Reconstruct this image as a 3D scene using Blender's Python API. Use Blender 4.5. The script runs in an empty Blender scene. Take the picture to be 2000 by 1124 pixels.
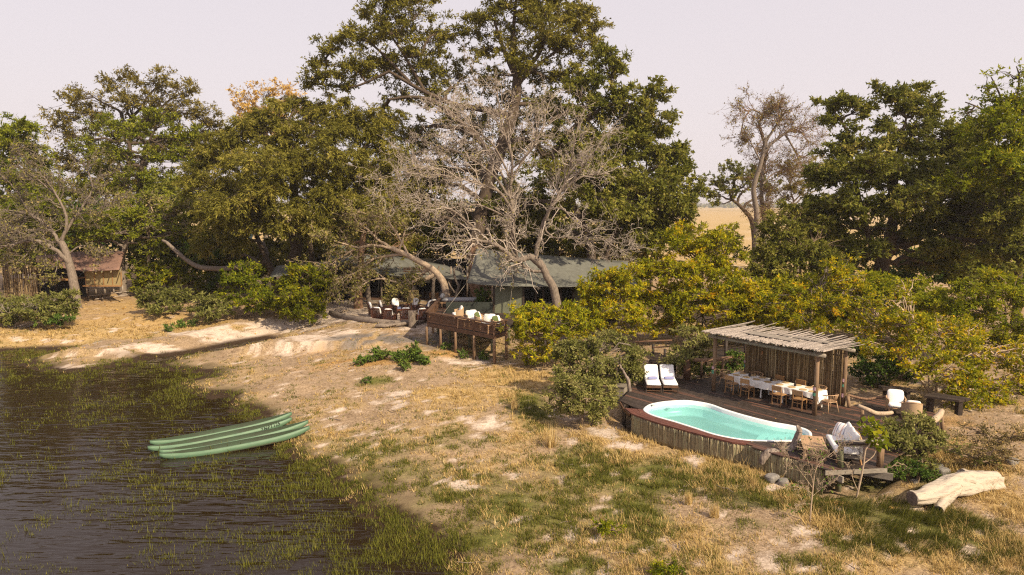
import bpy, math, numpy as np, random
from mathutils import Matrix, Vector, Euler
R = math.radians
rng = np.random.default_rng(11)
random.seed(5)
C = bpy.context.scene.collection
SC = bpy.context.scene

# ---------------------------------------------------------------- camera
F, TH, CH = 1333.0, R(6.93), 9.65
cam = bpy.data.cameras.new('camera'); camo = bpy.data.objects.new('camera', cam); C.objects.link(camo)
cam.sensor_width = 36; cam.lens = 24; cam.clip_end = 9000; cam.clip_start = .1
camo.location = (0, 0, CH); camo.rotation_euler = (R(90) - TH, 0, 0)
SC.camera = camo
SC.render.resolution_x, SC.render.resolution_y = 1024, 575

# ---------------------------------------------------------------- sky and sun
SUN_EL, SUN_AZ = R(38), math.atan2(.70, -.714)      # azimuth measured from +Y towards +X
w = bpy.data.worlds.new('World'); SC.world = w; w.use_nodes = True
nt = w.node_tree; nt.nodes.clear()
out = nt.nodes.new('ShaderNodeOutputWorld'); bg = nt.nodes.new('ShaderNodeBackground')
sky = nt.nodes.new('ShaderNodeTexSky'); sky.sky_type = 'NISHITA'; sky.sun_disc = False
sky.sun_elevation = SUN_EL; sky.sun_rotation = SUN_AZ; sky.dust_density = 6; sky.air_density = 1.2; sky.ozone_density = 2
mx = nt.nodes.new('ShaderNodeMix'); mx.data_type = 'RGBA'; mx.inputs[0].default_value = .86
tcw = nt.nodes.new('ShaderNodeTexCoord'); spw = nt.nodes.new('ShaderNodeSeparateXYZ'); nt.links.new(tcw.outputs['Generated'], spw.inputs[0])
rw = nt.nodes.new('ShaderNodeMapRange'); rw.inputs['From Min'].default_value = 0; rw.inputs['From Max'].default_value = .55; nt.links.new(spw.outputs['Z'], rw.inputs[0])
hz_ = nt.nodes.new('ShaderNodeMix'); hz_.data_type = 'RGBA'; nt.links.new(rw.outputs[0], hz_.inputs[0])
hz_.inputs[6].default_value = (6.75, 6.0, 6.0, 1); hz_.inputs[7].default_value = (5.5, 5.05, 5.45, 1)          # dry-season smoke haze, paler towards the horizon
nt.links.new(sky.outputs[0], mx.inputs[6]); nt.links.new(hz_.outputs[2], mx.inputs[7])
nt.links.new(mx.outputs[2], bg.inputs[0]); bg.inputs[1].default_value = .1
nt.links.new(bg.outputs[0], out.inputs[0])
sl = bpy.data.lights.new('sun', 'SUN'); sl.energy = 5.0; sl.angle = R(.9); sl.color = (1, .85, .60)
so = bpy.data.objects.new('sun', sl); C.objects.link(so); so.location = (40, -40, 60)
sd = Vector((math.sin(SUN_AZ) * math.cos(SUN_EL), math.cos(SUN_AZ) * math.cos(SUN_EL), math.sin(SUN_EL)))
so.rotation_euler = sd.to_track_quat('Z', 'Y').to_euler()
vs = SC.view_settings; vs.view_transform = 'Standard'; vs.look = 'None'; vs.gamma = 1; vs.use_curve_mapping = False; vs.exposure = .55
SC.cycles.max_bounces = 6; SC.cycles.diffuse_bounces = 2; SC.cycles.glossy_bounces = 2; SC.cycles.transmission_bounces = 3
SC.cycles.transparent_max_bounces = 10; SC.cycles.use_denoising = False; SC.cycles.caustics_reflective = False; SC.cycles.caustics_refractive = False
SC.cycles.sample_clamp_indirect = 4; SC.cycles.filter_width = 1.2

def at(px, py, z=None, Y=None):
    """world point seen at pixel px,py of the 2000 x 1124 photograph, at height z or at distance Y"""
    cx, cy = (px - 1000) / F, (562 - py) / F
    d = (cx, math.cos(TH) + cy * math.sin(TH), -math.sin(TH) + cy * math.cos(TH))
    t = (z - CH) / d[2] if Y is None else Y / d[1]
    return np.array((d[0] * t, d[1] * t, CH + d[2] * t))
def pxw(n, Y): return n * Y / F * 1.01

# ---------------------------------------------------------------- mesh helpers
def rot(rx=0, ry=0, rz=0): return np.array(Euler((rx, ry, rz)).to_matrix())
class MB:
    def __init__(s): s.v, s.f, s.n = [], [], 0
    def add(s, V, Fc, c=(0, 0, 0), M=None):
        V = np.asarray(V, float)
        if M is not None: V = V @ M.T
        V = V + np.asarray(c, float)
        s.v.append(V); n = s.n; s.f += [tuple(i + n for i in f) for f in Fc]; s.n += len(V); return s
    def box(s, c, d, M=None, taper=(1, 1)):
        x, y, z = [q / 2 for q in d]; a, b = taper
        V = [(-x, -y, -z), (x, -y, -z), (x, y, -z), (-x, y, -z), (-x * a, -y * b, z), (x * a, -y * b, z), (x * a, y * b, z), (-x * a, y * b, z)]
        return s.add(V, [(3, 2, 1, 0), (4, 5, 6, 7), (0, 1, 5, 4), (1, 2, 6, 5), (2, 3, 7, 6), (3, 0, 4, 7)], c, M)
    def bar(s, a, b, wd, h=None):
        a, b = np.asarray(a, float), np.asarray(b, float); d = b - a; L = np.linalg.norm(d); d = d / L
        u = np.cross((0, 0, 1), d)
        if np.linalg.norm(u) < 1e-4: u = np.array((1., 0, 0))
        u /= np.linalg.norm(u); v = np.cross(d, u)
        return s.box((a + b) / 2, (wd, h or wd, L), np.stack([u, v, d], 1))
    def tube(s, P, r, k=8, cap=True):
        P = np.asarray(P, float); N = len(P); r = np.broadcast_to(np.asarray(r, float), (N,))
        V = tube_verts(P[None], r[None], k)[0].reshape(-1, 3)
        Fc = [(i * k + j, i * k + (j + 1) % k, (i + 1) * k + (j + 1) % k, (i + 1) * k + j) for i in range(N - 1) for j in range(k)]
        if cap: Fc += [tuple(range(k - 1, -1, -1)), tuple((N - 1) * k + j for j in range(k))]
        return s.add(V, Fc)
    def prism(s, poly, z0, z1):
        n = len(poly); z0 = np.broadcast_to(z0, (n,)); z1 = np.broadcast_to(z1, (n,))
        V = [(p[0], p[1], z) for p, z in zip(poly, z0)] + [(p[0], p[1], z) for p, z in zip(poly, z1)]
        return s.add(V, [tuple(range(n - 1, -1, -1)), tuple(range(n, 2 * n))] + [(i, (i + 1) % n, n + (i + 1) % n, n + i) for i in range(n)])
    def cush(s, c, d, M=None, e=.35, pinch=0, nu=20, nv=9):
        u = np.linspace(-math.pi, math.pi, nu, endpoint=False); v = np.linspace(-math.pi / 2, math.pi / 2, nv)
        sp = lambda a, p: np.sign(a) * np.abs(a) ** p
        U, W = np.meshgrid(u, v)
        ez = .55 if not pinch else 1.0
        x = sp(np.cos(W), ez) * sp(np.cos(U), e); y = sp(np.cos(W), ez) * sp(np.sin(U), e); z = sp(np.sin(W), ez)
        if pinch:
            q = (np.abs(x) ** 3 + np.abs(y) ** 3) / 2; z = z * (1 - pinch * np.clip(q, 0, 1))
        V = np.stack([x * d[0] / 2, y * d[1] / 2, z * d[2] / 2], -1).reshape(-1, 3)
        Fc = [(i * nu + j, i * nu + (j + 1) % nu, (i + 1) * nu + (j + 1) % nu, (i + 1) * nu + j) for i in range(nv - 1) for j in range(nu)]
        return s.add(V, Fc, c, M)
    def build(s, name, mat, parent=None, smooth=False, world=False):
        V = np.concatenate(s.v)
        if world and parent is not None: V = V - np.array(parent.location)
        me = bpy.data.meshes.new(name); me.from_pydata(V.tolist(), [], s.f); me.materials.append(mat)
        if smooth: me.shade_smooth()
        me.update()
        return link(name, me, parent)
def link(name, me, parent=None):
    o = bpy.data.objects.new(name, me); C.objects.link(o)
    if parent is not None: o.parent = parent
    return o
def tube_verts(P, r, k):
    """P (B,N,3) r (B,N) -> (B,N,k,3)"""
    T = np.gradient(P, axis=1); T /= np.linalg.norm(T, axis=2, keepdims=True) + 1e-9
    ref = np.where(np.abs(T[:, :1, 2:3]) > .9, np.array([1., 0, 0]), np.array([0, 0, 1.]))
    U = np.cross(np.broadcast_to(ref, T.shape), T); U /= np.linalg.norm(U, axis=2, keepdims=True) + 1e-9
    W = np.cross(T, U); a = np.arange(k) * 2 * math.pi / k
    return P[:, :, None] + r[:, :, None, None] * (U[:, :, None] * np.cos(a)[:, None] + W[:, :, None] * np.sin(a)[:, None])
class Big:
    """large meshes gathered as arrays of quads or triangles, with one float attribute per vertex"""
    def __init__(s): s.V, s.F, s.T, s.n = [], [], [], 0
    def add(s, V, Fc, tint=None):
        if len(V) == 0: return
        s.V.append(V); s.F.append(Fc + s.n); s.n += len(V); s.T.append(np.zeros(len(V)) if tint is None else tint)
    def tubes(s, P, r, k=4):
        if len(P) == 0: return
        B, N = P.shape[:2]; V = tube_verts(P, r, k).reshape(-1, 3)
        i = np.arange(N - 1)[:, None]; j = np.arange(k)[None]; j2 = (j + 1) % k
        q = np.stack([i * k + j, i * k + j2, (i + 1) * k + j2, (i + 1) * k + j], -1).reshape(-1, 4)
        s.add(V, (q[None] + (np.arange(B) * N * k)[:, None, None]).reshape(-1, 4), np.repeat(rng.random(B), N * k))
    def build(s, name, mat, parent=None, smooth=False):
        V = np.concatenate(s.V); Fc = np.concatenate(s.F); T = np.concatenate(s.T); k = Fc.shape[1]
        if parent is not None: V = V - np.array(parent.location)
        me = bpy.data.meshes.new(name); me.vertices.add(len(V)); me.vertices.foreach_set('co', V.astype(np.float32).ravel())
        me.loops.add(Fc.size); me.loops.foreach_set('vertex_index', Fc.astype(np.int32).ravel())
        me.polygons.add(len(Fc)); me.polygons.foreach_set('loop_start', np.arange(0, Fc.size, k, dtype=np.int32))
        a = me.attributes.new('tint', 'FLOAT', 'POINT'); a.data.foreach_set('value', T.astype(np.float32))
        me.materials.append(mat); me.update(calc_edges=True)
        if smooth: me.shade_smooth()
        return link(name, me, parent)
def thing(name, label, cat, loc=(0, 0, 0), rz=0, group=None):
    o = bpy.data.objects.new(name, None); C.objects.link(o); o.location = [float(q) for q in loc]; o.rotation_euler = (0, 0, rz); o.empty_display_size = .2
    return tag(o, label, cat, group)
def tag(o, label, cat, group=None):
    o['label'] = label; o['category'] = cat
    if group: o['group'] = group
    return o
def kind(o, k, label=None):
    o['kind'] = k
    if label: o['label'] = label
    return o
def dup(root, loc, rz, label, group=None):
    def cp(o, par):
        c = o.copy(); C.objects.link(c)
        if par is not None: c.parent = par
        for ch in kids.get(o, ()): cp(ch, c)
        return c
    kids = {}
    st = [root]
    while st:
        o = st.pop(); ks = list(o.children); kids[o] = ks; st += ks
    r = cp(root, None); r.location = [float(q) for q in loc]; r.rotation_euler = (0, 0, rz); r['label'] = label
    if group: r['group'] = group
    return r
def spline(P, n=8, closed=False):
    P = np.asarray(P, float); N = len(P); o = []
    for i in range(N if closed else N - 1):
        if closed: a, b, c, d = P[(i - 1) % N], P[i], P[(i + 1) % N], P[(i + 2) % N]
        else: a, b, c, d = P[max(i - 1, 0)], P[i], P[i + 1], P[min(i + 2, N - 1)]
        for t in np.arange(n) / n:
            o.append(.5 * (2 * b + (c - a) * t + (2 * a - 5 * b + 4 * c - d) * t * t + (3 * b - a - 3 * c + d) * t ** 3))
    if not closed: o.append(P[-1])
    return np.array(o)
def resample(P, n):
    P = np.asarray(P, float); L = np.r_[0, np.cumsum(np.linalg.norm(np.diff(P, axis=0), axis=1))]
    t = np.linspace(0, L[-1], n); return np.stack([np.interp(t, L, P[:, i]) for i in range(P.shape[1])], 1)

# ---------------------------------------------------------------- numpy noise
def _h(i, j, s):
    n = (i * 374761393 + j * 668265263 + s * 1442695041) & 0x7fffffff
    n = ((n ^ (n >> 13)) * 1274126177) & 0x7fffffff
    return ((n ^ (n >> 16)) & 0xffff) / 65535.0
def vnoise(x, y, s=0):
    i, j = np.floor(x).astype(np.int64), np.floor(y).astype(np.int64); u, v = x - i, y - j
    u, v = u * u * (3 - 2 * u), v * v * (3 - 2 * v)
    return (_h(i, j, s) * (1 - u) + _h(i + 1, j, s) * u) * (1 - v) + (_h(i, j + 1, s) * (1 - u) + _h(i + 1, j + 1, s) * u) * v
def fbm(x, y, s=0, o=4):
    r, a, t = 0, .5, 0
    for k in range(o): r = r + a * vnoise(x * 2 ** k, y * 2 ** k, s + k); t += a; a *= .5
    return r / t
def sstep(a, b, x): t = np.clip((x - a) / (b - a), 0, 1); return t * t * (3 - 2 * t)
# ---------------------------------------------------------------- materials
def nodes(name):
    m = bpy.data.materials.new(name); m.use_nodes = True; n = m.node_tree
    return m, n, n.nodes['Principled BSDF']
def ramp(n, stops, fac):
    r = n.nodes.new('ShaderNodeValToRGB'); e = r.color_ramp.elements
    while len(e) > 1: e.remove(e[-1])
    e[0].position, e[0].color = stops[0][0], (*stops[0][1], 1)
    for p, c in stops[1:]:
        q = e.new(p); q.color = (*c, 1)
    n.links.new(fac, r.inputs[0]); return r.outputs[0]
def noise(n, scale, detail=4, vec=None, rough=.6, stretch=None, coord='Object'):
    t = n.nodes.new('ShaderNodeTexNoise'); t.inputs['Scale'].default_value = scale; t.inputs['Detail'].default_value = detail; t.inputs['Roughness'].default_value = rough
    if vec is None:
        tc = n.nodes.new('ShaderNodeTexCoord'); vec = tc.outputs[coord]
    if stretch is not None:
        mp = n.nodes.new('ShaderNodeMapping'); mp.inputs['Scale'].default_value = stretch; n.links.new(vec, mp.inputs[0]); vec = mp.outputs[0]
    n.links.new(vec, t.inputs['Vector']); return t.outputs[0]
def mixc(n, f, a, b, mode='MIX'):
    m = n.nodes.new('ShaderNodeMix'); m.data_type = 'RGBA'; m.blend_type = mode
    for v, i in ((f, 0), (a, 6), (b, 7)):
        if hasattr(v, 'links') or hasattr(v, 'is_linked'): n.links.new(v, m.inputs[i])
        elif i == 0: m.inputs[0].default_value = v
        else: m.inputs[i].default_value = (*v, 1)
    return m.outputs[2]
def mathn(n, op, a, b=0.):
    m = n.nodes.new('ShaderNodeMath'); m.operation = op; m.use_clamp = False
    for v, i in ((a, 0), (b, 1)):
        if hasattr(v, 'is_linked'): n.links.new(v, m.inputs[i])
        else: m.inputs[i].default_value = v
    return m.outputs[0]
def bump(n, b, h, s=.3, d=.02):
    u = n.nodes.new('ShaderNodeBump'); u.inputs['Strength'].default_value = s; u.inputs['Distance'].default_value = d
    n.links.new(h, u.inputs['Height']); n.links.new(u.outputs[0], b.inputs['Normal'])
def mat(name, c1, c2=None, rough=.65, scale=6, stretch=None, objvar=0, c3=None, bmp=.3, coord='Object', spec=.3, bd=.01, lo=.3, hi=.7):
    m, n, b = nodes(name); c2 = c2 or tuple(q * .7 for q in c1)
    h = noise(n, scale, 5, stretch=stretch, coord=coord); col = ramp(n, [(lo, c2), (hi, c1)], h)
    if c3 is not None or objvar:
        oi = n.nodes.new('ShaderNodeObjectInfo')
        if c3 is not None:
            col = mixc(n, ramp(n, [(.7, (0, 0, 0)), (.9, (.8, .8, .8))], oi.outputs['Random']), col, c3)
        if objvar:
            v = mathn(n, 'MULTIPLY_ADD', oi.outputs['Random'], objvar * 2); n.nodes[-1].inputs[2].default_value = 1 - objvar
            hs = n.nodes.new('ShaderNodeHueSaturation'); n.links.new(v, hs.inputs['Value']); n.links.new(col, hs.inputs['Color']); col = hs.outputs[0]
    n.links.new(col, b.inputs['Base Color']); b.inputs['Roughness'].default_value = rough; b.inputs['Specular IOR Level'].default_value = spec
    if bmp: bump(n, b, h, bmp, bd)
    return m
def leafmat(name, stops, trans=.28, rough=.6, spec=.07):
    m, n, b = nodes(name); a = n.nodes.new('ShaderNodeAttribute'); a.attribute_name = 'tint'
    col = ramp(n, stops, a.outputs['Fac']); n.links.new(col, b.inputs['Base Color'])
    b.inputs['Roughness'].default_value = rough; b.inputs['Specular IOR Level'].default_value = spec
    if trans:
        t = n.nodes.new('ShaderNodeBsdfTranslucent'); n.links.new(col, t.inputs[0])
        s = n.nodes.new('ShaderNodeMixShader'); s.inputs[0].default_value = trans
        n.links.new(b.outputs[0], s.inputs[1]); n.links.new(t.outputs[0], s.inputs[2])
        n.links.new(s.outputs[0], n.nodes['Material Output'].inputs[0])
    return m
L = {}
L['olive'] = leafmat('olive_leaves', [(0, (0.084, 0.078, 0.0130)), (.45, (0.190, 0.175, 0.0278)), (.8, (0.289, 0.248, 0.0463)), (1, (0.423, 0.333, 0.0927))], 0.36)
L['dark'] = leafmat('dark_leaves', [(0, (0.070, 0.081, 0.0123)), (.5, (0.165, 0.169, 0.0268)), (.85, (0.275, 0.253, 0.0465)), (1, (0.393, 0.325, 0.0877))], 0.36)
L['bright'] = leafmat('bright_leaves', [(0, (0.084, 0.109, 0.0084)), (.5, (0.205, 0.224, 0.0185)), (1, (0.324, 0.307, 0.0353))], 0.36)
L['acacia'] = leafmat('acacia_leaves', [(0, (0.099, 0.082, 0.0168)), (.5, (0.225, 0.184, 0.0389)), (1, (0.339, 0.259, 0.0696))], 0.36)
L['autumn'] = leafmat('autumn_leaves', [(0, (.10, .12, .008)), (.4, (.26, .265, .013)), (.7, (.46, .39, .014)), (.9, (.66, .48, .016)), (1, (.66, .36, .018))], 0.45)
L['lime'] = leafmat('lime_leaves', [(0, (.105, .135, .009)), (.45, (.26, .275, .014)), (.8, (.44, .385, .018)), (1, (.62, .45, .02))], 0.45)
L['gold'] = leafmat('gold_leaves', [(0, (.46, .28, .06)), (.5, (.64, .43, .13)), (1, (.68, .52, .24))], .35)
L['grey'] = leafmat('grey_green_leaves', [(0, (.10, .105, .022)), (.5, (.23, .23, .062)), (1, (.38, .33, .125))], 0.38)
L['tan'] = leafmat('tan_leaves', [(0, (.12, .10, .035)), (.4, (.24, .18, .075)), (.8, (.36, .25, .11)), (1, (.45, .28, .05))])
L['sprig'] = leafmat('sprig_leaves', [(0, (.11, .12, .02)), (.5, (.22, .2, .05)), (1, (.36, .27, .11))])
L['weed'] = leafmat('weed_leaves', [(0, (0.0455, 0.0780, 0.0156)), (.5, (0.0975, 0.1560, 0.0260)), (1, (0.1690, 0.2210, 0.0390))])
L['straw'] = leafmat('straw_blades', [(0, (.24, .155, .06)), (.4, (.46, .315, .12)), (.8, (.60, .43, .18)), (1, (.66, .52, .28))], 0.3)
L['green'] = leafmat('green_blades', [(0, (.055, .062, .010)), (.5, (.128, .132, .022)), (.85, (.23, .205, .04)), (1, (.38, .28, .09))], 0.34)
L['marsh'] = leafmat('marsh_blades', [(0, (0.062, 0.069, 0.0101)), (.5, (0.146, 0.148, 0.0216)), (1, (0.250, 0.214, 0.0468))], 0.3)
L['litter'] = leafmat('fallen_leaves', [(0, (.22, .12, .04)), (.5, (.48, .28, .07)), (1, (.66, .46, .2))], .15)
B = {}
B['dark'] = mat('dark_bark', (.115, .080, .055), (.035, .024, .017), .9, 5, (3, 3, .8), bmp=.8, bd=.04)
B['warm'] = mat('warm_bark', (.30, .175, .105), (.12, .07, .045), .9, 5, (3, 3, .8), bmp=.8, bd=.04)
B['grey'] = mat('grey_bark', (.26, .205, .165), (.10, .076, .06), .9, 6, (3, 3, .8), bmp=.7, bd=.03)
B['silver'] = mat('silver_dead_wood', (.50, .42, .36), (.27, .215, .18), .85, 6, (3, 3, .8), bmp=.5, bd=.02)
B['pale'] = mat('pale_bark', (.50, .38, .27), (.28, .20, .14), .85, 6, (3, 3, .8), bmp=.5, bd=.02)
B['twig'] = mat('brown_twigs', (.26, .185, .125), (.13, .09, .06), .9, 6, bmp=0)
X = {}
X['plank'] = mat('weathered_deck_plank', (.066, .046, .036), (.030, .021, .017), .6, 4, (1, 1, 1), .28, (.115, .052, .034), bmp=.3, spec=.35)
X['rim'] = mat('red_deck_board', (.155, .058, .040), (.085, .034, .026), .6, 5, None, .12, bmp=.2)
X['pole'] = mat('split_pole', (.36, .285, .165), (.13, .105, .065), .8, 7, (6, 6, .7), .35, (.20, .19, .11), bmp=.5)
X['screen'] = mat('screen_pole', (.215, .140, .068), (.085, .055, .028), .8, 7, (6, 6, .7), .4, (.30, .235, .135), bmp=.5)
X['roofpole'] = mat('grey_roof_pole', (.40, .335, .295), (.15, .125, .11), .85, 6, (1, 5, 5), .28, bmp=.5)
X['post'] = mat('round_timber_post', (.27, .165, .095), (.13, .085, .055), .75, 5, (4, 4, .6), .12, bmp=.4)
X['greenpost'] = mat('treated_green_post', (.17, .175, .105), (.105, .09, .05), .75, 5, (4, 4, .6), .12, bmp=.4)
X['greypl'] = mat('grey_plank', (.30, .255, .21), (.15, .125, .10), .8, 5, (1, 6, 6), .2, bmp=.4)
X['brownpl'] = mat('brown_timber', (.15, .077, .043), (.07, .038, .024), .65, 5, None, .2, bmp=.3)
X['darkpl'] = mat('dark_timber', (.055, .036, .026), (.026, .018, .014), .65, 5, None, .2, bmp=.3)
X['orange'] = mat('sunlit_orange_board', (.38, .12, .045), (.22, .07, .03), .6, 5, None, .1, bmp=.2)  # boardwalk edge: its sunlit look is put into the orange colour
X['teak'] = mat('pale_teak', (.50, .325, .19), (.34, .20, .11), .5, 6, (1, 6, 1), .06, bmp=.15)
X['oak'] = mat('oak_chair_wood', (.37, .205, .09), (.24, .125, .05), .5, 6, None, .08, bmp=.1)
X['morris'] = mat('red_brown_chair_wood', (.115, .042, .024), (.055, .022, .014), .5, 6, None, .1, bmp=.1)
X['rattan'] = mat('woven_rattan', (.50, .35, .21), (.30, .2, .12), .7, 60, (1, 1, 2), bmp=.6)
X['white'] = mat('white_cushion', (.80, .77, .75), (.74, .71, .69), .85, 8, bmp=.1)
X['cloth'] = mat('white_table_linen', (.80, .765, .74), (.73, .69, .66), .85, 5, bmp=.15)
X['blue'] = mat('slate_blue_fabric', (.145, .155, .27), (.10, .11, .2), .9, 20, bmp=.2)
X['denim'] = mat('denim_blue_fabric', (.085, .12, .21), (.06, .085, .16), .9, 20, bmp=.2)
X['towel'] = mat('lavender_blue_towel', (.27, .28, .47), (.2, .21, .38), .95, 40, bmp=.5)
X['greenc'] = mat('moss_green_cushion', (.10, .125, .04), (.07, .09, .03), .9, 20, bmp=.2)
X['greycush'] = mat('grey_mattress_fabric', (.34, .335, .35), (.27, .265, .28), .9, 12, bmp=.1)
X['canvas'] = mat('grey_green_canvas', (.155, .153, .132), (.11, .108, .094), .85, 2.2, bmp=.1)
X['canvas2'] = mat('pale_green_canvas', (.19, .26, .22), (.14, .2, .17), .85, 2.2, bmp=.1)
X['wallcanvas'] = mat('olive_wall_canvas', (.16, .165, .115), (.13, .135, .09), .9, 3, bmp=.1)
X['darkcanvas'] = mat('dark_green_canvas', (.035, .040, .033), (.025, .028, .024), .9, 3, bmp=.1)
X['khaki'] = mat('khaki_canvas', (.33, .25, .12), (.25, .19, .09), .9, 3, bmp=.1)
X['rust'] = mat('rust_brown_canvas_roof', (.235, .135, .100), (.165, .095, .075), .85, 2.5, bmp=.2)
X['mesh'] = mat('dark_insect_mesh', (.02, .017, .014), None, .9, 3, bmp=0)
X['canoe'] = mat('pale_green_canoe_paint', (.115, .19, .112), (.075, .145, .088), .55, 3, (.6, 2, 2), .05, bmp=.04, spec=.4)
X['canoein'] = mat('shaded_green_canoe_inside', (.036, .062, .032), (.034, .04, .024), .6, 3, (.6, 2, 2), .05, bmp=.05)  # darker than the hull paint: the shade inside is put into the colour
def muddy(m_, c, z0, z1):
    n_ = m_.node_tree; b_ = n_.nodes['Principled BSDF']; src = b_.inputs['Base Color'].links[0].from_socket; tc_ = n_.nodes.new('ShaderNodeTexCoord'); sp_ = n_.nodes.new('ShaderNodeSeparateXYZ'); n_.links.new(tc_.outputs['Object'], sp_.inputs[0])
    h_ = noise(n_, 5, 5, rough=.7, stretch=(.5, 2, 2)); f_ = ramp(n_, [(z0, (.85, .85, .85)), (z1, (0, 0, 0))], mathn(n_, 'ADD', sp_.outputs['Z'], mathn(n_, 'MULTIPLY', mathn(n_, 'SUBTRACT', h_, .5), .28)))
    scf = ramp(n_, [(.62, (0, 0, 0)), (.70, (.45, .45, .45))], noise(n_, 9, 4, rough=.8, stretch=(.35, 3, 3)))
    col_ = mixc(n_, scf, src, (.36, .36, .26)); n_.links.new(mixc(n_, f_, col_, c), b_.inputs['Base Color'])
muddy(X['canoe'], (.13, .09, .05), .05, .13)
X['ink'] = mat('black_stencil_paint', (.02, .018, .015), None, .7, 3, bmp=0)
X['shell'] = mat('pool_shell_white', (.80, .82, .82), (.76, .78, .78), .25, 3, bmp=0, spec=.5)
X['bleach'] = mat('bleached_driftwood', (.45, .375, .295), (.16, .12, .09), .8, 2.4, (.6, 4.5, 4.5), bmp=1, bd=.06, lo=.30, hi=.44)
X['drift'] = mat('grey_driftwood', (.33, .26, .215), (.07, .05, .042), .85, 4, (3, 3, 1), bmp=1, bd=.03)
B['drift'] = X['drift']
X['cutend'] = mat('sawn_log_end', (.19, .135, .105), (.09, .065, .052), .9, 9, bmp=.4)
X['stone'] = mat('grey_stone', (.25, .225, .20), (.12, .105, .095), .9, 6, bmp=.5)
X['blackwood'] = mat('near_black_wood', (.03, .026, .024), None, .9, 8, bmp=.6)  # near-black, for the end face of one log stub
X['iron'] = mat('rusty_iron', (.035, .02, .015), None, .8, 12, bmp=.2)
X['china'] = mat('white_china', (.78, .76, .73), None, .3, 5, bmp=0)
X['placemat'] = mat('woven_straw_placemat', (.55, .38, .2), (.4, .27, .13), .9, 60, bmp=.3)
X['pink'] = mat('pink_painted_patch', (.62, .38, .44), None, .7, 9, bmp=0)
X['teal'] = mat('teal_painted_patch', (.10, .30, .20), None, .7, 9, bmp=0)
X['patt'] = None
def stripes(name, axis, stops, scale):
    m, n, b = nodes(name); tc = n.nodes.new('ShaderNodeTexCoord'); sp = n.nodes.new('ShaderNodeSeparateXYZ'); n.links.new(tc.outputs['Object'], sp.inputs[0])
    f = mathn(n, 'FRACT', mathn(n, 'MULTIPLY', sp.outputs[axis], scale)); r = ramp(n, stops, f); n.nodes[-1].color_ramp.interpolation = 'CONSTANT'
    for q in n.nodes:
        if q.bl_idname == 'ShaderNodeValToRGB': q.color_ramp.interpolation = 'CONSTANT'
    n.links.new(r, b.inputs['Base Color']); b.inputs['Roughness'].default_value = .9; return m
X['stripe'] = stripes('striped_cushion', 'X', [(0, (.78, .75, .73)), (.3, (.52, .36, .34)), (.48, (.78, .75, .73)), (.7, (.24, .27, .36)), (.82, (.78, .75, .73))], 4.0)
m, n, b = nodes('leaf_patterned_cushion'); h = noise(n, 22, 1)
n.links.new(ramp(n, [(.42, (.74, .72, .68)), (.5, (.34, .37, .28)), (.62, (.74, .72, .68))], h), b.inputs['Base Color']); X['patt'] = m
# pool water: clear sheet, tinted by what it lets through
m, n, b = nodes('pool_water'); n.nodes.remove(b); o = n.nodes['Material Output']
tr = n.nodes.new('ShaderNodeBsdfTransparent'); tr.inputs[0].default_value = (.64, .965, .95, 1)
gl = n.nodes.new('ShaderNodeBsdfGlossy'); gl.inputs['Roughness'].default_value = .04
fr = n.nodes.new('ShaderNodeLayerWeight'); fr.inputs['Blend'].default_value = .5
h = noise(n, 3.5, 2); bu = n.nodes.new('ShaderNodeBump'); bu.inputs['Strength'].default_value = .15; bu.inputs['Distance'].default_value = .05
n.links.new(h, bu.inputs['Height']); n.links.new(bu.outputs[0], gl.inputs['Normal']); n.links.new(bu.outputs[0], fr.inputs['Normal'])
sh = n.nodes.new('ShaderNodeMixShader'); n.links.new(mathn(n, 'ADD', mathn(n, 'POWER', fr.outputs['Facing'], 5.), .02), sh.inputs[0]); df_ = n.nodes.new('ShaderNodeBsdfDiffuse'); df_.inputs[0].default_value = (.33, .79, .745, 1); ms_ = n.nodes.new('ShaderNodeMixShader'); ms_.inputs[0].default_value = .42; n.links.new(tr.outputs[0], ms_.inputs[1]); n.links.new(df_.outputs[0], ms_.inputs[2]); n.links.new(ms_.outputs[0], sh.inputs[1]); n.links.new(gl.outputs[0], sh.inputs[2])
n.links.new(sh.outputs[0], o.inputs[0]); X['poolwater'] = m
# lagoon water: peat-brown, rippled by a light breeze
m, n, b = nodes('lagoon_water'); b.inputs['Base Color'].default_value = (.016, .009, .0038, 1); b.inputs['Roughness'].default_value = .06; b.inputs['IOR'].default_value = 1.31; b.inputs['Specular Tint'].default_value = (1, .93, .85, 1)
h1 = noise(n, 1.0, 2, stretch=(.55, 2.3, 1)); h2 = noise(n, 1.0, 2, stretch=(2.2, 7.5, 1)); h3 = noise(n, .12, 2)
big = mathn(n, 'MULTIPLY', h1, ramp(n, [(.35, (.25, .25, .25)), (.65, (1, 1, 1))], h3)); hh = mathn(n, 'ADD', big, mathn(n, 'MULTIPLY', h2, .07))
bump(n, b, hh, .7, .12); X['lagoon'] = m
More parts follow.
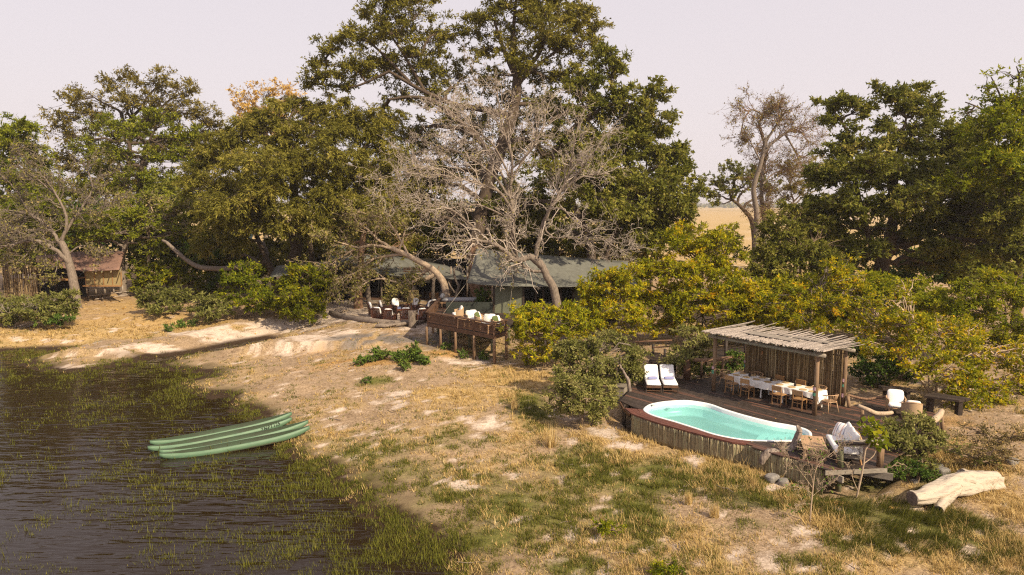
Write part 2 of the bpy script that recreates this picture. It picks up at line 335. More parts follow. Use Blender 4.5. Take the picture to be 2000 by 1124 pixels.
# ---------------------------------------------------------------- ground, lagoon, far country
DZ = 1.25                                            # pool deck level
def P2(l, z): return np.array([at(a, b, z)[:2] for a, b in l])
SHORE = np.concatenate([[(-3, 4)], P2([(850, 1190), (885, 1124), (815, 1065), (725, 1018), (650, 972), (612, 925), (575, 888), (545, 858), (522, 832), (486, 808), (440, 797), (402, 778), (384, 752), (392, 733),
    (338, 724), (296, 717), (340, 701), (420, 690), (500, 673), (545, 665), (520, 661), (460, 671), (385, 687), (300, 699), (250, 711), (215, 716), (190, 722), (120, 733), (62, 722), (40, 706), (110, 690), (150, 682), (60, 684), (-60, 690)], 0), [(-60, 46), (-400, 40), (-400, -60), (-60, -60)]])
def sdf(x, y, poly):
    """signed distance, negative inside"""
    d = np.full(x.shape, 1e9); ins = np.zeros(x.shape, bool); n = len(poly)
    for i in range(n):
        ax, ay = poly[i]; bx, by = poly[(i + 1) % n]; ex, ey = bx - ax, by - ay
        t = np.clip(((x - ax) * ex + (y - ay) * ey) / (ex * ex + ey * ey + 1e-12), 0, 1)
        d = np.minimum(d, (x - ax - t * ex) ** 2 + (y - ay - t * ey) ** 2)
        if ay != by: ins ^= ((ay > y) != (by > y)) & (x < (bx - ax) * (y - ay) / (by - ay) + ax)
    d = np.sqrt(d); return np.where(ins, -d, d)
CTRL = [(*at(a, b, z)[:2], z) for a, b, z in [(1000, 1124, .3), (1400, 1124, .4), (1900, 1124, .45), (1200, 960, .3), (1000, 900, .3), (1300, 869, .5), (1400, 893, .58), (1500, 921, .56), (1560, 935, .55), (1620, 965, .4), (1750, 970, .35), (1900, 960, .5),
    (2000, 880, .9), (1990, 800, 1.0), (1850, 830, .85), (1150, 830, .45), (1100, 760, .6), (1210, 800, .5), (1000, 740, .65), (850, 760, .5), (700, 780, .35), (620, 740, .45), (965, 712, .75), (835, 682, 1.0), (700, 668, 1.15), (600, 650, 1.05), (620, 625, 1.4),
    (720, 640, 1.45), (800, 615, 1.5), (700, 600, 1.55), (480, 640, .9), (420, 650, .75), (330, 650, .5), (250, 660, .35), (150, 640, .6), (50, 640, .6), (200, 610, 1.05), (100, 600, 1.2), (330, 605, 1.2), (1320, 700, 1.0), (1500, 700, 1.1), (1750, 740, 1.1), (1950, 700, 1.2), (1270, 740, 1.0), (1100, 690, .95), (1550, 640, 1.2)]]
CTRL += [(x, y, 1.55) for x, y in [(-60, 62), (-40, 62), (-20, 58), (-5, 56), (8, 54), (22, 50), (38, 46), (60, 40), (-60, 90), (0, 90), (60, 90), (0, 160), (-200, 160), (200, 160), (30, 36)]]
CTRL = np.array(CTRL)
def base_h(x, y):
    num = 0; den = 0
    for cx, cy, cz in CTRL:
        q = 1 / (((x - cx) ** 2 + (y - cy) ** 2) + .6) ** 1.6; num = num + q * cz; den = den + q
    return num / den
DECK = [(1211, 783), (1236, 757), (1258, 741), (1268, 703), (1294, 707), (1320, 738), (1345, 742), (1400, 736), (1452, 728), (1560, 752), (1655, 796), (1698, 783), (1755, 772), (1820, 796), (1835, 830), (1790, 862), (1724, 913), (1614, 919), (1545, 894), (1490, 881), (1458, 867), (1430, 864), (1380, 852), (1330, 839), (1287, 827), (1260, 818), (1233, 808), (1219, 797)]
DECKW = P2(DECK, DZ)
_c = DECKW.mean(0)
def height(x, y):
    x = np.asarray(x, float); y = np.asarray(y, float)
    d = sdf(x, y, SHORE); d = d + (fbm(x * .42, y * .42, 61) - .5) * 3.4 * sstep(43, 38, y) * sstep(-9, -3, d) * sstep(9, 3, d) + (fbm(x * 1.6, y * 1.6, 62) - .5) * .8 * sstep(43, 38, y); h = base_h(x, y)
    up = np.minimum(h, .03 + np.where(y > 42, .26, .085) * np.maximum(d, 0))
    z = np.where(d > 0, up, np.maximum(-.7, .03 + .13 * d))
    near = np.exp(-np.maximum(y - 60, 0) / 60)
    z = z + ((fbm(x * .7, y * .7, 3) - .5) * .14 + (fbm(x * 2.6, y * 2.6, 9) - .5) * .07) * near * sstep(-.5, 1.5, d)
    k = sstep(.2, -.5, sdf(x, y, DECKW)); z = z * (1 - k) + np.minimum(z, -.05) * k
    return z, d
gx = np.r_[-np.geomspace(46, 5200, 26)[::-1], np.arange(-45, 43, .32), np.geomspace(43.5, 5200, 26)]
gy = np.r_[-np.geomspace(1, 300, 10)[::-1], np.linspace(0, 11.5, 8), np.arange(12, 76, .32), np.geomspace(77, 6500, 40)]
GX, GY = np.meshgrid(gx, gy); GZ, GD = height(GX, GY)
def gh(x, y):
    """ground height by bilinear lookup"""
    x = np.atleast_1d(np.asarray(x, float)); y = np.atleast_1d(np.asarray(y, float))
    i = np.clip(np.searchsorted(gx, x) - 1, 0, len(gx) - 2); j = np.clip(np.searchsorted(gy, y) - 1, 0, len(gy) - 2)
    u = (x - gx[i]) / (gx[i + 1] - gx[i]); v = (y - gy[j]) / (gy[j + 1] - gy[j])
    return GZ[j, i] * (1 - u) * (1 - v) + GZ[j, i + 1] * u * (1 - v) + GZ[j + 1, i] * (1 - u) * v + GZ[j + 1, i + 1] * u * v
def g1(x, y): return float(gh(x, y)[0])
def on(px, py, it=6):
    """where the line of sight through a pixel meets the ground"""
    z = .6
    for _ in range(it):
        p = at(px, py, z); z = .5 * z + .5 * max(g1(p[0], p[1]), 0.)
    return at(px, py, z)
def splat(x, y, l, z=None):
    s = np.zeros(x.shape)
    for a, b, rx, ry, k in l:
        if z is not None: c, q0, q1 = at(a, b, z), at(a, b - ry, z), at(a, b + ry, z)
        else: c, q0, q1 = on(a, b), on(a, b - ry), on(a, b + ry)
        ex = pxw(rx, c[1]); ey = abs(q0[1] - q1[1]) / 2
        s = np.maximum(s, k * np.exp(-(((x - c[0]) / ex) ** 2 + ((y - c[1]) / ey) ** 2) ** 1.5))
    return s
S_SAND = [(430, 655, 130, 20, 1), (300, 680, 90, 12, 1), (250, 690, 60, 10, .9), (540, 640, 80, 16, 1), (640, 625, 80, 16, .9), (760, 612, 120, 20, 1), (690, 590, 90, 25, .8), (620, 660, 120, 16, .75), (740, 690, 110, 10, .45), (920, 705, 90, 9, .75), (140, 715, 60, 6, .7),
    (830, 640, 50, 20, .8), (960, 828, 45, 16, 1), (860, 825, 30, 9, .8), (1190, 845, 60, 14, .9), (1230, 870, 55, 12, .85), (1130, 855, 40, 16, .5), (740, 790, 80, 16, .45), (650, 835, 50, 10, .45), (780, 770, 50, 9, .6), (690, 765, 40, 7, .5), (1350, 895, 60, 8, .6), (1510, 950, 30, 12, .8), (1580, 1035, 40, 14, .95),
    (1480, 1085, 90, 24, .6), (1330, 1050, 70, 22, .4), (1540, 1110, 80, 16, .6), (1560, 1065, 60, 16, .6), (1250, 830, 24, 10, .9), (120, 665, 60, 7, .7), (200, 645, 40, 6, .6), (30, 662, 40, 5, .6), (1700, 985, 50, 6, .4), (955, 590, 40, 8, 1), (1900, 920, 60, 14, .4), (1080, 1090, 60, 20, .25)]
S_GREYPATCH = [(740, 662, 120, 15, 1), (850, 668, 50, 20, .8), (690, 680, 70, 8, .6), (590, 650, 60, 12, .3)]  # darker grey patches of ground on the slope below the fireside
S_GREEN = [(1320, 930, 150, 40, .85), (1180, 920, 120, 40, .6), (1480, 970, 90, 30, .8), (1240, 1000, 70, 50, .75), (1650, 990, 90, 26, 1), (1800, 1020, 130, 34, 1), (1900, 1060, 90, 34, .7), (1720, 1060, 120, 30, .6), (1040, 800, 50, 40, .8), (1130, 890, 60, 26, .6), (1000, 990, 200, 60, .5), (860, 960, 160, 60, .45),
    (950, 1050, 90, 30, .7), (1120, 1110, 70, 25, .7), (1090, 1010, 90, 25, .5), (720, 880, 120, 30, .4), (900, 860, 90, 20, .4), (760, 930, 110, 40, .5), (1700, 945, 90, 14, .7), (1850, 935, 60, 14, .7), (1480, 1020, 40, 12, .6), (740, 745, 60, 9, .6), (870, 700, 30, 8, .4), (1380, 885, 60, 6, .7), (1560, 1090, 60, 12, .4), (1000, 760, 60, 14, .3)]
S_STRAW = [(1400, 920, 90, 26, 1), (1250, 855, 120, 16, .8), (1200, 890, 70, 20, .8), (920, 770, 130, 20, .8), (1010, 740, 80, 20, .9), (250, 640, 200, 22, 1), (100, 650, 130, 16, 1), (240, 600, 80, 14, .7), (1950, 1060, 60, 70, .9), (1800, 1090, 160, 30, .6), (1620, 1010, 60, 40, .7), (1560, 980, 50, 30, .7), (1480, 920, 60, 18, .9), (1030, 830, 60, 26, .7), (1900, 900, 80, 50, .6), (1950, 980, 60, 40, .8)]
S_LITTER = [(730, 705, 150, 10, 1), (880, 690, 60, 10, 1), (640, 690, 90, 14, .7), (1650, 985, 60, 8, 1), (1740, 990, 40, 8, .8), (1880, 830, 90, 30, .7), (1720, 750, 60, 16, .8), (1900, 880, 80, 30, .4), (600, 720, 100, 14, .5), (1180, 820, 40, 20, .5), (300, 610, 80, 10, .4)]
def masks(x, y, d):
    n1, n2, n3 = fbm(x * .55, y * .55, 21), fbm(x * 1.7, y * 1.7, 33), fbm(x * 5, y * 5, 41)
    sp = splat(x, y, S_SAND); sand = np.clip(sstep(.25, .85, sp * .85 + (n2 - .5) * 1.1 + (n3 - .5) * .9), 0, 1)
    sand = np.maximum(sand, sstep(.575, .70, n2 * .45 + n3 * .45 + n1 * .10) * .85)
    green = np.clip(splat(x, y, S_GREEN) * 1.15 + .15 + (n1 - .5) * 1.0 + (n2 - .5) * .5, 0, 1)
    shore = np.exp(-np.abs(d) / 2.2) * (y < 43); green = np.maximum(green, shore * .8)
    green = green * (1 - sand)
    straw = np.clip(splat(x, y, S_STRAW) + .30 + (n1 - .5) * 1.1, 0, 1) * (1 - sand)
    straw = np.where(y > 78, 1, straw)
    wet = sstep(1.0, .05, d) * .9 + sstep(3.0, .5, d + (n2 - .5) * 3) * .45 * (y < 43); wet = np.clip(wet, 0, 1)
    lit = splat(x, y, S_LITTER) * sstep(.3, .6, n2 * .5 + n3 * .5); greypatch = splat(x, y, S_GREYPATCH) * sstep(.2, .5, n2)
    woods = sstep(40, 52, y) * sstep(100, 80, y) * (1 - sstep(.1, .5, sp)) * .7
    return sand, green, straw, wet, np.maximum(lit, woods * .6), greypatch
MS = masks(GX, GY, GD)
ny, nx = GX.shape; V = np.stack([GX, GY, GZ], -1).reshape(-1, 3)
i, j = np.meshgrid(np.arange(ny - 1), np.arange(nx - 1), indexing='ij'); i = i.ravel(); j = j.ravel()
Q = np.stack([i * nx + j, i * nx + j + 1, (i + 1) * nx + j + 1, (i + 1) * nx + j], 1)
m, n, b = nodes('bush_ground')
def attr(nm): a = n.nodes.new('ShaderNodeAttribute'); a.attribute_name = nm; return a.outputs['Fac']
nf = noise(n, 9, 6, rough=.75); nm_ = noise(n, 1.6, 5); nb = noise(n, 38, 3, rough=.7)
soil = ramp(n, [(.3, (.17, .115, .074)), (.5, (.31, .22, .142)), (.7, (.44, .33, .23))], nf)
strawc = ramp(n, [(.3, (.23, .145, .062)), (.5, (.40, .275, .125)), (.7, (.54, .40, .21))], nf)
sandc = ramp(n, [(.25, (.40, .31, .25)), (.55, (.58, .475, .395)), (.75, (.66, .56, .475))], nf)
greenc = ramp(n, [(.3, (.075, .075, .02)), (.6, (.155, .15, .04)), (.8, (.26, .21, .075))], nf)
mudc = ramp(n, [(.3, (.022, .013, .007)), (.7, (.06, .036, .02))], nf)
litc = ramp(n, [(.35, (.15, .085, .04)), (.5, (.34, .19, .07)), (.62, (.58, .38, .15))], nb)
greypatchc = ramp(n, [(.3, (.12, .10, .088)), (.7, (.24, .205, .18))], nf)
def soft(a, lo=.25, hi=.75):
    q = mathn(n, 'ADD', a, mathn(n, 'MULTIPLY', mathn(n, 'SUBTRACT', nf, .5), .7)); r = ramp(n, [(lo, (0, 0, 0)), (hi, (1, 1, 1))], q); return r
col = mixc(n, soft(attr('straw')), soil, strawc); col = mixc(n, soft(attr('green'), .3, .9), col, greenc); col = mixc(n, soft(attr('sand'), .15, .75), col, sandc)
col = mixc(n, soft(attr('litter'), .3, .8), col, litc); col = mixc(n, soft(attr('greypatch'), .3, .7), col, greypatchc); col = mixc(n, soft(attr('wet'), .2, .8), col, mudc)
mot = mixc(n, 1., col, ramp(n, [(.28, (.56, .52, .48)), (.5, (.98, .96, .93)), (.72, (1.22, 1.19, 1.16))], mathn(n, 'ADD', mathn(n, 'MULTIPLY', nm_, .62), mathn(n, 'MULTIPLY', noise(n, 4.5, 4, rough=.7), .38))), 'MULTIPLY'); col = mixc(n, attr('far'), mot, col)
n.links.new(col, b.inputs['Base Color']); b.inputs['Roughness'].default_value = .95; b.inputs['Specular IOR Level'].default_value = .15
bump(n, b, mathn(n, 'ADD', nf, mathn(n, 'MULTIPLY', nb, .4)), .8, .06)
gb = Big(); gb.add(V, Q); ground = gb.build('ground', m, None, True); kind(ground, 'structure')
for nm, a in zip(('sand', 'green', 'straw', 'wet', 'litter', 'greypatch', 'far'), (*MS, sstep(60, 200, GY))):
    q = ground.data.attributes.new(nm, 'FLOAT', 'POINT'); q.data.foreach_set('value', a.astype(np.float32).ravel())
wb = MB(); wp = np.linspace(-400, 0, 5)
wb.add([(-400, -60, 0), (8, -60, 0), (8, 56, 0), (-400, 56, 0)], [(0, 1, 2, 3)]); lag = wb.build('lagoon_water', X['lagoon']); kind(lag, 'structure')
# a wooded rise very far across the plain
fb = Big()
q = 1500; xx = rng.uniform(-2600, 2600, q); yy = rng.uniform(1500, 2300, q) + 200 * np.sin(xx / 300); r = rng.uniform(5, 12, q)
ang = rng.random((q, 12)) * 6.283; rr = np.sqrt(rng.random((q, 12))); hz = rng.random((q, 12)) ** .7
cx = xx[:, None] + r[:, None] * rr * np.cos(ang); cy = yy[:, None] + r[:, None] * rr * np.sin(ang); cz = 1.5 + hz * r[:, None] * 1.0
c = np.stack([cx, cy, cz], -1).reshape(-1, 3); o = rng.normal(size=(len(c), 4, 3)) * 3.4
fb.add((c[:, None] + o).reshape(-1, 3), np.arange(len(c) * 4).reshape(-1, 4), np.repeat(rng.random(len(c)), 4))
kind(fb.build('distant_woodland', L['dark']), 'stuff', 'hazy line of woodland on the horizon beyond the golden plain')
# ---------------------------------------------------------------- pool deck
def PW(l, z=DZ): return np.array([at(a, b, z) for a, b in l])
POOL_BACK = [(1256, 800), (1265, 792), (1280, 787.5), (1305, 784), (1340, 782.5), (1370, 786), (1392, 791), (1417, 800), (1455, 811.5), (1505, 824), (1542, 830.5), (1570, 837), (1583, 844), (1586, 851)]
POOL_FRONT = [(1582, 856), (1566, 860.5), (1530, 862.5), (1467, 861.5), (1430, 857), (1392, 849), (1355, 837), (1317, 825), (1280, 814.5), (1262, 807)]
POOLW = spline(PW(POOL_BACK + POOL_FRONT)[:, :2], 6, True)
_n = len(POOL_BACK) * 6
back = spline(PW([(1219, 797.5)] + POOL_BACK + POOL_FRONT[:4])[:, :2], 4)[3:]
RIM_OUT = [(1219, 797), (1233, 808), (1260, 818), (1287, 827), (1330, 839), (1380, 852), (1430, 864), (1458, 867)]
outl = np.concatenate([DECKW[:21], back[::-1]])         # timber deck behind the pool, its front edge being the pool's back edge
pd = thing('pool_deck', 'dark timber deck with a pole skirt wrapped around the turquoise pool', 'deck', (*at(1400, 800, DZ)[:2], DZ))
dv = (at(1590, 811, DZ) - at(1393, 763, DZ))[:2]; SP = np.linalg.norm(dv); dv = dv / SP; pv = np.array((-dv[1], dv[0]))   # along the pergola front; away from the pool
def strips(poly, d, wd, gap, lmin=1.6, lmax=4.2):
    p = np.array((-d[1], d[0])); u = poly @ d; v = poly @ p; n = len(poly); res = []
    def cross(v0):
        xs = []
        for i in range(n):
            a, b = v[i], v[(i + 1) % n]
            if (a > v0) != (b > v0): xs.append(u[i] + (v0 - a) / (b - a) * (u[(i + 1) % n] - u[i]))
        return sorted(xs)
    k = math.floor(v.min() / wd)
    while k * wd < v.max():
        lo, hi = k * wd + gap / 2, (k + 1) * wd - gap / 2; A, Bq = cross(lo), cross(hi); M_ = cross((lo + hi) / 2)
        if len(A) != len(M_) or len(Bq) != len(M_): A = Bq = M_
        for i in range(0, len(M_) - 1, 2):
            a0, a1, b0, b1 = A[i], A[i + 1], Bq[i], Bq[i + 1]; Ln = (a1 - a0 + b1 - b0) / 2
            if Ln < .08: continue
            m_ = max(1, round(Ln / random.uniform(lmin, lmax))); t = [0] + sorted((q + random.uniform(-.25, .25)) / m_ for q in range(1, m_)) + [1]
            for s0, s1 in zip(t[:-1], t[1:]):
                e = .004 / Ln
                f = lambda s, x0, x1, vv: d * (x0 + (x1 - x0) * s) + p * vv
                res.append([f(s0 + e * (s0 > 0), a0, a1, lo), f(s1 - e * (s1 < 1), a0, a1, lo), f(s1 - e * (s1 < 1), b0, b1, hi), f(s0 + e * (s0 > 0), b0, b1, hi)])
        k += 1
    return res
for q in strips(outl, dv, .145, .010):
    z = DZ + random.uniform(-.004, .003); MB().prism(q, z - .035, z).build('plank', X['plank'], pd, world=True)
# red boards that follow the curve of the pool
inn = resample(PW([(1256, 800)] + POOL_FRONT[::-1][:-3] + [(1467, 861.5)])[:, :2], 60); ro = resample(PW(RIM_OUT)[:, :2], 60)
for k in range(3):
    for s in range(0, 59, 12):
        e = min(s + 12 + (k % 2) * 0, 59); A = inn[s:e + 1] * (1 - k / 3) + ro[s:e + 1] * (k / 3); Bq = inn[s:e + 1] * (1 - (k + 1) / 3 + .02) + ro[s:e + 1] * ((k + 1) / 3 - .02)
        V = [(*p, z) for z in (DZ - .06, DZ + .004 - .001 * k) for p in (*A, *Bq[::-1])]; nn = 2 * len(A)
        nb_ = MB(); fc = []
        for i_ in range(len(A) - 1):
            a, b_, c_, d_ = i_, i_ + 1, nn - 2 - i_, nn - 1 - i_
            fc += [(nn + a, nn + b_, nn + c_, nn + d_), (d_, c_, b_, a), (a, b_, nn + b_, nn + a), (c_, d_, nn + d_, nn + c_)]
        fc += [(0, nn, 2 * nn - 1, nn - 1), (len(A) - 1, len(A), nn + len(A), nn + len(A) - 1)]
        nb_.add(V, fc).build('rim_board', X['rim'], pd, world=True)
# skirt of split poles
sk = resample(PW(RIM_OUT[1:] + [(1490, 881), (1545, 894), (1606, 912.5)])[:, :2], 215)
tn = np.gradient(sk, axis=0); tn /= np.linalg.norm(tn, axis=1)[:, None]; nrm = np.stack([-tn[:, 1], tn[:, 0]], 1)
pole_me = []
for v in range(5):
    b_ = MB(); zz = np.linspace(0, 1, 6); pts = np.stack([rng.normal(0, .006, 6), rng.normal(0, .006, 6), zz], 1); b_.tube(pts, .031 + rng.normal(0, .003, 6), 7)
    o = b_.build('skirt_pole', X['pole'], pd, True); pole_me.append(o.data); bpy.data.objects.remove(o)
for i, p in enumerate(sk):
    q = p + nrm[i] * .05; z0 = g1(*(p - nrm[i] * .4)) - .12; o = link('skirt_pole', random.choice(pole_me), pd)
    h = DZ - .055 - z0 + random.uniform(-.03, .012); o.location = Vector((*q, z0)) - pd.location; o.scale = (random.uniform(.75, 1.25),) * 2 + (h,); o.rotation_euler = (random.gauss(0, .02), random.gauss(0, .02), random.random() * 6)
# fascia boards, bearers, and the taller corner on green posts
c1, c2 = at(1614, 919, DZ), at(1724, 914, DZ)
MB().bar(c1 + (-.05, -.03, -.075), c2 + (.12, -.03, -.075), .045, .14).build('fascia_board', X['greypl'], pd, world=True)
MB().bar(c1 + (.45, -.2, -.24), c1 + (-.1, 1.2, -.24), .06, .20).build('bearer', X['greypl'], pd, world=True)
MB().bar(c2 + (.25, -.18, -.24), c2 + (-.9, .5, -.24), .06, .22).build('bearer', X['greypl'], pd, world=True)
for px, py in ((1637, 956), (1712, 944)):
    p = on(px, py); MB().tube([(p[0], p[1], p[2] - .3), (p[0] + .02, p[1] + .05, DZ - .08)], (.10, .095), 10).build('support_post', X['greenpost'], pd, True, world=True)
for a, b_ in (((1230, 806), (1219, 797)), ((1219, 797), (1211, 783)), ((1211, 783), (1237, 757))):
    A, Bq = at(*a, DZ), at(*b_, DZ); MB().bar(A - (0, 0, .10), Bq - (0, 0, .10), .04, .13).build('fascia_board', X['brownpl'], pd, world=True)
for px, py in ((1216, 790), (1226, 772), (1660, 800), (1800, 850)):
    p = at(px, py, DZ); MB().tube([(p[0] + .1, p[1] + .15, -.1), (p[0] + .1, p[1] + .15, DZ - .05)], .08, 8).build('support_post', X['darkpl'], pd, True, world=True)

# ---------------------------------------------------------------- swimming pool
pc = POOLW.mean(0); pl = thing('swimming_pool', 'small kidney shaped pool of turquoise water with white rim and steps', 'swimming pool', (*pc, DZ))
def inset(P, d):
    t = np.roll(P, -1, 0) - np.roll(P, 1, 0); t /= np.linalg.norm(t, axis=1)[:, None]; n_ = np.stack([-t[:, 1], t[:, 0]], 1)
    s = np.sign(np.sum(n_ * (pc - P), 1).mean()); return P + n_ * s * d
rings = [(inset(POOLW, .002), DZ - .05), (inset(POOLW, .002), DZ + .018), (inset(POOLW, .03), DZ + .026), (inset(POOLW, .10), DZ + .02), (inset(POOLW, .13), DZ - .01), (inset(POOLW, .17), DZ - .35), (inset(POOLW, .26), DZ - .52), (inset(POOLW, .40), DZ - .58)]
N = len(POOLW); V = np.concatenate([np.c_[r, np.full(N, z)] for r, z in rings])
fc = [(k * N + i, k * N + (i + 1) % N, (k + 1) * N + (i + 1) % N, (k + 1) * N + i) for k in range(len(rings) - 1) for i in range(N)]
fc = [f[::-1] for f in fc] + [tuple((len(rings) - 1) * N + i for i in range(N))]
MB().add(V, fc).build('shell', X['shell'], pl, True, world=True)
WZ = DZ - .13; r = inset(POOLW, .147)
MB().add(np.c_[r, np.full(N, WZ)], [tuple(range(N - 1, -1, -1))]).build('water_surface', X['poolwater'], pl, world=True)
sc_ = at(1585, 850, DZ)[:2]; pdir = pc - sc_; pdir = pdir / np.linalg.norm(pdir)
for k, (rad, z) in enumerate(((.75, WZ - .05), (1.15, WZ - .14), (1.55, WZ - .23), (1.95, WZ - .32))):
    cc = inset(POOLW, .19); poly = []
    keep = cc[np.linalg.norm(cc - sc_, axis=1) < rad + .25]
    ang = [math.atan2(*(q - sc_)[::-1]) for q in keep]
    dd = (cc - sc_); m_ = np.linalg.norm(dd, axis=1) < rad
    idx = [i for i in range(N) if m_[i]]; st = [i for i in idx if not m_[i - 1]][0]; seq = []
    i = st
    while m_[i % N] and len(seq) < N: seq.append(cc[i % N]); i += 1
    a0, a1 = seq[-1], seq[0]; arc = [a0 * (1 - t) + a1 * t + pdir * (rad - np.linalg.norm((a0 + a1) / 2 - sc_)) * math.sin(math.pi * t) * .9 for t in np.linspace(.08, .92, 9)]
    MB().prism(np.array(seq + arc), DZ - .57, z).build('step', X['shell'], pl, world=True)
p = at(1275, 791.5, DZ + .03); MB().box(p, (.16, .07, .02)).build('filter_lid', X['darkpl'], pl, world=True)
p = at(1304, 798.5, WZ - .12); MB().tube([p, p + (0, 0, .03)], .09, 12).build('drain_grate', X['greycush'], pl, world=True)

# ---------------------------------------------------------------- pergola beside the pool
A = at(1393, 763, DZ); rzp = math.atan2(dv[1], dv[0])
pg = thing('pergola', 'pole roofed pergola with a reed pole back screen over the dining table', 'pergola', A, rzp)
W_, HH = 2.25, 2.42
def T2(s, p_, z=0.): return np.array((s, p_, z))
for nm, s, p_, h in (('post', 0, 0, HH), ('post', SP, 0, HH), ('post', .25, W_ - .05, HH - .05), ('post', SP + .08, W_, HH - .1)):
    b_ = MB(); b_.tube([T2(s, p_, 0), T2(s + .02, p_, h * .5), T2(s, p_ + .01, h)], (.098, .09, .085), 10); po = b_.build(nm, X['post'], pg, True)
    for z, mm in ((1.02, 'pink'), (.80, 'teal'), (.36, 'pink' if p_ else 'teal')):
        if p_ or z > .5: MB().tube([T2(s - .01, p_ - .008, z), T2(s - .01, p_ - .008, z + random.uniform(.1, .17))], .094, 10, False).build('paint_patch', X[mm], po, True)
MB().tube([T2(-.35, 0, HH + .06), T2(SP * .5, -.02, HH + .06), T2(SP + .32, 0, HH + .05)], (.075, .085, .085), 9).build('front_beam', X['greypl'], pg, True)
MB().tube([T2(-.2, W_, HH + .02), T2(SP + .45, W_, HH - .02)], (.075, .08), 9).build('rear_beam', X['greypl'], pg, True)
for s in (0, SP * .5, SP):
    MB().tube([T2(s, -.25, HH + .17), T2(s, W_ + .3, HH + .12)], .06, 8).build('cross_beam', X['greypl'], pg, True)
rm = []
for v in range(6):
    b_ = MB(); t = np.linspace(0, 1, 7); b_.tube(np.stack([np.cumsum(rng.normal(0, .012, 7)), t, np.cumsum(rng.normal(0, .008, 7))], 1), np.linspace(.024, .012, 7) * rng.uniform(.75, 1.3), 5); o = b_.build('roof_pole', X['roofpole'], pg, True); rm.append(o.data); bpy.data.objects.remove(o)
for i in range(210):
    s = -.42 + (SP + .85) * (i + rng.uniform(-.5, .5)) / 210; o = link('roof_pole', random.choice(rm), pg); far = rng.random() < .22
    ln = W_ + .75 + (rng.uniform(.3, .95) if far else rng.uniform(-.15, .25)); y0 = -.42 + rng.uniform(-.16, .14)
    o.location = (s, y0, HH + .27 + rng.uniform(0, .05)); o.scale = (1, ln, 1); o.rotation_euler = (rng.normal(-.02, .01) + (.05 * rng.random() if far else 0), 0, rng.normal(0, .045))
for s0, s1, p_, z in ((1.2, 3.4, .55, .36), (1.3, 3.6, .80, .355), (1.1, 3.3, 1.05, .35), (2.6, 4.6, 1.3, .35), (2.2, 4.4, 1.55, .345)):
    MB().bar(T2(s0, p_, HH + z), T2(s1, p_ - .1, HH + z - .01), .22, .03).build('roof_board', X['greypl'], pg)
sm = []
for v in range(5):
    b_ = MB(); t = np.linspace(0, 1, 6); b_.tube(np.stack([rng.normal(0, .005, 6), rng.normal(0, .004, 6), t], 1), rng.uniform(.025, .034) + rng.normal(0, .002, 6), 6); o = b_.build('screen_pole', X['screen'], pg, True); sm.append(o.data); bpy.data.objects.remove(o)
n_ = 160
for i in range(n_):
    s = .33 + (SP - .30) * i / (n_ - 1); o = link('screen_pole', random.choice(sm), pg); h = HH - .06 + rng.uniform(-.05, .03)
    o.location = (s, W_ - .12 + rng.uniform(-.02, .02) - .05 * math.sin(s * 4), .02); o.scale = (rng.uniform(.85, 1.25),) * 2 + (h,); o.rotation_euler = (rng.normal(0, .006), rng.normal(0, .008), rng.random() * 6)
for z in (.5, 1.35, 2.1): MB().tube([T2(.3, W_ - .04, z), T2(SP, W_ - .04, z)], .03, 6).build('screen_rail', X['screen'], pg, True)
PGM = Matrix.Translation(pg.location) @ Matrix.Rotation(rzp, 4, 'Z')
def pgw(s, p_, z=0.): return tuple(PGM @ Vector((s, p_, z)))

# dining table, linen, places, chairs
tb = thing('dining_table', 'long narrow dining table with pale legs under white linen beneath the pergola', 'table', pgw(2.45, .95), rzp)
MB().box((0, 0, .71), (4.05, .8, .04)).build('tabletop', X['greypl'], tb)
for s in (-1.9, -.45, .55, 1.9):
    for q in (-.3, .3):
        MB().bar((s, q * .9, .69), (s * 1.01, q * 1.15, 0), .05).build('leg', X['cloth'], tb)
nu, nv = 150, 34; uu = np.linspace(-1, 1, nu); vv_ = np.linspace(-1, 1, nv); UU, VV = np.meshgrid(uu, vv_)
lx, ly = 2.05, .42; sx, sy = UU * 2.42, VV * .74
X0, Y0 = np.clip(sx, -lx, lx), np.clip(sy, -ly, ly); ox, oy = np.abs(sx) - lx, np.abs(sy) - ly; dr = np.maximum(np.maximum(ox, oy), 0)
hem = .8 + .35 * np.sin(UU * 6.2 + 1) * np.sin(UU * 2.1) + .2 * fbm(UU * 6 + 9, VV * 2 + 9, 5)
fold = .045 * np.sin(UU * 34 + 3 * np.sin(VV * 2 + UU * 5)) * np.clip(dr * 4, 0, 1) + .02
ZZ = .738 - dr * hem + .004 * (fbm(UU * 9 + 20, VV * 5 + 20, 8) - .5); Yc = Y0 + np.sign(sy) * np.where(oy > 0, fold + dr * .1, 0); Xc = X0 + np.sign(sx) * np.where(ox > 0, .02 + dr * .1, 0)
b_ = Big(); ii, jj = np.meshgrid(np.arange(nv - 1), np.arange(nu - 1), indexing='ij'); ii = ii.ravel(); jj = jj.ravel()
b_.add(np.stack([Xc, Yc, ZZ], -1).reshape(-1, 3), np.stack([ii * nu + jj, ii * nu + jj + 1, (ii + 1) * nu + jj + 1, (ii + 1) * nu + jj], 1))
tc_ = b_.build('tablecloth', X['cloth'], None, True); tc_.location = pgw(2.45, .95); tc_.rotation_euler = (0, 0, rzp); tag(tc_, 'white linen cloth with sagging hem draped along the dining table', 'tablecloth')
spots = [-1.75, -1.25, -.75, -.2, .35, .9, 1.4, 1.8]
def setpt(s, q, z=.745): return pgw(2.45 + s, .95 + q, z)
def pln(i): return ['at the table end by the spindle chair', 'second from the shaded end', 'third from the shaded end', 'left of the linen fold', 'at the middle of the table', 'right of the middle', 'second from the sunlit end', 'at the sunlit table end'][i]
pm = None
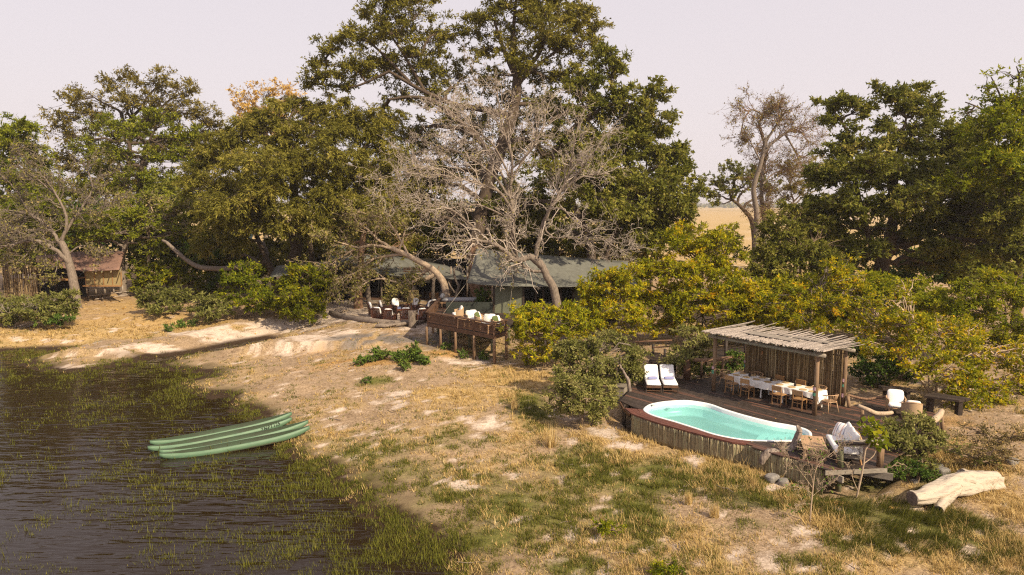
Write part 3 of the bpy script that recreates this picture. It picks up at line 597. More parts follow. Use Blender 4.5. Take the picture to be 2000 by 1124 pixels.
for i, s in enumerate(spots):
    for q, sd_ in ((-.25, 'pool side'), (.25, 'screen side')):
        lb = f'round straw placemat on the {sd_}, {pln(i)}'
        if pm is None:
            pm = thing('placemat', lb, 'placemat', setpt(s, q), 0, 'straw placemats on the dining table'); MB().tube([(0, 0, 0), (0, 0, .008)], .16, 16).build('mat', X['placemat'], pm); 
        else: dup(pm, setpt(s, q), 0, lb)
pt = None
for i, s in enumerate((-1.25, -.2, .9, 1.8)):
    lb = f'small dark water carafe, {["first", "second", "third", "last"][i]} from the shaded end of the dining table'
    if pt is None:
        pt = thing('carafe', lb, 'carafe', setpt(s, .02), 0, 'carafes along the dining table'); MB().tube([(0, 0, 0), (0, 0, .08), (0, 0, .14), (0, 0, .2)], (.045, .05, .025, .03), 10).build('bottle', X['iron'], pt, True); MB().tube([(0, 0, .2), (0, 0, .225)], .022, 8).build('stopper', X['oak'], pt, True)
    else: dup(pt, setpt(s, .02), 0, lb)
def make_chair(label, loc, rz):
    t = thing('dining_chair', label, 'chair', loc, rz, 'flat backed oak chairs at the dining table'); w_, d_ = .46, .44
    MB().cush((0, 0, .45), (w_, d_, .05), e=.2).build('seat', X['oak'], t, True)
    for x in (-1, 1):
        MB().bar((x * .19, -.18, .44), (x * .2, -.2, 0), .036).build('leg', X['oak'], t)
        MB().bar((x * .2, .19, .44), (x * .205, .23, 0), .036).build('leg', X['oak'], t)
        MB().bar((x * .2, .19, .44), (x * .2, .25, .82), .034).build('back_post', X['oak'], t)
    MB().box((0, .245, .735), (.43, .028, .2), rot(.13)).build('backrest', X['oak'], t)
    MB().bar((-.2, -.19, .25), (.2, -.19, .25), .022).build('stretcher', X['oak'], t); MB().bar((-.2, .21, .3), (.2, .21, .3), .022).build('stretcher', X['oak'], t)
    return t
order = ['nearest the shaded table end', 'second from the shaded table end', 'third from the shaded table end', 'nearest the sunlit table end']
ch = None; RZ0 = rzp
for i, s in enumerate((.78, 1.55, 3.05, 3.95)):
    lb = f'flat backed oak dining chair on the pool side, {order[i]}'
    if ch is None: ch = make_chair(lb, pgw(s, .28), rzp + math.pi)
    else: dup(ch, pgw(s, .28), rzp + math.pi + random.uniform(-.06, .06), lb)
for i, s in enumerate((2.15, 3.15)): dup(ch, pgw(s, 1.6), rzp + random.uniform(-.05, .05), f'flat backed oak dining chair on the screen side, {["in the middle of the table", "beside the round backed chair"][i]}')
def make_spindle(label, loc, rz):
    t = thing('spindle_chair', label, 'chair', loc, rz, 'round backed spindle chairs at the dining table')
    MB().cush((0, 0, .44), (.5, .48, .05), e=.6).build('seat', X['teak'], t, True)
    for x in (-1, 1):
        MB().tube([(x * .19, -.17, .43), (x * .25, -.24, 0)], (.02, .015), 7).build('leg', X['teak'], t, True); MB().tube([(x * .19, .17, .43), (x * .25, .26, 0)], (.02, .015), 7).build('leg', X['teak'], t, True)
    a = np.linspace(-.25, math.pi + .25, 17); top = np.stack([.31 * np.cos(a), .02 + .29 * np.sin(a), .70 + .05 * np.sin(a)], 1)
    MB().tube(top, .019, 7).build('top_rail', X['teak'], t, True)
    for k in range(1, 16, 1):
        b0 = np.array((.225 * math.cos(a[k]), .02 + .215 * math.sin(a[k]), .45)); MB().tube([b0, top[k]], .0085, 5).build('spindle', X['teak'], t, True)
    return t
sp = make_spindle('round backed spindle chair at the shaded end of the dining table', pgw(.02, .98), rzp + R(90))
dup(sp, pgw(4.86, .95), rzp - R(115), 'round backed spindle chair turned away at the sunlit end of the dining table')
dup(sp, pgw(1.1, 1.65), rzp + .1, 'round backed spindle chair by the screen near the shaded table end')
dup(sp, pgw(4.05, 1.62), rzp - .1, 'round backed spindle chair by the screen near the sunlit table end')
# ---------------------------------------------------------------- things around the pool
def make_lounger(label, loc, rz):
    t = thing('sun_lounger', label, 'sun lounger', loc, rz, 'sun loungers behind the pool')          # foot towards -y
    Lg, W2 = 1.25, .33; a = R(33); bk = .82
    for x in (-W2, W2):
        MB().bar((x, 0, .27), (x, Lg + .55, .27), .045, .07).build('side_rail', X['darkpl'], t)
        MB().bar((x, .1, .26), (x, .08, 0), .05).build('leg', X['darkpl'], t); MB().bar((x, Lg + .45, .26), (x, Lg + .45, 0), .05).build('leg', X['darkpl'], t)
    MB().bar((-W2, .01, .27), (W2, .01, .27), .045, .07).build('foot_rail', X['brownpl'], t); MB().bar((-W2, .09, .08), (W2, .09, .08), .03).build('stretcher', X['brownpl'], t)
    for k in range(9): MB().box((0, .1 + k * .13, .30), (.62, .09, .02)).build('slat', X['brownpl'], t)
    MB().bar((-W2 + .05, Lg, .30), (-W2 + .05, Lg + bk * math.cos(a), .30 + bk * math.sin(a)), .045).build('back_frame', X['darkpl'], t)
    MB().bar((W2 - .05, Lg, .30), (W2 - .05, Lg + bk * math.cos(a), .30 + bk * math.sin(a)), .045).build('back_frame', X['darkpl'], t)
    MB().cush((0, Lg / 2 + .02, .365), (.66, Lg, .11), e=.15).build('seat_mattress', X['white'], t, True)
    MB().cush((0, Lg + bk / 2 * math.cos(a) - .03, .38 + bk / 2 * math.sin(a)), (.66, bk + .1, .11), rot(a), .15).build('back_mattress', X['white'], t, True)
    return t
l1 = at(1277, 768, DZ); l2 = at(1310, 768, DZ); rzl = math.atan2(-.11, 1)
lo = make_lounger('white cushioned sun lounger nearer the bushes and the deck tip', l1, rzl); dup(lo, l2, rzl, 'white cushioned sun lounger nearer the pergola post')
tw = None
for p, lb in ((l1, 'rolled lavender blue towel on the lounger nearer the bushes'), (l2, 'rolled lavender blue towel on the lounger nearer the pergola post')):
    q = (p[0] + .09, p[1] + .82, DZ + .48)
    if tw is None: tw = tag(MB().cush((0, 0, 0), (.46, .19, .13), e=.5).cush((.01, -.02, .015), (.44, .12, .125), e=.5).build('towel', X['towel'], None, True), lb, 'towel', 'towels on the sun loungers'); tw.location = q; tw.rotation_euler = (0, 0, .12)
    else: dup(tw, q, 0, lb)

# coffee table
ct = at(1588, 866, 1.62); tdir = at(1566, 855, 1.62) - at(1575, 885, 1.62); rzc = math.atan2(tdir[1], tdir[0]) - R(90)
t = thing('coffee_table', 'low pale teak coffee table between the driftwood and the white sofa', 'table', (ct[0], ct[1], DZ), rzc)
for k in range(5): MB().box((-.30 + k * .15, 0, .385), (.146, 1.42, .035)).build('tabletop_board', X['teak'], t)
for y in (-.55, .55):
    for x in (-.28, .28): MB().bar((x, y, .37), (x * 1.15, y * 1.06, 0), .07).build('leg', X['teak'], t)
    MB().bar((-.28, y * 1.03, .15), (.28, y * 1.03, .15), .05, .04).build('stretcher', X['teak'], t)
MB().bar((0, -.56, .15), (0, .56, .15), .05, .03).build('stretcher', X['teak'], t)
# sofa
a_, b_ = at(1612, 846, 1.70), at(1643, 893, 1.70); ld = (b_ - a_)[:2]; SL = 1.75; rzs = R(255.8)
org = np.r_[a_[:2], DZ]
t = thing('outdoor_sofa', 'long white cushioned teak sofa facing the pool beside the deck corner', 'sofa', org, rzs)   # x along the seat front, y towards the back
D_ = .80
MB().box((SL / 2, D_ / 2, .25), (SL, D_, .09)).build('base_frame', X['greypl'], t)
MB().cush((SL / 2, D_ / 2 - .04, .38), (SL - .04, D_ - .06, .19), e=.14).build('seat_cushion', X['white'], t, True)
for x in (.12, SL - .12):
    for y in (.1, D_ - .06): MB().bar((x, y, .25), (x + (.06 if x > 1 else -.06), y + (.05 if y > .4 else -.05), 0), .055).build('leg', X['oak'], t)
arc = lambda x0: np.array([(x0, .12, .25), (x0, .08, .52), (x0, .22, .64), (x0, D_ - .15, .68), (x0, D_, .74)])
for x in (.02, SL - .02): MB().tube(spline(arc(x), 5), .026, 8).build('arm_rail', X['teak'], t, True)
MB().tube([(.02, D_, .74), (SL / 2, D_ + .06, .80), (SL - .02, D_, .74)], .026, 8).build('back_rail', X['teak'], t, True)
for k in range(24):
    x = .08 + (SL - .16) * k / 23; MB().tube([(x, D_ - .01, .28), (x, D_ + .02, .77)], .012, 5).build('back_cord', X['white'], t, True)
for k in range(3):
    MB().cush((.36 + k * (SL - .72) / 2, D_ - .20, .72), (.60, .54, .20), rot(R(68), 0, rng.normal(0, .05)), .4, .45).build('back_cushion', X['white'], t, True)
MS_ = Matrix.Translation(t.location) @ Matrix.Rotation(rzs, 4, 'Z')
o = tag(MB().cush((0, 0, 0), (.54, .54, .2), None, .42, .55).build('scatter_cushion', X['stripe'], None, True), 'striped rose and slate scatter cushion at the far arm of the white sofa', 'cushion', 'scatter cushions on the pool sofa'); o.location = MS_ @ Vector((.30, .42, .68)); o.rotation_euler = (R(60), 0, rzs + R(38))
o = tag(MB().cush((0, 0, 0), (.5, .38, .17), None, .42, .5).build('scatter_cushion', X['patt'], None, True), 'small flat scatter cushion on the near half of the white sofa', 'cushion', 'scatter cushions on the pool sofa'); o.location = MS_ @ Vector((SL - .62, .44, .56)); o.rotation_euler = (R(35), 0, rzs - R(20))
# corner bench rail
p1, p2 = at(1641, 913, DZ), at(1717, 911, DZ)
t = thing('bar_rail', 'plank topped bar rail on two round posts at the deck corner by the sofa', 'railing', p1)
for p in (p1, p2): MB().tube([p, p + (.0, .03, .78)], (.09, .082), 10).build('post', X['greenpost'] if p is p1 else X['post'], t, True, world=True)
MB().tube([p2 + (.12, .1, 0), p2 + (.13, .12, .78)], .07, 9).build('post', X['post'], t, True, world=True)
MB().bar(p1 + (-.18, -.08, .81), p2 + (.22, -.10, .82), .16, .05).build('top_plank', X['darkpl'], t, world=True)
MB().bar(p1 + (-.15, .10, .812), p2 + (.25, .08, .822), .15, .05).build('top_plank', X['greypl'], t, world=True)
MB().bar(p1 + (-.05, -.09, .745), p2 + (.1, -.11, .745), .03, .05).build('cross_piece', X['greypl'], t, world=True)
def lobe(pts, r, k=30, seed=0):
    P = spline(pts, 9); r = np.interp(np.linspace(0, 1, len(P)), np.linspace(0, 1, len(r)), r); Vv = tube_verts(P[None], r[None], k)[0]
    ctr = P[:, None]; a = np.arange(k)[None] * 2 * math.pi / k; s = np.arange(len(P))[:, None]
    f = 1 + .20 * np.sin(a * 3 + s * .11 + seed) * np.cos(s * .19 + seed) + .11 * np.sin(a * 7 + s * .07) + .06 * np.sin(a * 13 + s * .05 + seed) + .34 * (fbm(a * 2.2 + np.sin(a), s * .16 + seed, 5) - .5); Vv = ctr + (Vv - ctr) * f[..., None]
    fc = [(i * k + j, i * k + (j + 1) % k, (i + 1) * k + (j + 1) % k, (i + 1) * k + j) for i in range(len(P) - 1) for j in range(k)]
    return Vv.reshape(-1, 3), fc + [tuple(range(k - 1, -1, -1)), tuple((len(P) - 1) * k + j for j in range(k))], P
# driftwood against the skirt
Yd = at(1515, 890, 1.1)[1]
def dpt(px, py, dy=0): return at(px, py, Y=Yd + dy)
t = thing('driftwood_branch', 'twisted grey driftwood branch with two upright prongs against the pole skirt', 'driftwood', dpt(1490, 903))
V, fc, _p = lobe([dpt(1487, 906), dpt(1492, 893), dpt(1506, 884, .02), dpt(1525, 889, .1), dpt(1540, 886, .18)], [.09, .12, .14, .16, .10], 16, 1)
MB().add(V, fc).build('root', X['drift'], t, True, world=True)
V, fc, _p = lobe([dpt(1536, 884, .15), dpt(1549, 874, .28), dpt(1556, 858, .3), dpt(1561, 843, .3), dpt(1556, 831, .3)], [.16, .13, .10, .10, .035], 16, 3)
MB().add(V, fc).build('prong', X['drift'], t, True, world=True)
V, fc, _p = lobe([dpt(1527, 888, .08), dpt(1528, 876, .06), dpt(1535, 864, .06)], [.10, .08, .03], 14, 6)
MB().add(V, fc).build('prong', X['drift'], t, True, world=True)
# armchairs at the back of the deck
def make_tub(label, loc, rz, cat='armchair', grp=None, pil='white', woodleg='teak', s=1.0):
    t = thing('woven_armchair', label, cat, loc, rz, grp)                                          # opening towards -y
    a = np.linspace(R(-35), R(215), 19); h = .30 + .16 * np.clip(np.sin(a), 0, 1); rx, ry = .37, .36
    V = []; 
    for r_ in (1.0, .90):
        for z_ in (0, 1): V += [(rx * r_ * math.cos(q), ry * r_ * math.sin(q), .27 + z_ * hh) for q, hh in zip(a, h)]
    n_ = len(a); fc = []
    for i in range(n_ - 1): fc += [(i, i + 1, n_ + i + 1, n_ + i), (2 * n_ + i + 1, 2 * n_ + i, 3 * n_ + i, 3 * n_ + i + 1)]
    MB().add(V, fc).build('woven_shell', X['rattan'], t, True)
    MB().tube([(rx * .95 * math.cos(q), ry * .95 * math.sin(q), .275 + hh) for q, hh in zip(a, h)], .028, 7).build('arm_rail', X[woodleg], t, True)
    MB().cush((0, -.03, .255), (.68, .66, .06), e=.5).build('seat_frame', X[woodleg], t, True); MB().cush((0, -.05, .35), (.62, .64, .16), e=.4).build('seat_cushion', X['white'], t, True)
    for x in (-.25, .25):
        for y in (-.27, .24): MB().bar((x, y, .25), (x * 1.12, y * 1.1, 0), .05).build('leg', X[woodleg], t)
    return t
def pillow(label, loc, rz, mt, grp, s=.48, tilt=62):
    o = tag(MB().cush((0, 0, 0), (s, s, .18), None, .42, .5).build('scatter_cushion', X[mt], None, True), label, 'cushion', grp); o.location = [float(q) for q in loc]; o.rotation_euler = (R(tilt), 0, rz); return o
def tubw(loc, rz, x, y, z): return np.array(loc) + np.array((x * math.cos(rz) - y * math.sin(rz), x * math.sin(rz) + y * math.cos(rz), z))
p1, p2 = at(1748, 806, DZ), at(1779, 818, DZ)
tb_ = make_tub('woven teak armchair with a big white pillow by the dark plank bench', p1, R(-20), grp='woven armchairs at the back of the pool deck')
dup(tb_, p2, R(160), 'woven teak armchair half hidden by the grey green bush, turned from its neighbour')
pillow('plump white pillow in the armchair by the dark plank bench', tubw(p1, R(-20), 0, .12, .63), R(-20), 'white', 'white pillows in the pool deck armchairs', .62)
pillow('white pillow in the armchair half hidden by the bush', tubw(p2, R(160), 0, .16, .58), R(160), 'white', 'white pillows in the pool deck armchairs', .52)
# dark plank benches, curved log rails
q1, q2 = at(1726, 778, DZ), at(1779, 783, DZ)
t = thing('plank_bench', 'dark weathered plank bench behind the woven armchairs', 'bench', q1)
MB().bar(q1 + (-.1, 0, .42), q2 + (.15, 0, .42), .3, .08).build('seat_plank', X['darkpl'], t, world=True)
MB().bar(q1 + (-.08, .3, .43), q2 + (.12, .3, .43), .24, .08).build('seat_plank', X['darkpl'], t, world=True)
for q in (q1 + (.15, .1, 0), q2 + (-.15, .1, 0)): MB().box(q + (0, 0, .19), (.16, .3, .38)).build('leg', X['darkpl'], t, world=True)
q1, q2 = at(1818, 806, DZ), at(1850, 822, DZ)
t = thing('slab_table', 'dark slab topped table with two rough planks beside the armchairs', 'table', q1)
MB().add([(*(q1 + v)[:3],) for v in [(-.25, .15, .58), (.75, -.55, .58), (1.05, -.42, .58), (.1, .5, .58), (-.25, .15, .66), (.75, -.55, .66), (1.05, -.42, .66), (.1, .5, .66)]], [(3, 2, 1, 0), (4, 5, 6, 7), (0, 1, 5, 4), (1, 2, 6, 5), (2, 3, 7, 6), (3, 0, 4, 7)]).build('top_slab', X['darkpl'], t, world=True)
MB().add([(*(q1 + v)[:3],) for v in [(.17, .52, .55), (1.12, -.38, .55), (1.45, -.15, .55), (.5, .7, .55), (.17, .52, .65), (1.12, -.38, .65), (1.45, -.15, .65), (.5, .7, .65)]], [(3, 2, 1, 0), (4, 5, 6, 7), (0, 1, 5, 4), (1, 2, 6, 5), (2, 3, 7, 6), (3, 0, 4, 7)]).build('top_slab', X['darkpl'], t, world=True)
for v in ((.1, .25), (.95, -.25)): MB().box(q1 + (v[0], v[1], .28), (.18, .24, .58)).build('leg', X['darkpl'], t, world=True)
def lograil(name, label, pts, r, posts, mt, group='curved log rails around the pool deck'):
    t = thing(name, label, 'log rail', pts[0], 0, group); MB().tube(spline(pts, 5), np.interp(np.linspace(0, 1, (len(pts) - 1) * 5 + 1), np.linspace(0, 1, len(r)), r), 9).build('log', mt, t, True, world=True)
    for a, b_ in posts: MB().tube([a, b_], (.07, .065), 8).build('post', X['post'], t, True, world=True)
q = at(1684, 828, DZ)
lograil('log_rail', 'curved bare log rail on a stump post dipping towards the armchairs', [at(1676, 793, DZ + .75), at(1695, 801, DZ + .66), at(1712, 808, DZ + .5), at(1732, 808, DZ + .5), at(1742, 806, DZ + .5)], [.075, .09, .085, .07], [(q, at(1684, 798, Y=q[1]))], B['pale'])
lograil('log_rail', 'thin bent pole rail running from the screen to the dark bench', [at(1655, 772, DZ + .45), at(1690, 780, DZ + .35), at(1715, 777, DZ + .45), at(1735, 775, DZ + .5)], [.05, .06, .05], [(at(1658, 796, DZ), at(1656, 773, DZ + .45))], B['warm'])
lograil('log_rail', 'short stout peeled log rail below the dark slab table', [at(1808, 826, DZ + .35), at(1820, 824, DZ + .4), at(1834, 812, DZ + .5), at(1839, 803, DZ + .6)], [.10, .13, .10], [(at(1842, 852, .9), at(1838, 806, DZ + .55))], B['pale'])
lograil('log_rail', 'knobbly branch rail on a thick post between loungers and pergola', [at(1338, 701, DZ + 1.0), at(1362, 704, DZ + .95), at(1385, 704, DZ + .95), at(1412, 701, DZ + .95), at(1428, 698, DZ + .95)], [.07, .10, .09, .10, .07], [(at(1369, 738, DZ), at(1371, 705, DZ + .95)), (at(1409, 736, DZ), at(1413, 702, DZ + .95))], B['warm'])
q = at(1341, 742, DZ); t = thing('stout_post', 'thick brown timber post at the end of the branch rail', 'post', q); MB().tube([q, q + (0, 0, 1.05)], (.17, .165), 12).build('post', X['brownpl'], t, True, world=True); MB().tube([q + (0, 0, 1.05), q + (0, 0, 1.09)], (.17, .13), 12).build('cap', X['greypl'], t, True, world=True)
# raised boardwalk behind
q1, q2 = at(1372, 703, 1.75), at(1470, 690, 1.75)
t = thing('boardwalk', 'raised boardwalk with an orange edge board passing behind the pergola', 'boardwalk', q1)
bd = (q2 - q1); bl = np.linalg.norm(bd); bd /= bl; bn = np.array((-bd[1], bd[0], 0)); q2 = q1 + bd * (bl + 1.5); bl += 1.5; q1 = q1 - bd * .6; bl += .6
k = 0
while k * .16 < bl:
    MB().bar(q1 + bd * (k * .16) + bn * .0, q1 + bd * (k * .16) + bn * 1.5, .135, .035).build('plank', X['darkpl'], t, world=True); k += 1
MB().bar(q1 - bn * .03 - (0, 0, .06), q1 + bd * bl - bn * .03 - (0, 0, .06), .04, .16).build('edge_board', X['orange'], t, world=True)
for s in (.7, 2.2, 3.6, 5.0):
    for y in (.02, 1.48):
        p = q1 + bd * s + bn * y; MB().tube([(p[0], p[1], .9), (p[0], p[1], p[2] + 1.0)], .08, 8).build('post', X['darkpl'], t, True, world=True)
for y in (.02, 1.48): MB().tube([q1 + bn * y + (0, 0, 1.0), q1 + bd * bl + bn * y + (0, 0, 1.0)], .045, 7).build('handrail', X['brownpl'], t, True, world=True)
q1, q2 = at(1278, 700, 1.45), at(1300, 712, 1.45)
t = thing('plank_steps', 'narrow plank walkway with dark posts leading up behind the loungers', 'walkway', q1)
for k in range(12): p = at(1270 + k * 3, 690 + k * 2.2, 1.5); MB().bar(p + (-.55, .25, 0), p + (.55, -.05, 0), .17, .04).build('plank', X['darkpl'], t, world=True)
for px, py in ((1275, 702), (1298, 713), (1317, 728)):
    p = at(px, py, DZ); MB().tube([p, p + (0, 0, .85)], .075, 8).build('post', X['darkpl'], t, True, world=True)
MB().tube([at(1275, 679, 2.05), at(1310, 677, 2.0)], .04, 6).build('handrail', X['brownpl'], t, True, world=True); MB().tube([at(1240, 668, 2.1), at(1312, 665, 2.1)], .05, 6).build('handrail', X['brownpl'], t, True, world=True)
# pump box at the deck tip
p = on(1212, 792); p = p + np.array((-.05, .8, 0)); t = thing('pump_box', 'weathered brown plywood pump box among the bushes at the deck tip', 'box', p, R(-20))
for sx_ in (-.4, .4): MB().box((sx_, 0, .38), (.03, .8, .8)).build('side_panel', X['greypl'], t)
MB().box((0, -.4, .38), (.77, .03, .8)).build('front_panel', X['greypl'], t); MB().box((0, .4, .38), (.77, .03, .8)).build('rear_panel', X['greypl'], t)
MB().box((0, 0, .80), (.94, .94, .035), rot(.05)).build('lid', X['greypl'], t)
# bleached log on the grass
Yl = 20.6
def lp(px, py, dy=0): return at(px, py, Y=Yl + dy)
t = thing('bleached_log', 'huge bleached driftwood log with sawn stubs lying on the grass', 'log', on(1800, 985))
V, fc, Pm = lobe([lp(1781, 974, -.7), lp(1803, 972, -.6), lp(1830, 963, -.35), lp(1858, 950, 0), (lp(1890, 945, .3)), lp(1920, 943, .6), lp(1946, 942, .85)], [.21, .22, .28, .33, .34, .34, .28])
MB().add(V, fc).build('trunk', X['bleach'], t, True, world=True)
V, fc, _p = lobe([lp(1880, 945, .3), lp(1860, 960, -.2), lp(1842, 978, -.55), lp(1836, 990, -.8), lp(1833, 997, -1.0)], [.18, .22, .20, .16, .13], 14, 2); MB().add(V, fc).build('stub', X['bleach'], t, True, world=True)
V, fc, _p = lobe([lp(1930, 940, .8), lp(1905, 932, .95), lp(1888, 928, 1.0), lp(1878, 925, .9)], [.30, .22, .17, .15], 14, 4); MB().add(V, fc).build('stub', X['bleach'], t, True, world=True)
V, fc, _p = lobe([lp(1845, 950, .0), lp(1880, 938, .15), lp(1905, 943, .05)], [.10, .22, .10], 14, 7); MB().add(V, fc).build('ridge', X['bleach'], t, True, world=True)
def capd(P0, P1, r, mt): d = (np.array(P0) - np.array(P1)); d /= np.linalg.norm(d); MB().tube([np.array(P0) - d * .02, np.array(P0) + d * .008], (r * 1.02, r * .98), 16).build('sawn_end', mt, t, False, world=True)
capd(lp(1781, 974, -.7), lp(1803, 972, -.6), .215, X['cutend']); capd(lp(1833, 997, -1.0), lp(1838, 988, -.8), .13, X['blackwood']); capd(lp(1878, 925, .9), lp(1890, 929, 1.0), .15, X['drift'])
# stones beside the log and along the skirt
stm = []
for v in range(5):
    b_ = MB(); b_.cush((0, 0, 0), (1, .8, .6), None, .8); V = b_.v[0]; V *= (1 + .35 * (fbm(V[:, :1] * 3 + 9 * v, V[:, 1:2] * 3 + V[:, 2:3] * 2 + 5, 3 + v) - .5)); o = b_.build('stone', X['stone'], None, False); stm.append(o.data); bpy.data.objects.remove(o)
SL_ = [((1840, 925), .5, 'flat grey stone between the bush and the bleached log'), ((1832, 915), .4, 'small grey stone behind the flat one near the log'), ((1850, 935), .35, 'rounded stone close above the log stub'), ((1785, 942), .28, 'small round stone below the green bush'), ((1508, 938), .5, 'rough grey stone under the pole skirt, first below the driftwood'), ((1530, 945), .42, 'pale stone beside the rough one under the skirt'), ((1976, 905), .45, 'dark stone in dry weeds at the picture edge'), ((1250, 745), .3, 'stone beside the loungers under the bush')]
for (px, py), s, lb in SL_:
    p = on(px, py); o = tag(link('stone', random.choice(stm)), lb, 'stone', 'stones around the pool deck'); o.location = (p[0], p[1], p[2] + s * .12); o.scale = (s, s, s * .9); o.rotation_euler = (0, 0, random.random() * 6)

# ---------------------------------------------------------------- canoes
def canoe_meshes():
    n = 41; t = np.linspace(-1, 1, n); Lh = 2.9
    w_ = .285 * (1 - np.abs(t) ** 2.4) ** .75; w_ = np.maximum(w_, .075 - .02 * (np.abs(t) > .98)); sh = .30 + .15 * np.abs(t) ** 3.0; kl = .31 * np.abs(t) ** 5.0
    th = .022; V = []; fc = []; k = 9; a = np.linspace(0, math.pi, k)
    solid = np.clip((np.abs(t) - .80) / .06, 0, 1)
    for i in range(n):
        hh = sh[i] - kl[i]; ow = w_[i]
        o_ = [(t[i] * Lh, -ow * np.sign(math.cos(q)) * abs(math.cos(q)) ** .6, sh[i] - hh * abs(math.sin(q)) ** .55) for q in a]
        iw = max(ow - th, .01); bot = (kl[i] + .05) * (1 - solid[i]) + (sh[i] - .012) * solid[i]; hi = sh[i] - bot
        i_ = [(t[i] * Lh, -iw * np.sign(math.cos(q)) * abs(math.cos(q)) ** .6, sh[i] - hi * abs(math.sin(q)) ** .55) for q in a[::-1]]
        V += o_ + i_
    K = 2 * k
    outer = [(i * K + j, (i + 1) * K + j, (i + 1) * K + j + 1, i * K + j + 1) for i in range(n - 1) for j in range(k - 1)]
    rim = [(i * K + j, (i + 1) * K + j, (i + 1) * K + (j + 1) % K, i * K + (j + 1) % K) for i in range(n - 1) for j in (k - 1, K - 1)]
    inner = [(i * K + j, (i + 1) * K + j, (i + 1) * K + j + 1, i * K + j + 1) for i in range(n - 1) for j in range(k, K - 1)]
    ends = [tuple(range(k)), tuple((n - 1) * K + j for j in range(k - 1, -1, -1))]
    return V, outer + rim + ends, inner
Vc, fo, fi = canoe_meshes()
CL = [((292, 860), (569, 804), 'pale green canoe farthest from the viewer of the four rafted on the shore'), ((288, 871), (569, 814), 'pale green canoe with black stencilled number near its bow'), ((311, 878), (601, 820), 'pale green canoe between the numbered one and the outermost one'), ((311, 885), (604, 831), 'pale green outermost canoe lying closest to the reeds and the viewer')]
c0 = None
for i, (s, e, lb) in enumerate(CL):
    a_ = at(*s, .26); b_ = at(*e, .60); mid = (a_ + b_) / 2; dd = b_ - a_; Ln = np.linalg.norm(dd); rz = math.atan2(dd[1], dd[0]); ry = -math.asin((dd[2]) / Ln)
    if c0 is None:
        c0 = thing('canoe', lb, 'canoe', mid, rz, 'green canoes drawn up on the lagoon shore'); MB().add(Vc, fo).build('hull', X['canoe'], c0, True); MB().add(Vc, fi).build('inside', X['canoein'], c0, True)
        for o in c0.children: o.location.z = -.53
        cc = c0
    else: cc = dup(c0, mid, rz, lb)
    sc = Ln / 5.8; cc.scale = (sc, 1, 1); cc.rotation_euler = (0, ry, rz); cc.location.z += .06
    if i == 1:
        f = bpy.data.curves.new('lettering', 'FONT'); f.body = 'ZNPT125'; f.size = .19; f.extrude = .001; f.align_x = 'CENTER'; f.space_character = 1.15; f.materials.append(X['ink'])
        tmp_ = link('tmp', f); bpy.context.view_layer.update(); me_ = bpy.data.meshes.new_from_object(tmp_.evaluated_get(bpy.context.evaluated_depsgraph_get())); bpy.data.objects.remove(tmp_); o = link('lettering', me_, cc); o.location = (1.95, -.232, -.53 + .232); o.rotation_euler = (R(78), R(-6), R(7))
# ---------------------------------------------------------------- lounge deck on stilts
LZ, RZ = 2.42, 3.06
dA, dB, dC = np.array((-5.2, 41.6)), np.array((-1.0, 37.6)), np.array((-.35, 38.7))
dD, dE, dG, dH = np.array((.6, 45.4)), np.array((-1.0, 50.2)), np.array((-5.1, 50.2)), np.array((-5.15, 47.0))
ld_ = thing('lounge_deck', 'raised brown timber deck on slim stilts carrying the lounge armchairs', 'deck', (*dA, LZ))
e1 = (dB - dA) / np.linalg.norm(dB - dA)
for q in strips(np.array([dA, dB, dC, dD, dE, dG]), e1, .16, .012): MB().prism(q, LZ - .035, LZ).build('plank', X['plank'], ld_, world=True)
def v3(p, z): return np.array((p[0], p[1], z))
for a, b_ in ((dA, dB), (dB, dC), (dA, dG)):
    nrm_ = np.array(((b_ - a)[1], -(b_ - a)[0])); nrm_ = nrm_ / np.linalg.norm(nrm_) * .04
    if a is dA and b_ is dG: nrm_ = -np.array((.04, 0))
    for z, h in ((LZ - .13, .22),): MB().bar(v3(a + nrm_, z), v3(b_ + nrm_, z), .05, h).build('fascia_board', X['brownpl'], ld_, world=True)
    MB().bar(v3(a, RZ), v3(b_, RZ), .05, .2) if 0 else None
    L_ = np.linalg.norm(b_ - a); u_ = (b_ - a) / L_
    up = MB(); up.bar(v3(a - u_ * .06, RZ), v3(b_ + u_ * .06, RZ), .24, .05); up.build('handrail', X['brownpl'], ld_, world=True)
    for z, h in ((RZ - .14, .12), (LZ + .09, .10)): MB().bar(v3(a + nrm_ * .5, z), v3(b_ + nrm_ * .5, z), .035, h).build('rail_board', X['brownpl'], ld_, world=True)
    if b_ is not dC:
        ns = int(L_ / .105)                                                                        # slanted infill slats
        for k in range(ns):
            p = a + u_ * (k * .105); q = p + u_ * min(.42, L_ - k * .105); MB().bar(v3(p, LZ + .13), v3(q, LZ + .13 + .38 * min(.42, L_ - k * .105) / .42), .022, .05).build('slat', X['brownpl'], ld_, world=True)
fr = [0, .22, .45, .72, 1.0]
for p in [dA + (dB - dA) * t for t in fr] + [dC, dA + (dG - dA) * .35, dA + (dG - dA) * .7]:
    z0 = g1(*p) - .25; o_ = (p - (-2, 44)); o_ = o_ / np.linalg.norm(o_) * .07
    MB().tube([v3(p + o_, z0), v3(p + o_ * 1.1, (z0 + RZ) / 2), v3(p + o_, LZ - .25)], (.095, .085, .085), 9).build('stilt', X['post'], ld_, True, world=True)
    MB().bar(v3(p - o_ * .2, LZ - .25), v3(p - o_ * .2, RZ - .02), .10).build('rail_post', X['brownpl'], ld_, world=True)
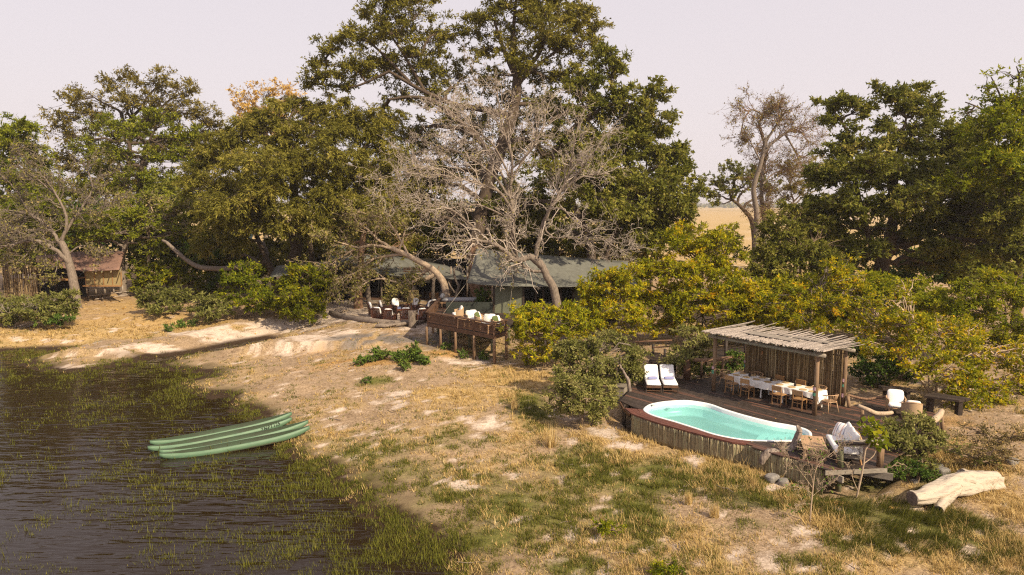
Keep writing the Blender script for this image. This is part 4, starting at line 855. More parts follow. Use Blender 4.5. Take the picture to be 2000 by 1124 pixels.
for x, y in ((-3.9, 42.2), (-2.6, 41.0), (-1.2, 40.2), (-3.4, 44.5), (-1.6, 43.6), (-.2, 42.0), (.3, 44.5), (-4.9, 44.5)):
    MB().tube([(x, y, g1(x, y) - .2), (x, y, LZ - .04)], .085, 8).build('stilt', X['greenpost'], ld_, True, world=True)
for s in (.3, .65): MB().bar(v3(dA + (dB - dA) * s + (.1, .5), LZ - .16), v3(dA + (dB - dA) * s + (2.5, 3.4), LZ - .16), .06, .2).build('bearer', X['darkpl'], ld_, world=True)
# dark canvas balustrade behind the chairs
t = thing('canvas_screen', 'low dark canvas balustrade behind the lounge armchairs', 'screen', (-4.4, 45.2, LZ))
MB().box((1.55, 0, .38), (3.1, .03, .74)).build('canvas_panel', X['darkcanvas'], t)
for x in (0, 1.55, 3.1): MB().bar((x, .05, 0), (x, .05, .8), .06).build('post', X['darkpl'], t)
# daybed
p = at(903, 590, Y=48.3); t = thing('daybed', 'wide grey daybed with a bolster at each end by the dark rail', 'daybed', (p[0], 48.3, LZ), R(2))
MB().box((0, 0, .32), (3.05, .9, .12)).build('frame', X['teak'], t); MB().cush((0, 0, .50), (3.0, .88, .26), e=.2).build('mattress', X['greycush'], t, True)
for x in (-1.42, 1.42):
    for y in (-.38, .38): MB().bar((x, y, .3), (x, y, 0), .07).build('leg', X['teak'], t)
    MB().tube([(x * .99, -.42, .76), (x * .99, .42, .76)], .16, 14).build('bolster', X['greycush'], t, True)
# lounge armchairs and side tables, set along the front rail
chairs = [(895, 613, R(-75), 'slatted', 'pale teak armchair with an upright white cushion, first along the rail from the fire pit'), (921, 622, R(15), 0, 'woven armchair with leaf patterned cushion, second along the rail'), (938, 626, R(60), 0, 'woven armchair holding the first moss green cushion'),
          (953, 630, R(-25), 0, 'woven armchair with a patterned throw cushion, between the two green cushions'), (973, 634, R(48), 0, 'woven armchair holding the second moss green cushion at the deck corner')]
tubs = None; GRP = 'woven armchairs along the lounge deck rail'
def Lp(px, py): return at(px, py, LZ + .35) * (1, 1, 0) + (0, 0, LZ)
pos = []
for k, (px, py, rz, ty, lb) in enumerate(chairs):
    p = Lp(px, py); p[1] = max(p[1], 37.6); pos.append((p, rz))
    if tubs is None: tubs = make_tub(lb, p, rz, grp=GRP)
    else: dup(tubs, p, rz, lb)
CU = 'scatter cushions on the lounge armchairs'
for k, mt, dx, dy, tl, s, lb in [(0, 'white', 0, .16, 70, .52, 'upright white cushion in the armchair nearest the fire pit'), (1, 'patt', -.12, .10, 62, .46, 'leaf patterned cushion in the second armchair along the rail'), (1, 'white', .14, .2, 66, .46, 'white back cushion behind the leaf patterned one'),
        (2, 'greenc', -.12, .12, 70, .48, 'moss green cushion nearer the middle of the rail'), (2, 'white', .12, .2, 66, .46, 'white cushion beside the middle moss green cushion'), (3, 'patt', -.12, .10, 60, .46, 'patterned cushion between the two moss green ones'), (3, 'white', .14, .2, 66, .46, 'white back cushion beside the patterned one in the middle'),
        (4, 'greenc', -.12, .1, 72, .48, 'moss green cushion at the deck corner'), (4, 'white', .14, .18, 66, .46, 'white cushion at the deck corner beside the moss green one')]:
    p, rz = pos[k]; pillow(lb, tubw(p, rz, dx, dy, .62), rz, mt, CU, s, tl)
st = None
for k, (px, py, lb) in enumerate([(901, 626, 'pale wooden stool table beside the armchair nearest the fire pit'), (910, 625, 'pale wooden stool table, second from the fire pit end'), (931, 631, 'pale wooden side table before the first green cushion'), (959, 637, 'pale wooden side table before the deck corner armchair')]):
    p = Lp(px, py + 3)
    if st is None:
        st = thing('side_table', lb, 'side table', p, 0, 'pale side tables between the lounge armchairs'); MB().box((0, 0, .50), (.44, .44, .05)).build('tabletop', X['teak'], st)
        for x in (-.17, .17):
            for y in (-.17, .17): MB().bar((x, y, .48), (x * 1.1, y * 1.1, 0), .055).build('leg', X['teak'], st)
    else: dup(st, p, .2, lb)

# ---------------------------------------------------------------- fire pit ring
def make_morris(label, loc, rz, wide=.62, grp='wooden fireside chairs'):
    t = thing('fireside_chair', label, 'chair', loc, rz, grp); h = wide / 2
    for x in (-h - .06, h + .06):
        MB().bar((x, -.38, 0), (x, -.38, .58), .08).build('leg', X['morris'], t); MB().bar((x, .34, 0), (x, .34, .58), .08).build('leg', X['morris'], t)
        MB().box((x, -.02, .605), (.15, .95, .04)).build('armrest', X['morris'], t)
        for k in range(6): MB().box((x, -.26 + k * .1, .33), (.025, .06, .5)).build('side_slat', X['morris'], t)
        MB().bar((x, -.38, .12), (x, .34, .12), .05).build('side_rail', X['morris'], t)
    MB().box((0, -.36, .26), (wide + .1, .04, .15)).build('front_rail', X['morris'], t); MB().box((0, 0, .25), (wide, .7, .03)).build('seat_base', X['morris'], t)
    for k in range(7): MB().box((-h + wide * (k + .5) / 7, .42, .62), (.055, .025, .74), rot(-.24)).build('back_slat', X['morris'], t)
    MB().box((0, .52, .98), (wide + .04, .04, .08), rot(-.24)).build('back_rail', X['morris'], t)
    MB().cush((0, -.03, .36), (wide, .68, .16), e=.18).build('seat_cushion', X['blue'], t, True); MB().cush((0, .31, .74), (wide - .02, .15, .72), rot(-.24), .2).build('back_cushion', X['white'], t, True)
    return t
GP = lambda px, py: np.array((*on(px, py)[:2], 0))
ctr = on(790, 613)
def fc_(px, py):
    p = on(px, py); return np.array((p[0], p[1], g1(p[0], p[1]) - .01))
FS = [(732, 618, 'fireside chair seen past its neighbour\'s back at the tree trunk side of the ring'), (742, 628, 'fireside chair showing its dark slatted back beside the bare log end'), (762, 631, 'fireside chair with reddish side nearest the forked log'), (753, 615, 'white backed fireside chair second along the tree trunk side'),
      (777, 611, 'white backed fireside chair facing the lagoon at the head of the ring'), (806, 611, 'white backed fireside chair behind the iron fire basket'), (793, 629, 'fireside chair with its slatted back to the lagoon, beside the stump'), (822, 630, 'fireside chair tucked against the deck railing')]
mo = None
for px, py, lb in FS:
    p = fc_(px, py); rz = math.atan2(p[1] - ctr[1], p[0] - ctr[0]) - R(90)
    if mo is None: mo = make_morris(lb, p, rz)
    else: dup(mo, p, rz, lb)
p = fc_(838, 613); t = make_morris('two seat wooden fireside settle with white cushions and denim pillows', p, math.atan2(p[1] - ctr[1], p[0] - ctr[0]) - R(112), 1.25, None); t.name = 'fireside_settle'; del_ = [o for o in t.children if 'seat_cushion' in o.name]
for o in del_: o.data.materials[0] = X['white']
rz = t.rotation_euler.z; t['category'] = 'settle'
pillow('denim blue pillow on the settle nearer the iron basket', tubw(p, rz, -.3, .1, .68), rz, 'denim', 'denim pillows on the fireside settle', .48, 70); pillow('denim blue pillow on the settle nearer the deck rail', tubw(p, rz, .3, .1, .68), rz, 'denim', 'denim pillows on the fireside settle', .48, 70)
q = on(797, 622); t = thing('fire_basket', 'rusty iron fire basket of curled rods in the middle of the chairs', 'fire basket', (q[0], q[1], q[2] - .02))
MB().tube([(0, 0, 0), (0, 0, .35)], .05, 8).build('stem', X['iron'], t, True); MB().tube([(0, 0, 0), (0, 0, .05)], .3, 12).build('base', X['iron'], t, True)
for k in range(11):
    a = k * 2 * math.pi / 11; r_ = rng.uniform(.25, .5); z_ = rng.uniform(1.1, 1.9)
    MB().tube(spline([(0, 0, .3), (r_ * .9 * math.cos(a), r_ * .9 * math.sin(a), .6), (r_ * math.cos(a + .4), r_ * math.sin(a + .4), z_ * .7), (r_ * .6 * math.cos(a + .9), r_ * .6 * math.sin(a + .9), z_)], 4), np.linspace(.035, .015, 13), 5).build('rod', X['iron'], t, True)
q = on(877 - 8, 632); p = fc_(688 + 100, 634)
p = on(805, 640); t = thing('tree_stump', 'upright grey sawn stump standing before the fireside chairs', 'stump', (p[0], p[1], p[2] - .05)); MB().tube([(0, 0, 0), (.02, 0, .3), (-.02, 0, .8), (.03, 0, 1.18), (.03, 0, 1.2)], (.29, .25, .25, .29, .27), 14).build('trunk', B['grey'], t, True); MB().tube([(.03, 0, 1.195), (.03, 0, 1.21)], .26, 14).build('sawn_top', X['cutend'], t)
t = thing('fallen_log', 'long grey fallen log lying across the sand before the fireside chairs', 'log', on(650, 614))
def og(px, py, h): p = on(px, py); return p + (0, 0, h)
MB().tube(spline([og(645, 613, .12), og(672, 622, .12), og(705, 629, .16), og(745, 634, .16), og(790, 636, .15), og(820, 634, .16)], 6), np.interp(np.linspace(0, 1, 31), [0, .1, .5, 1], [.12, .19, .22, .17]), 10).build('trunk', B['grey'], t, True, world=True)
for pts, r in (([(740, 640), (755, 633), (765, 629), (775, 631)], .10), ([(738, 641), (770, 640), (800, 638), (828, 632)], .16), ([(735, 641), (752, 642), (775, 641)], .12)):
    MB().tube(spline([og(a, b_, .15 + .12 * (i == 2)) for i, (a, b_) in enumerate(pts)], 5), np.linspace(r, r * .55, (len(pts) - 1) * 5 + 1), 8).build('limb', B['grey'], t, True, world=True)

# ---------------------------------------------------------------- tents
def quadgrid(mb, A_, Bq, Cq, Dq, n1, n2, sag=0., fl=0.):
    """sheet A-B-C-D, A-B at the top"""
    u = np.linspace(0, 1, n1); v = np.linspace(0, 1, n2); UU, VV = np.meshgrid(u, v)
    Pq = (np.array(A_) * (1 - UU)[..., None] + np.array(Bq) * UU[..., None]) * (1 - VV)[..., None] + (np.array(Dq) * (1 - UU)[..., None] + np.array(Cq) * UU[..., None]) * VV[..., None]
    Pq[..., 2] -= sag * np.sin(math.pi * UU) ** 1 * .6 + sag * np.sin(math.pi * VV) + fl * (fbm(UU * 7, VV * 5, 3) - .5)
    i, j = np.meshgrid(np.arange(n2 - 1), np.arange(n1 - 1), indexing='ij'); i = i.ravel(); j = j.ravel()
    return mb.add(Pq.reshape(-1, 3), np.stack([i * n1 + j, (i + 1) * n1 + j, (i + 1) * n1 + j + 1, i * n1 + j + 1], 1).tolist())
def solid(o, t=.03): m_ = o.modifiers.new('thickness', 'SOLIDIFY'); m_.thickness = t; return o
mt_ = thing('main_tent', 'large grey green canvas lounge tent behind the bare tree', 'tent', (1, 45.5, LZ))
eL, eM, eR = np.array((-3.05, 45.7, 4.42)), np.array((0., 44.0, 4.40)), np.array((8.6, 45.6, 4.25)); rL, rR = np.array((-2.5, 48.4, 6.55)), np.array((8.6, 50.6, 5.45)); bL, bR = np.array((-2.6, 52.2, 4.3)), np.array((8.8, 55.0, 4.2))
rM = np.array((.3, 48.8, 6.2)); rQ = np.array((3.5, 49.5, 5.9))
b_ = MB(); quadgrid(b_, rL, rM, eM, eL, 12, 10, .10, .08); solid(b_.build('roof_canvas', X['canvas'], mt_, True, world=True))
b_ = MB(); quadgrid(b_, rM, rR, eR, eM, 22, 10, .12, .08); solid(b_.build('roof_canvas', X['canvas'], mt_, True, world=True))
b_ = MB(); quadgrid(b_, rR, rL, bL, bR, 16, 8, .10, .08); solid(b_.build('roof_canvas', X['canvas'], mt_, True, world=True))
MB().bar(eM + (-.0, 1.3, -.25), (8.4, 46.9, 4.0), .14, .2).build('eave_beam', X['darkpl'], mt_, world=True)
solid(MB().add([(-1.2, 45.3, 2.05), (.72, 45.0, 2.05), (.72, 45.0, 4.22), (-1.2, 45.3, 4.22)], [(0, 1, 2, 3)]).build('wall_canvas', X['wallcanvas'], mt_, world=True), .02)
solid(MB().add([(4.2, 46.2, 2.05), (6.2, 46.5, 2.05), (6.2, 46.5, 4.1), (4.2, 46.2, 4.1)], [(0, 1, 2, 3)]).build('wall_canvas', X['wallcanvas'], mt_, world=True), .02)
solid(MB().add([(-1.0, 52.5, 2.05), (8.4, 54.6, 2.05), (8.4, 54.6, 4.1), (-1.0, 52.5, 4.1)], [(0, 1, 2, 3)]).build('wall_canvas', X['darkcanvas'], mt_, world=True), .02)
MB().box((4, 49.6, LZ - .05), (9.5, 7.4, .08)).build('floor', X['darkpl'], mt_, world=True)
for x, y in ((-1.22, 45.32), (.76, 45.02), (1.6, 45.3), (2.1, 45.45), (3.3, 45.8), (4.15, 46.05), (6.3, 46.4), (8.3, 46.8), (-1.2, 48.8)): MB().bar((x, y, LZ - .1), (x, y, 4.3), .13).build('pole', X['darkpl'], mt_, world=True)
MB().bar((.76, 45.05, 2.95), (4.15, 46.0, 2.95), .08).build('rail', X['darkpl'], mt_, world=True); MB().bar((1.65, 45.35, 4.08), (3.3, 45.8, 4.08), .25, .05).build('valance', X['darkcanvas'], mt_, world=True)
for x, y in ((1.2, 47), (2.6, 47.5)): MB().cush((x, y, 2.5), (1.3, .8, .7), e=.3).build('couch', X['greycush'], mt_, True, world=True)
for a_, g_ in (((-3.05, 45.7, 4.42), (-4.6, 44.6)), ((-2.5, 48.4, 6.55), (-5.0, 51.5)), ((0., 44.0, 4.4), (-.2, 42.9)), ((4.4, 44.8, 4.3), (4.9, 41.8)), ((8.6, 45.6, 4.25), (10.4, 43.6))):
    MB().tube([a_, (g_[0], g_[1], g1(*g_) if g_[0] > 0 or g_[1] > 51 else LZ)], .014, 4).build('guy_rope', X['greypl'], mt_, world=True)
# dining tent to the left of it
dt_ = thing('dining_tent', 'long low canvas mess tent with open dark front behind the leaning tree', 'tent', (-6.5, 56, 1.5))
a1, a2 = at(795, 508, Y=59.6), at(912, 542, Y=55.1); a3, a4 = at(905, 527, Y=60.6), at(800, 500, Y=63.6); f1 = at(850, 545, Y=55.1)
rg1, rg2 = at(770, 500, Y=61.1), at(905, 524, Y=61.1); ev1, ev2 = at(735, 556, Y=56.6), at(913, 546, Y=56.1)
b_ = MB(); quadgrid(b_, rg1, rg2, ev2, at(845, 544, Y=56.2), 12, 8, .05, .06); solid(b_.build('roof_canvas', X['canvas'], dt_, True, world=True))
lft = at(655, 516, Y=57.6); lf2 = at(525, 542, Y=55.6)
b_ = MB(); quadgrid(b_, rg1 + (-.1, 0, .02), at(845, 543, Y=56.2), at(830, 545, Y=56.1), at(700, 530, Y=57.6), 8, 4, .03, .03); solid(b_.build('roof_canvas', X['canvas'], dt_, True, world=True))
b_ = MB(); quadgrid(b_, at(640, 500, Y=62.6), at(775, 497, Y=62.6), at(735, 520, Y=58.6), lft, 8, 6, .05, .05); solid(b_.build('roof_canvas', X['canvas'], dt_, True, world=True))
for z in (.35, .75, 1.15): MB().bar(at(788, 521, Y=56.6) + (0, 0, -z * .35), at(845, 522, Y=56.6) + (0, 0, -z * .35), .09).build('gable_beam', X['brownpl'], dt_, world=True)
fx0, fx1 = at(690, 560, Y=60.6)[0], at(915, 560, Y=60.6)[0]
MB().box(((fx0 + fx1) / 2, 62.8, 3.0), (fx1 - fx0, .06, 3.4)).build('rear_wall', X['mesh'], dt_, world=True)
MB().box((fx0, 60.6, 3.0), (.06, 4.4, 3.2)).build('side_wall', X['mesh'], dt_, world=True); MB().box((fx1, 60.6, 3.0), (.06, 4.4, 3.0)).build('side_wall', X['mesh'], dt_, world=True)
MB().box(((fx0 + fx1) / 2, 60.4, 1.58), (fx1 - fx0, 5.0, .12)).build('floor', X['brownpl'], dt_, world=True); MB().box(((fx0 + fx1) / 2, 57.6, 1.5), (fx1 - fx0, .5, .1)).build('front_step', X['greypl'], dt_, world=True)
for px in (700, 745, 800, 845, 880, 912):
    p = at(px, 583, Y=58.0); MB().tube([(p[0], 58.0, 1.4), (p[0] + .06, 58.0, 4.4)], .09, 8).build('pole', B['grey'], dt_, True, world=True)
for x in (-9.3, -8.6): MB().box((x, 59.8, 2.0), (.5, .5, .7)).build('cabinet', X['brownpl'], dt_, world=True)
p = on(807, 590); p = at(807, 576, Y=57.2); t = thing('cloth_table', 'small table under a cream cloth before the mess tent', 'table', (p[0], 57.2, 1.5)); MB().box((0, 0, .5), (.9, .6, 1.0)).build('cloth', X['khaki'], t); MB().cush((0, 0, 1.2), (.6, .4, .4), e=.5).build('basin', X['stone'], t, True)
p = at(848, 575, Y=58.4); t = thing('wooden_chest', 'brown wooden chest on the mess tent floor by the pole', 'chest', (p[0], 58.4, 1.64)); MB().box((0, 0, .25), (.8, .5, .5)).build('body', X['oak'], t); MB().box((0, 0, .52), (.84, .54, .05)).build('lid', X['brownpl'], t)
p = at(870, 568, Y=58.6); t = thing('slung_chair', 'grey sling chair in the shade of the mess tent eave', 'chair', (p[0], 58.6, 1.64)); MB().box((0, 0, .5), (.9, .7, .1), rot(.2)).build('seat', X['greycush'], t); MB().box((0, .35, .9), (.9, .08, .8), rot(-.3)).build('backrest', X['greycush'], t)
for x in (-.4, .4): MB().bar((x, -.3, .5), (x, -.3, 0), .05).build('leg', X['darkpl'], t); MB().bar((x, .3, .5), (x, .3, 0), .05).build('leg', X['darkpl'], t)
# grey canopy edge left of the yellow bush, pale green roofs far back
t = thing('canopy_tent', 'low tent roof edge showing grey on both sides of the yellow green bush', 'tent', (-16, 57, 1.5))
b_ = MB(); quadgrid(b_, at(540, 520, Y=58.5), at(668, 506, Y=58.5), at(660, 520, Y=56), at(524, 543, Y=56), 10, 6, .05, .05); solid(b_.build('roof_canvas', X['canvas'], t, True, world=True))
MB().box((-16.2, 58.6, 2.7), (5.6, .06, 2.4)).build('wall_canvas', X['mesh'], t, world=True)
for px in (530, 592, 650): p = at(px, 590, Y=56.3); MB().tube([(p[0], 56.3, 1.4), (p[0], 56.3, 3.6)], .06, 7).build('pole', X['darkpl'], t, True, world=True)
gt = None
for px0, px1, py, Yg, lb in ((394, 478, 472, 72, 'pale green tent roof glimpsed beneath the drooping olive tree'), (615, 800, 482, 68, 'pale green tent roof glimpsed through the leaning tree\'s branches')):
    a_, c_ = at(px0, py, Y=Yg), at(px1, py, Y=Yg); W2_ = (c_ - a_)[0]; t = thing('guest_tent', lb, 'tent', (*((a_ + c_) / 2)[:2], 1.5), 0, 'guest tents glimpsed between the trees'); z_ = a_[2]
    b_ = MB(); quadgrid(b_, (a_[0], Yg + 3, z_ + .9), (c_[0], Yg + 3, z_ + .9), (c_[0] + .3, Yg, z_ - .4), (a_[0] - .3, Yg, z_ - .4), 10, 6, .06, .05); solid(b_.build('roof_canvas', X['canvas2'], t, True, world=True))
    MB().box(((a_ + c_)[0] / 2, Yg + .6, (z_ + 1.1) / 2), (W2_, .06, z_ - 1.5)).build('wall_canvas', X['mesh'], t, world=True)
# brown roofed tent at the left
lt = thing('brown_roofed_tent', 'khaki guest tent with rust brown roof and dark verandah behind the thick grey trunk', 'tent', (-34, 59, 1.5))
q = lambda px, py, Y: at(px, py, Y=Y)
b_ = MB(); quadgrid(b_, q(150, 492, 62), q(243, 490, 62), q(233, 527, 58), q(160, 530, 58), 12, 7, .05, .04); solid(b_.build('roof_canvas', X['rust'], lt, True, world=True))
b_ = MB(); quadgrid(b_, q(70, 500, 62), q(150, 492, 62), q(160, 530, 58), q(70, 512, 58), 12, 7, .05, .04); solid(b_.build('roof_canvas', X['rust'], lt, True, world=True))
k0, k1 = q(168, 560, 58.6), q(238, 558, 58.6); zt, zb = q(170, 528, 58.6)[2], q(170, 558, 58.6)[2]
MB().box(((k0 + k1)[0] / 2, 58.7, (zt + zb) / 2), (k1[0] - k0[0], .06, zt - zb)).build('wall_canvas', X['khaki'], lt, world=True)
for x in np.linspace(k0[0], k1[0], 5): MB().bar((x, 58.62, zb), (x, 58.62, zt), .05).build('wall_pole', X['oak'], lt, world=True); MB().tube([(x, 58.7, zb - .7), (x, 58.7, zb)], .07, 7).build('stilt', X['greypl'], lt, True, world=True); MB().bar((x - .1, 58.9, zt + .2), (x + .45, 57.7, zt - .1), .07).build('rafter', X['pole'], lt, world=True)
MB().bar((k0[0] - .2, 58.5, zb - .03), (k1[0], 58.5, zb - .03), .14, .1).build('floor_beam', X['oak'], lt, world=True)
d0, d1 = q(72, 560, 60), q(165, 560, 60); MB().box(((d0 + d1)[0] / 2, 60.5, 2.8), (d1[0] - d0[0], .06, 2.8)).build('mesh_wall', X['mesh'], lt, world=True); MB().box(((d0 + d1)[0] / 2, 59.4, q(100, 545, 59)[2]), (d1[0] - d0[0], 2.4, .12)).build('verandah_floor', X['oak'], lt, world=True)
for px in (76, 110, 150): p = q(px, 560, 58.4); MB().bar((p[0], 58.4, 1.2), (p[0], 58.4, 4.3), .1).build('verandah_post', X['darkpl'], lt, world=True)
MB().bar((d0[0], 58.4, q(90, 534, 58.4)[2]), (d1[0], 58.4, q(90, 534, 58.4)[2]), .07).build('verandah_rail', X['darkpl'], lt, world=True)
s0, s1 = q(8, 560, 57.5), q(76, 560, 57.5); t = thing('reed_fence', 'leaning khaki reed pole screen at the end of the brown roofed tent', 'fence', (s0[0], 57.5, 1.2)); zt = q(30, 520, 57.5)[2]
for i in range(58):
    x = s0[0] + (s1[0] - s0[0]) * i / 57; o = link('screen_pole', random.choice(sm), t); o.location = (x - s0[0], rng.uniform(-.05, .05), -.1); o.scale = (1.3, 1.3, (zt - 1.1) * rng.uniform(.93, 1.03)); o.rotation_euler = (rng.normal(0, .02), rng.normal(-.05, .015), rng.random() * 6)
t = thing('low_pole_fence', 'thin two rail pole fence in front of the khaki tent wall', 'fence', on(172, 590)); p = on(173, 588)
MB().tube([p - (0, 0, .2), p + (0, 0, 1.15)], .09, 8).build('post', B['dark'], t, True, world=True); p2 = on(262, 577); MB().tube([p2 - (0, 0, .2), p2 + (0, 0, .7)], .06, 7).build('post', B['grey'], t, True, world=True)
MB().tube([p + (0, 0, .42), p2 + (.3, 0, .45)], .035, 6).build('rail', B['silver'], t, True, world=True); MB().tube([p + (.6, 0, .15), p2 + (.5, 0, .18)], .035, 6).build('rail', B['silver'], t, True, world=True)
# small green tent at the right
Yt = 45.5; t = thing('arched_tent', 'small green tent with pale arched eave under the dark tree at the far side', 'tent', (at(1750, 580, Y=Yt)[0], Yt, 1.3))
b_ = MB(); ridge = [at(1712 + k * 6, 570 - 9 * math.sin(math.pi * (k + .5) / 9.), Y=Yt) for k in range(9)]
V = [r_ for r_ in ridge] + [r_ + (1.6, 4, .6) for r_ in ridge]; b_.add(V, [(i, i + 1, 10 + i, 9 + i) for i in range(8)]); solid(b_.build('roof_canvas', X['darkcanvas'], t, True, world=True))
MB().tube(ridge, .05, 7).build('eave_edge', X['greypl'], t, True, world=True)
e0 = ridge[0]; e1_ = ridge[-1]; MB().box(((e0 + e1_)[0] / 2 + .6, Yt + 1.2, 1.9), ((e1_ - e0)[0], .05, 2.2)).build('wall_canvas', X['darkcanvas'], t, world=True)
# ---------------------------------------------------------------- trees and bushes
def unit(v): return v / (np.linalg.norm(v, axis=-1, keepdims=True) + 1e-9)
def branchset(S, E_, r0, r1, N=6, wob=.10, lift=.12):
    """curved limbs from S to E (B,3)"""
    B_ = len(S); t = np.linspace(0, 1, N)[None, :, None]; Ln = np.linalg.norm(E_ - S, axis=1)[:, None, None]
    P = S[:, None] * (1 - t) + E_[:, None] * t; w_ = rng.normal(size=(B_, N, 3)) * wob * .5; w_ = np.cumsum(w_, 1); w_ -= w_[:, :1] + (w_[:, -1:] - w_[:, :1]) * t
    P = P + w_ * Ln; P[..., 2] += lift * Ln[..., 0] * np.sin(math.pi * t[..., 0])
    r = (r0[:, None] * (1 - t[..., 0]) + r1[:, None] * t[..., 0]); return P, r
def leaves(big, ctr, ax, size, tint, droop=0., flat=.5, slim=.45, tri=False):
    n = len(ctr); a = unit(ax + rng.normal(size=(n, 3)) * .7 + np.array((0, 0, -droop)))
    nr = rng.normal(size=(n, 3)) + np.array((0, 0, flat * 2)); b_ = unit(np.cross(nr, a)); l = (size * rng.uniform(.6, 1.35, n))[:, None]; w_ = l * slim
    if tri: V = np.stack([ctr - b_ * w_ * .6, ctr + b_ * w_ * .6, ctr + a * l * 1.1], 1); big.add(V.reshape(-1, 3), np.arange(n * 3).reshape(-1, 3), np.repeat(tint, 3))
    else:
        up = np.cross(a, b_) * l * .12
        V = np.stack([ctr, ctr + a * l * .45 + b_ * w_ * .6 + up, ctr + a * l, ctr + a * l * .45 - b_ * w_ * .6 + up], 1); big.add(V.reshape(-1, 3), np.arange(n * 4).reshape(-1, 4), np.repeat(tint, 4))
TOT = [0]; LAIK = 1.92
def tree(name, label, base, trunk, blobs, lm, bm, Y=None, r0=.3, lai=2.6, leaf=.0040, clump=.75, droop=0., slim=.42, flat=.5, cat='tree', group=None, tintb=.45, tvar=.28, tints=.16, hang=0., shell=.55, twig=True, asp=.65, z=None, stems=None, limbs=None, nl=1.0, outl=.8, minr=.0):
    """base: pixel of the foot (or world point); trunk: pixels of the trunk above it; blobs: (px,py,rx,ry,dY[,k]) masses of foliage"""
    if Y is None:
        p = on(*base); Y = p[1]
    else:
        p = at(base[0], base[1], Y=Y); p[2] = g1(p[0], p[1]) if z is None else z
    t = thing(name, label, cat, (p[0], p[1], p[2] - .05), 0, group)
    tp = [p - (0, 0, .15)] + [at(a, b_, Y=Y + (q[0] if q else 0)) for a, b_, *q in trunk]; wood = Big()
    T_ = spline(tp, 6) if len(tp) > 2 else resample(np.array(tp), 7); rt = np.linspace(r0, r0 * .45, len(T_)); rt[0] *= 1.35; rt[1] *= 1.12
    T_ = T_ + np.r_[[(0, 0, 0)], rng.normal(size=(len(T_) - 1, 3)) * r0 * .05]
    wood.tubes(T_[None], rt[None], 9)
    for l in (limbs or []):                                   # hand placed limbs: pixel path, start radius, end radius
        pts, ra, rb = l; Pq = spline([at(a, b_, Y=Y + (q[0] if q else 0)) for a, b_, *q in pts], 6); wood.tubes(Pq[None], np.linspace(ra, rb, len(Pq))[None], 7); 
    BC = np.array([at(a, b_, Y=Y + dy) for a, b_, rx, ry, dy, *k in blobs]); BR = np.array([(pxw(rx, Y), pxw(rx, Y) * asp, pxw(ry, Y)) for a, b_, rx, ry, dy, *k in blobs])
    allP = np.concatenate([T_[len(T_) // 3:]] + [spline([at(a, b_, Y=Y + (q[0] if q else 0)) for a, b_, *q in l[0]], 6)[3:] for l in (limbs or [])])
    crown = Big(); leafs = leaf * Y
    for c, r, bl in zip(BC, BR, blobs):
        k = bl[5] if len(bl) > 5 else 1.0
        dd = np.linalg.norm(allP - c, axis=1) + np.maximum(allP[:, 2] - c[2], 0) * 1.0; s = allP[np.argmin(dd)]
        vol = r[0] * r[2]; nc = int(np.clip(vol / (clump ** 2) * 5.2, 7, 110))
        P, rr = branchset(s[None], (c - (0, 0, r[2] * .2))[None], np.array([max(min(r0 * .5, .05 + .03 * np.linalg.norm(c - s)), .03)]), np.array([.035]), 8, .12, .08); wood.tubes(P, rr, 6)
        u = unit(rng.normal(size=(nc, 3))); rad = rng.random(nc) ** shell; u[:, 2] = u[:, 2] * .9 + .1
        cc = c + u * rad[:, None] * r * .95
        st_ = P[0][rng.integers(3, 8, nc)]; P2_, r2_ = branchset(st_, cc, np.full(nc, .032), np.full(nc, .012), 5, .14, .06); wood.tubes(P2_, r2_, 4)
        if minr: r2_ = np.maximum(r2_, minr)
        area = LAIK * lai * k * math.pi * r[0] * r[2]; tri = Y > 35; nleaf = min(int(area / (leafs ** 2 * slim * .62)), 60000)
        npt = max(4, min(12, nleaf // max(nc * 9, 1))); sg = np.array((1, 1, .62)) * clump; nt_ = nc * npt; i2 = np.repeat(np.arange(nc), npt)   # sprays: leaves set along twigs
        dv_ = unit(rng.normal(size=(nt_, 3)) + (cc[i2] - c) / r * .7) * sg * rng.uniform(.55, 1.15, nt_)[:, None]
        if hang: dv_[:, 2] -= rng.random(nt_) * hang * clump * 1.6
        wts = rng.uniform(.3, 1.7, nt_) * rng.uniform(.4, 1.6, nc)[i2]; ti_ = rng.choice(nt_, nleaf, p=wts / wts.sum()); tt = rng.random(nleaf) ** .8 * 1.05
        pos = cc[i2[ti_]] + dv_[ti_] * tt[:, None]; pos[:, 2] -= droop * .35 * clump * tt ** 2; pos = pos + np.clip(rng.normal(size=(nleaf, 3)), -1.8, 1.8) * clump * .085
        tb_t = tintb + (rng.normal(size=nc) * tvar * .5)[i2] + rng.normal(size=nt_) * tvar * .35
        leaves(crown, pos, unit(dv_[ti_]) * outl, leafs, np.clip(tb_t[ti_] + rng.normal(size=nleaf) * tints, 0, 1), droop, flat, slim, tri); TOT[0] += nleaf
        if twig:
            sel = rng.random(nt_) < 3.0 / npt; s0 = cc[i2[sel]]; e_ = s0 + dv_[sel]; P3, r3 = branchset(s0, e_, np.full(len(s0), .011), np.full(len(s0), .005), 3, .06, 0); wood.tubes(P3, r3, 3)
    wood.build('trunk' if stems is None else 'stems', bm, t, True); crown.build('crown', lm, t)
    return t
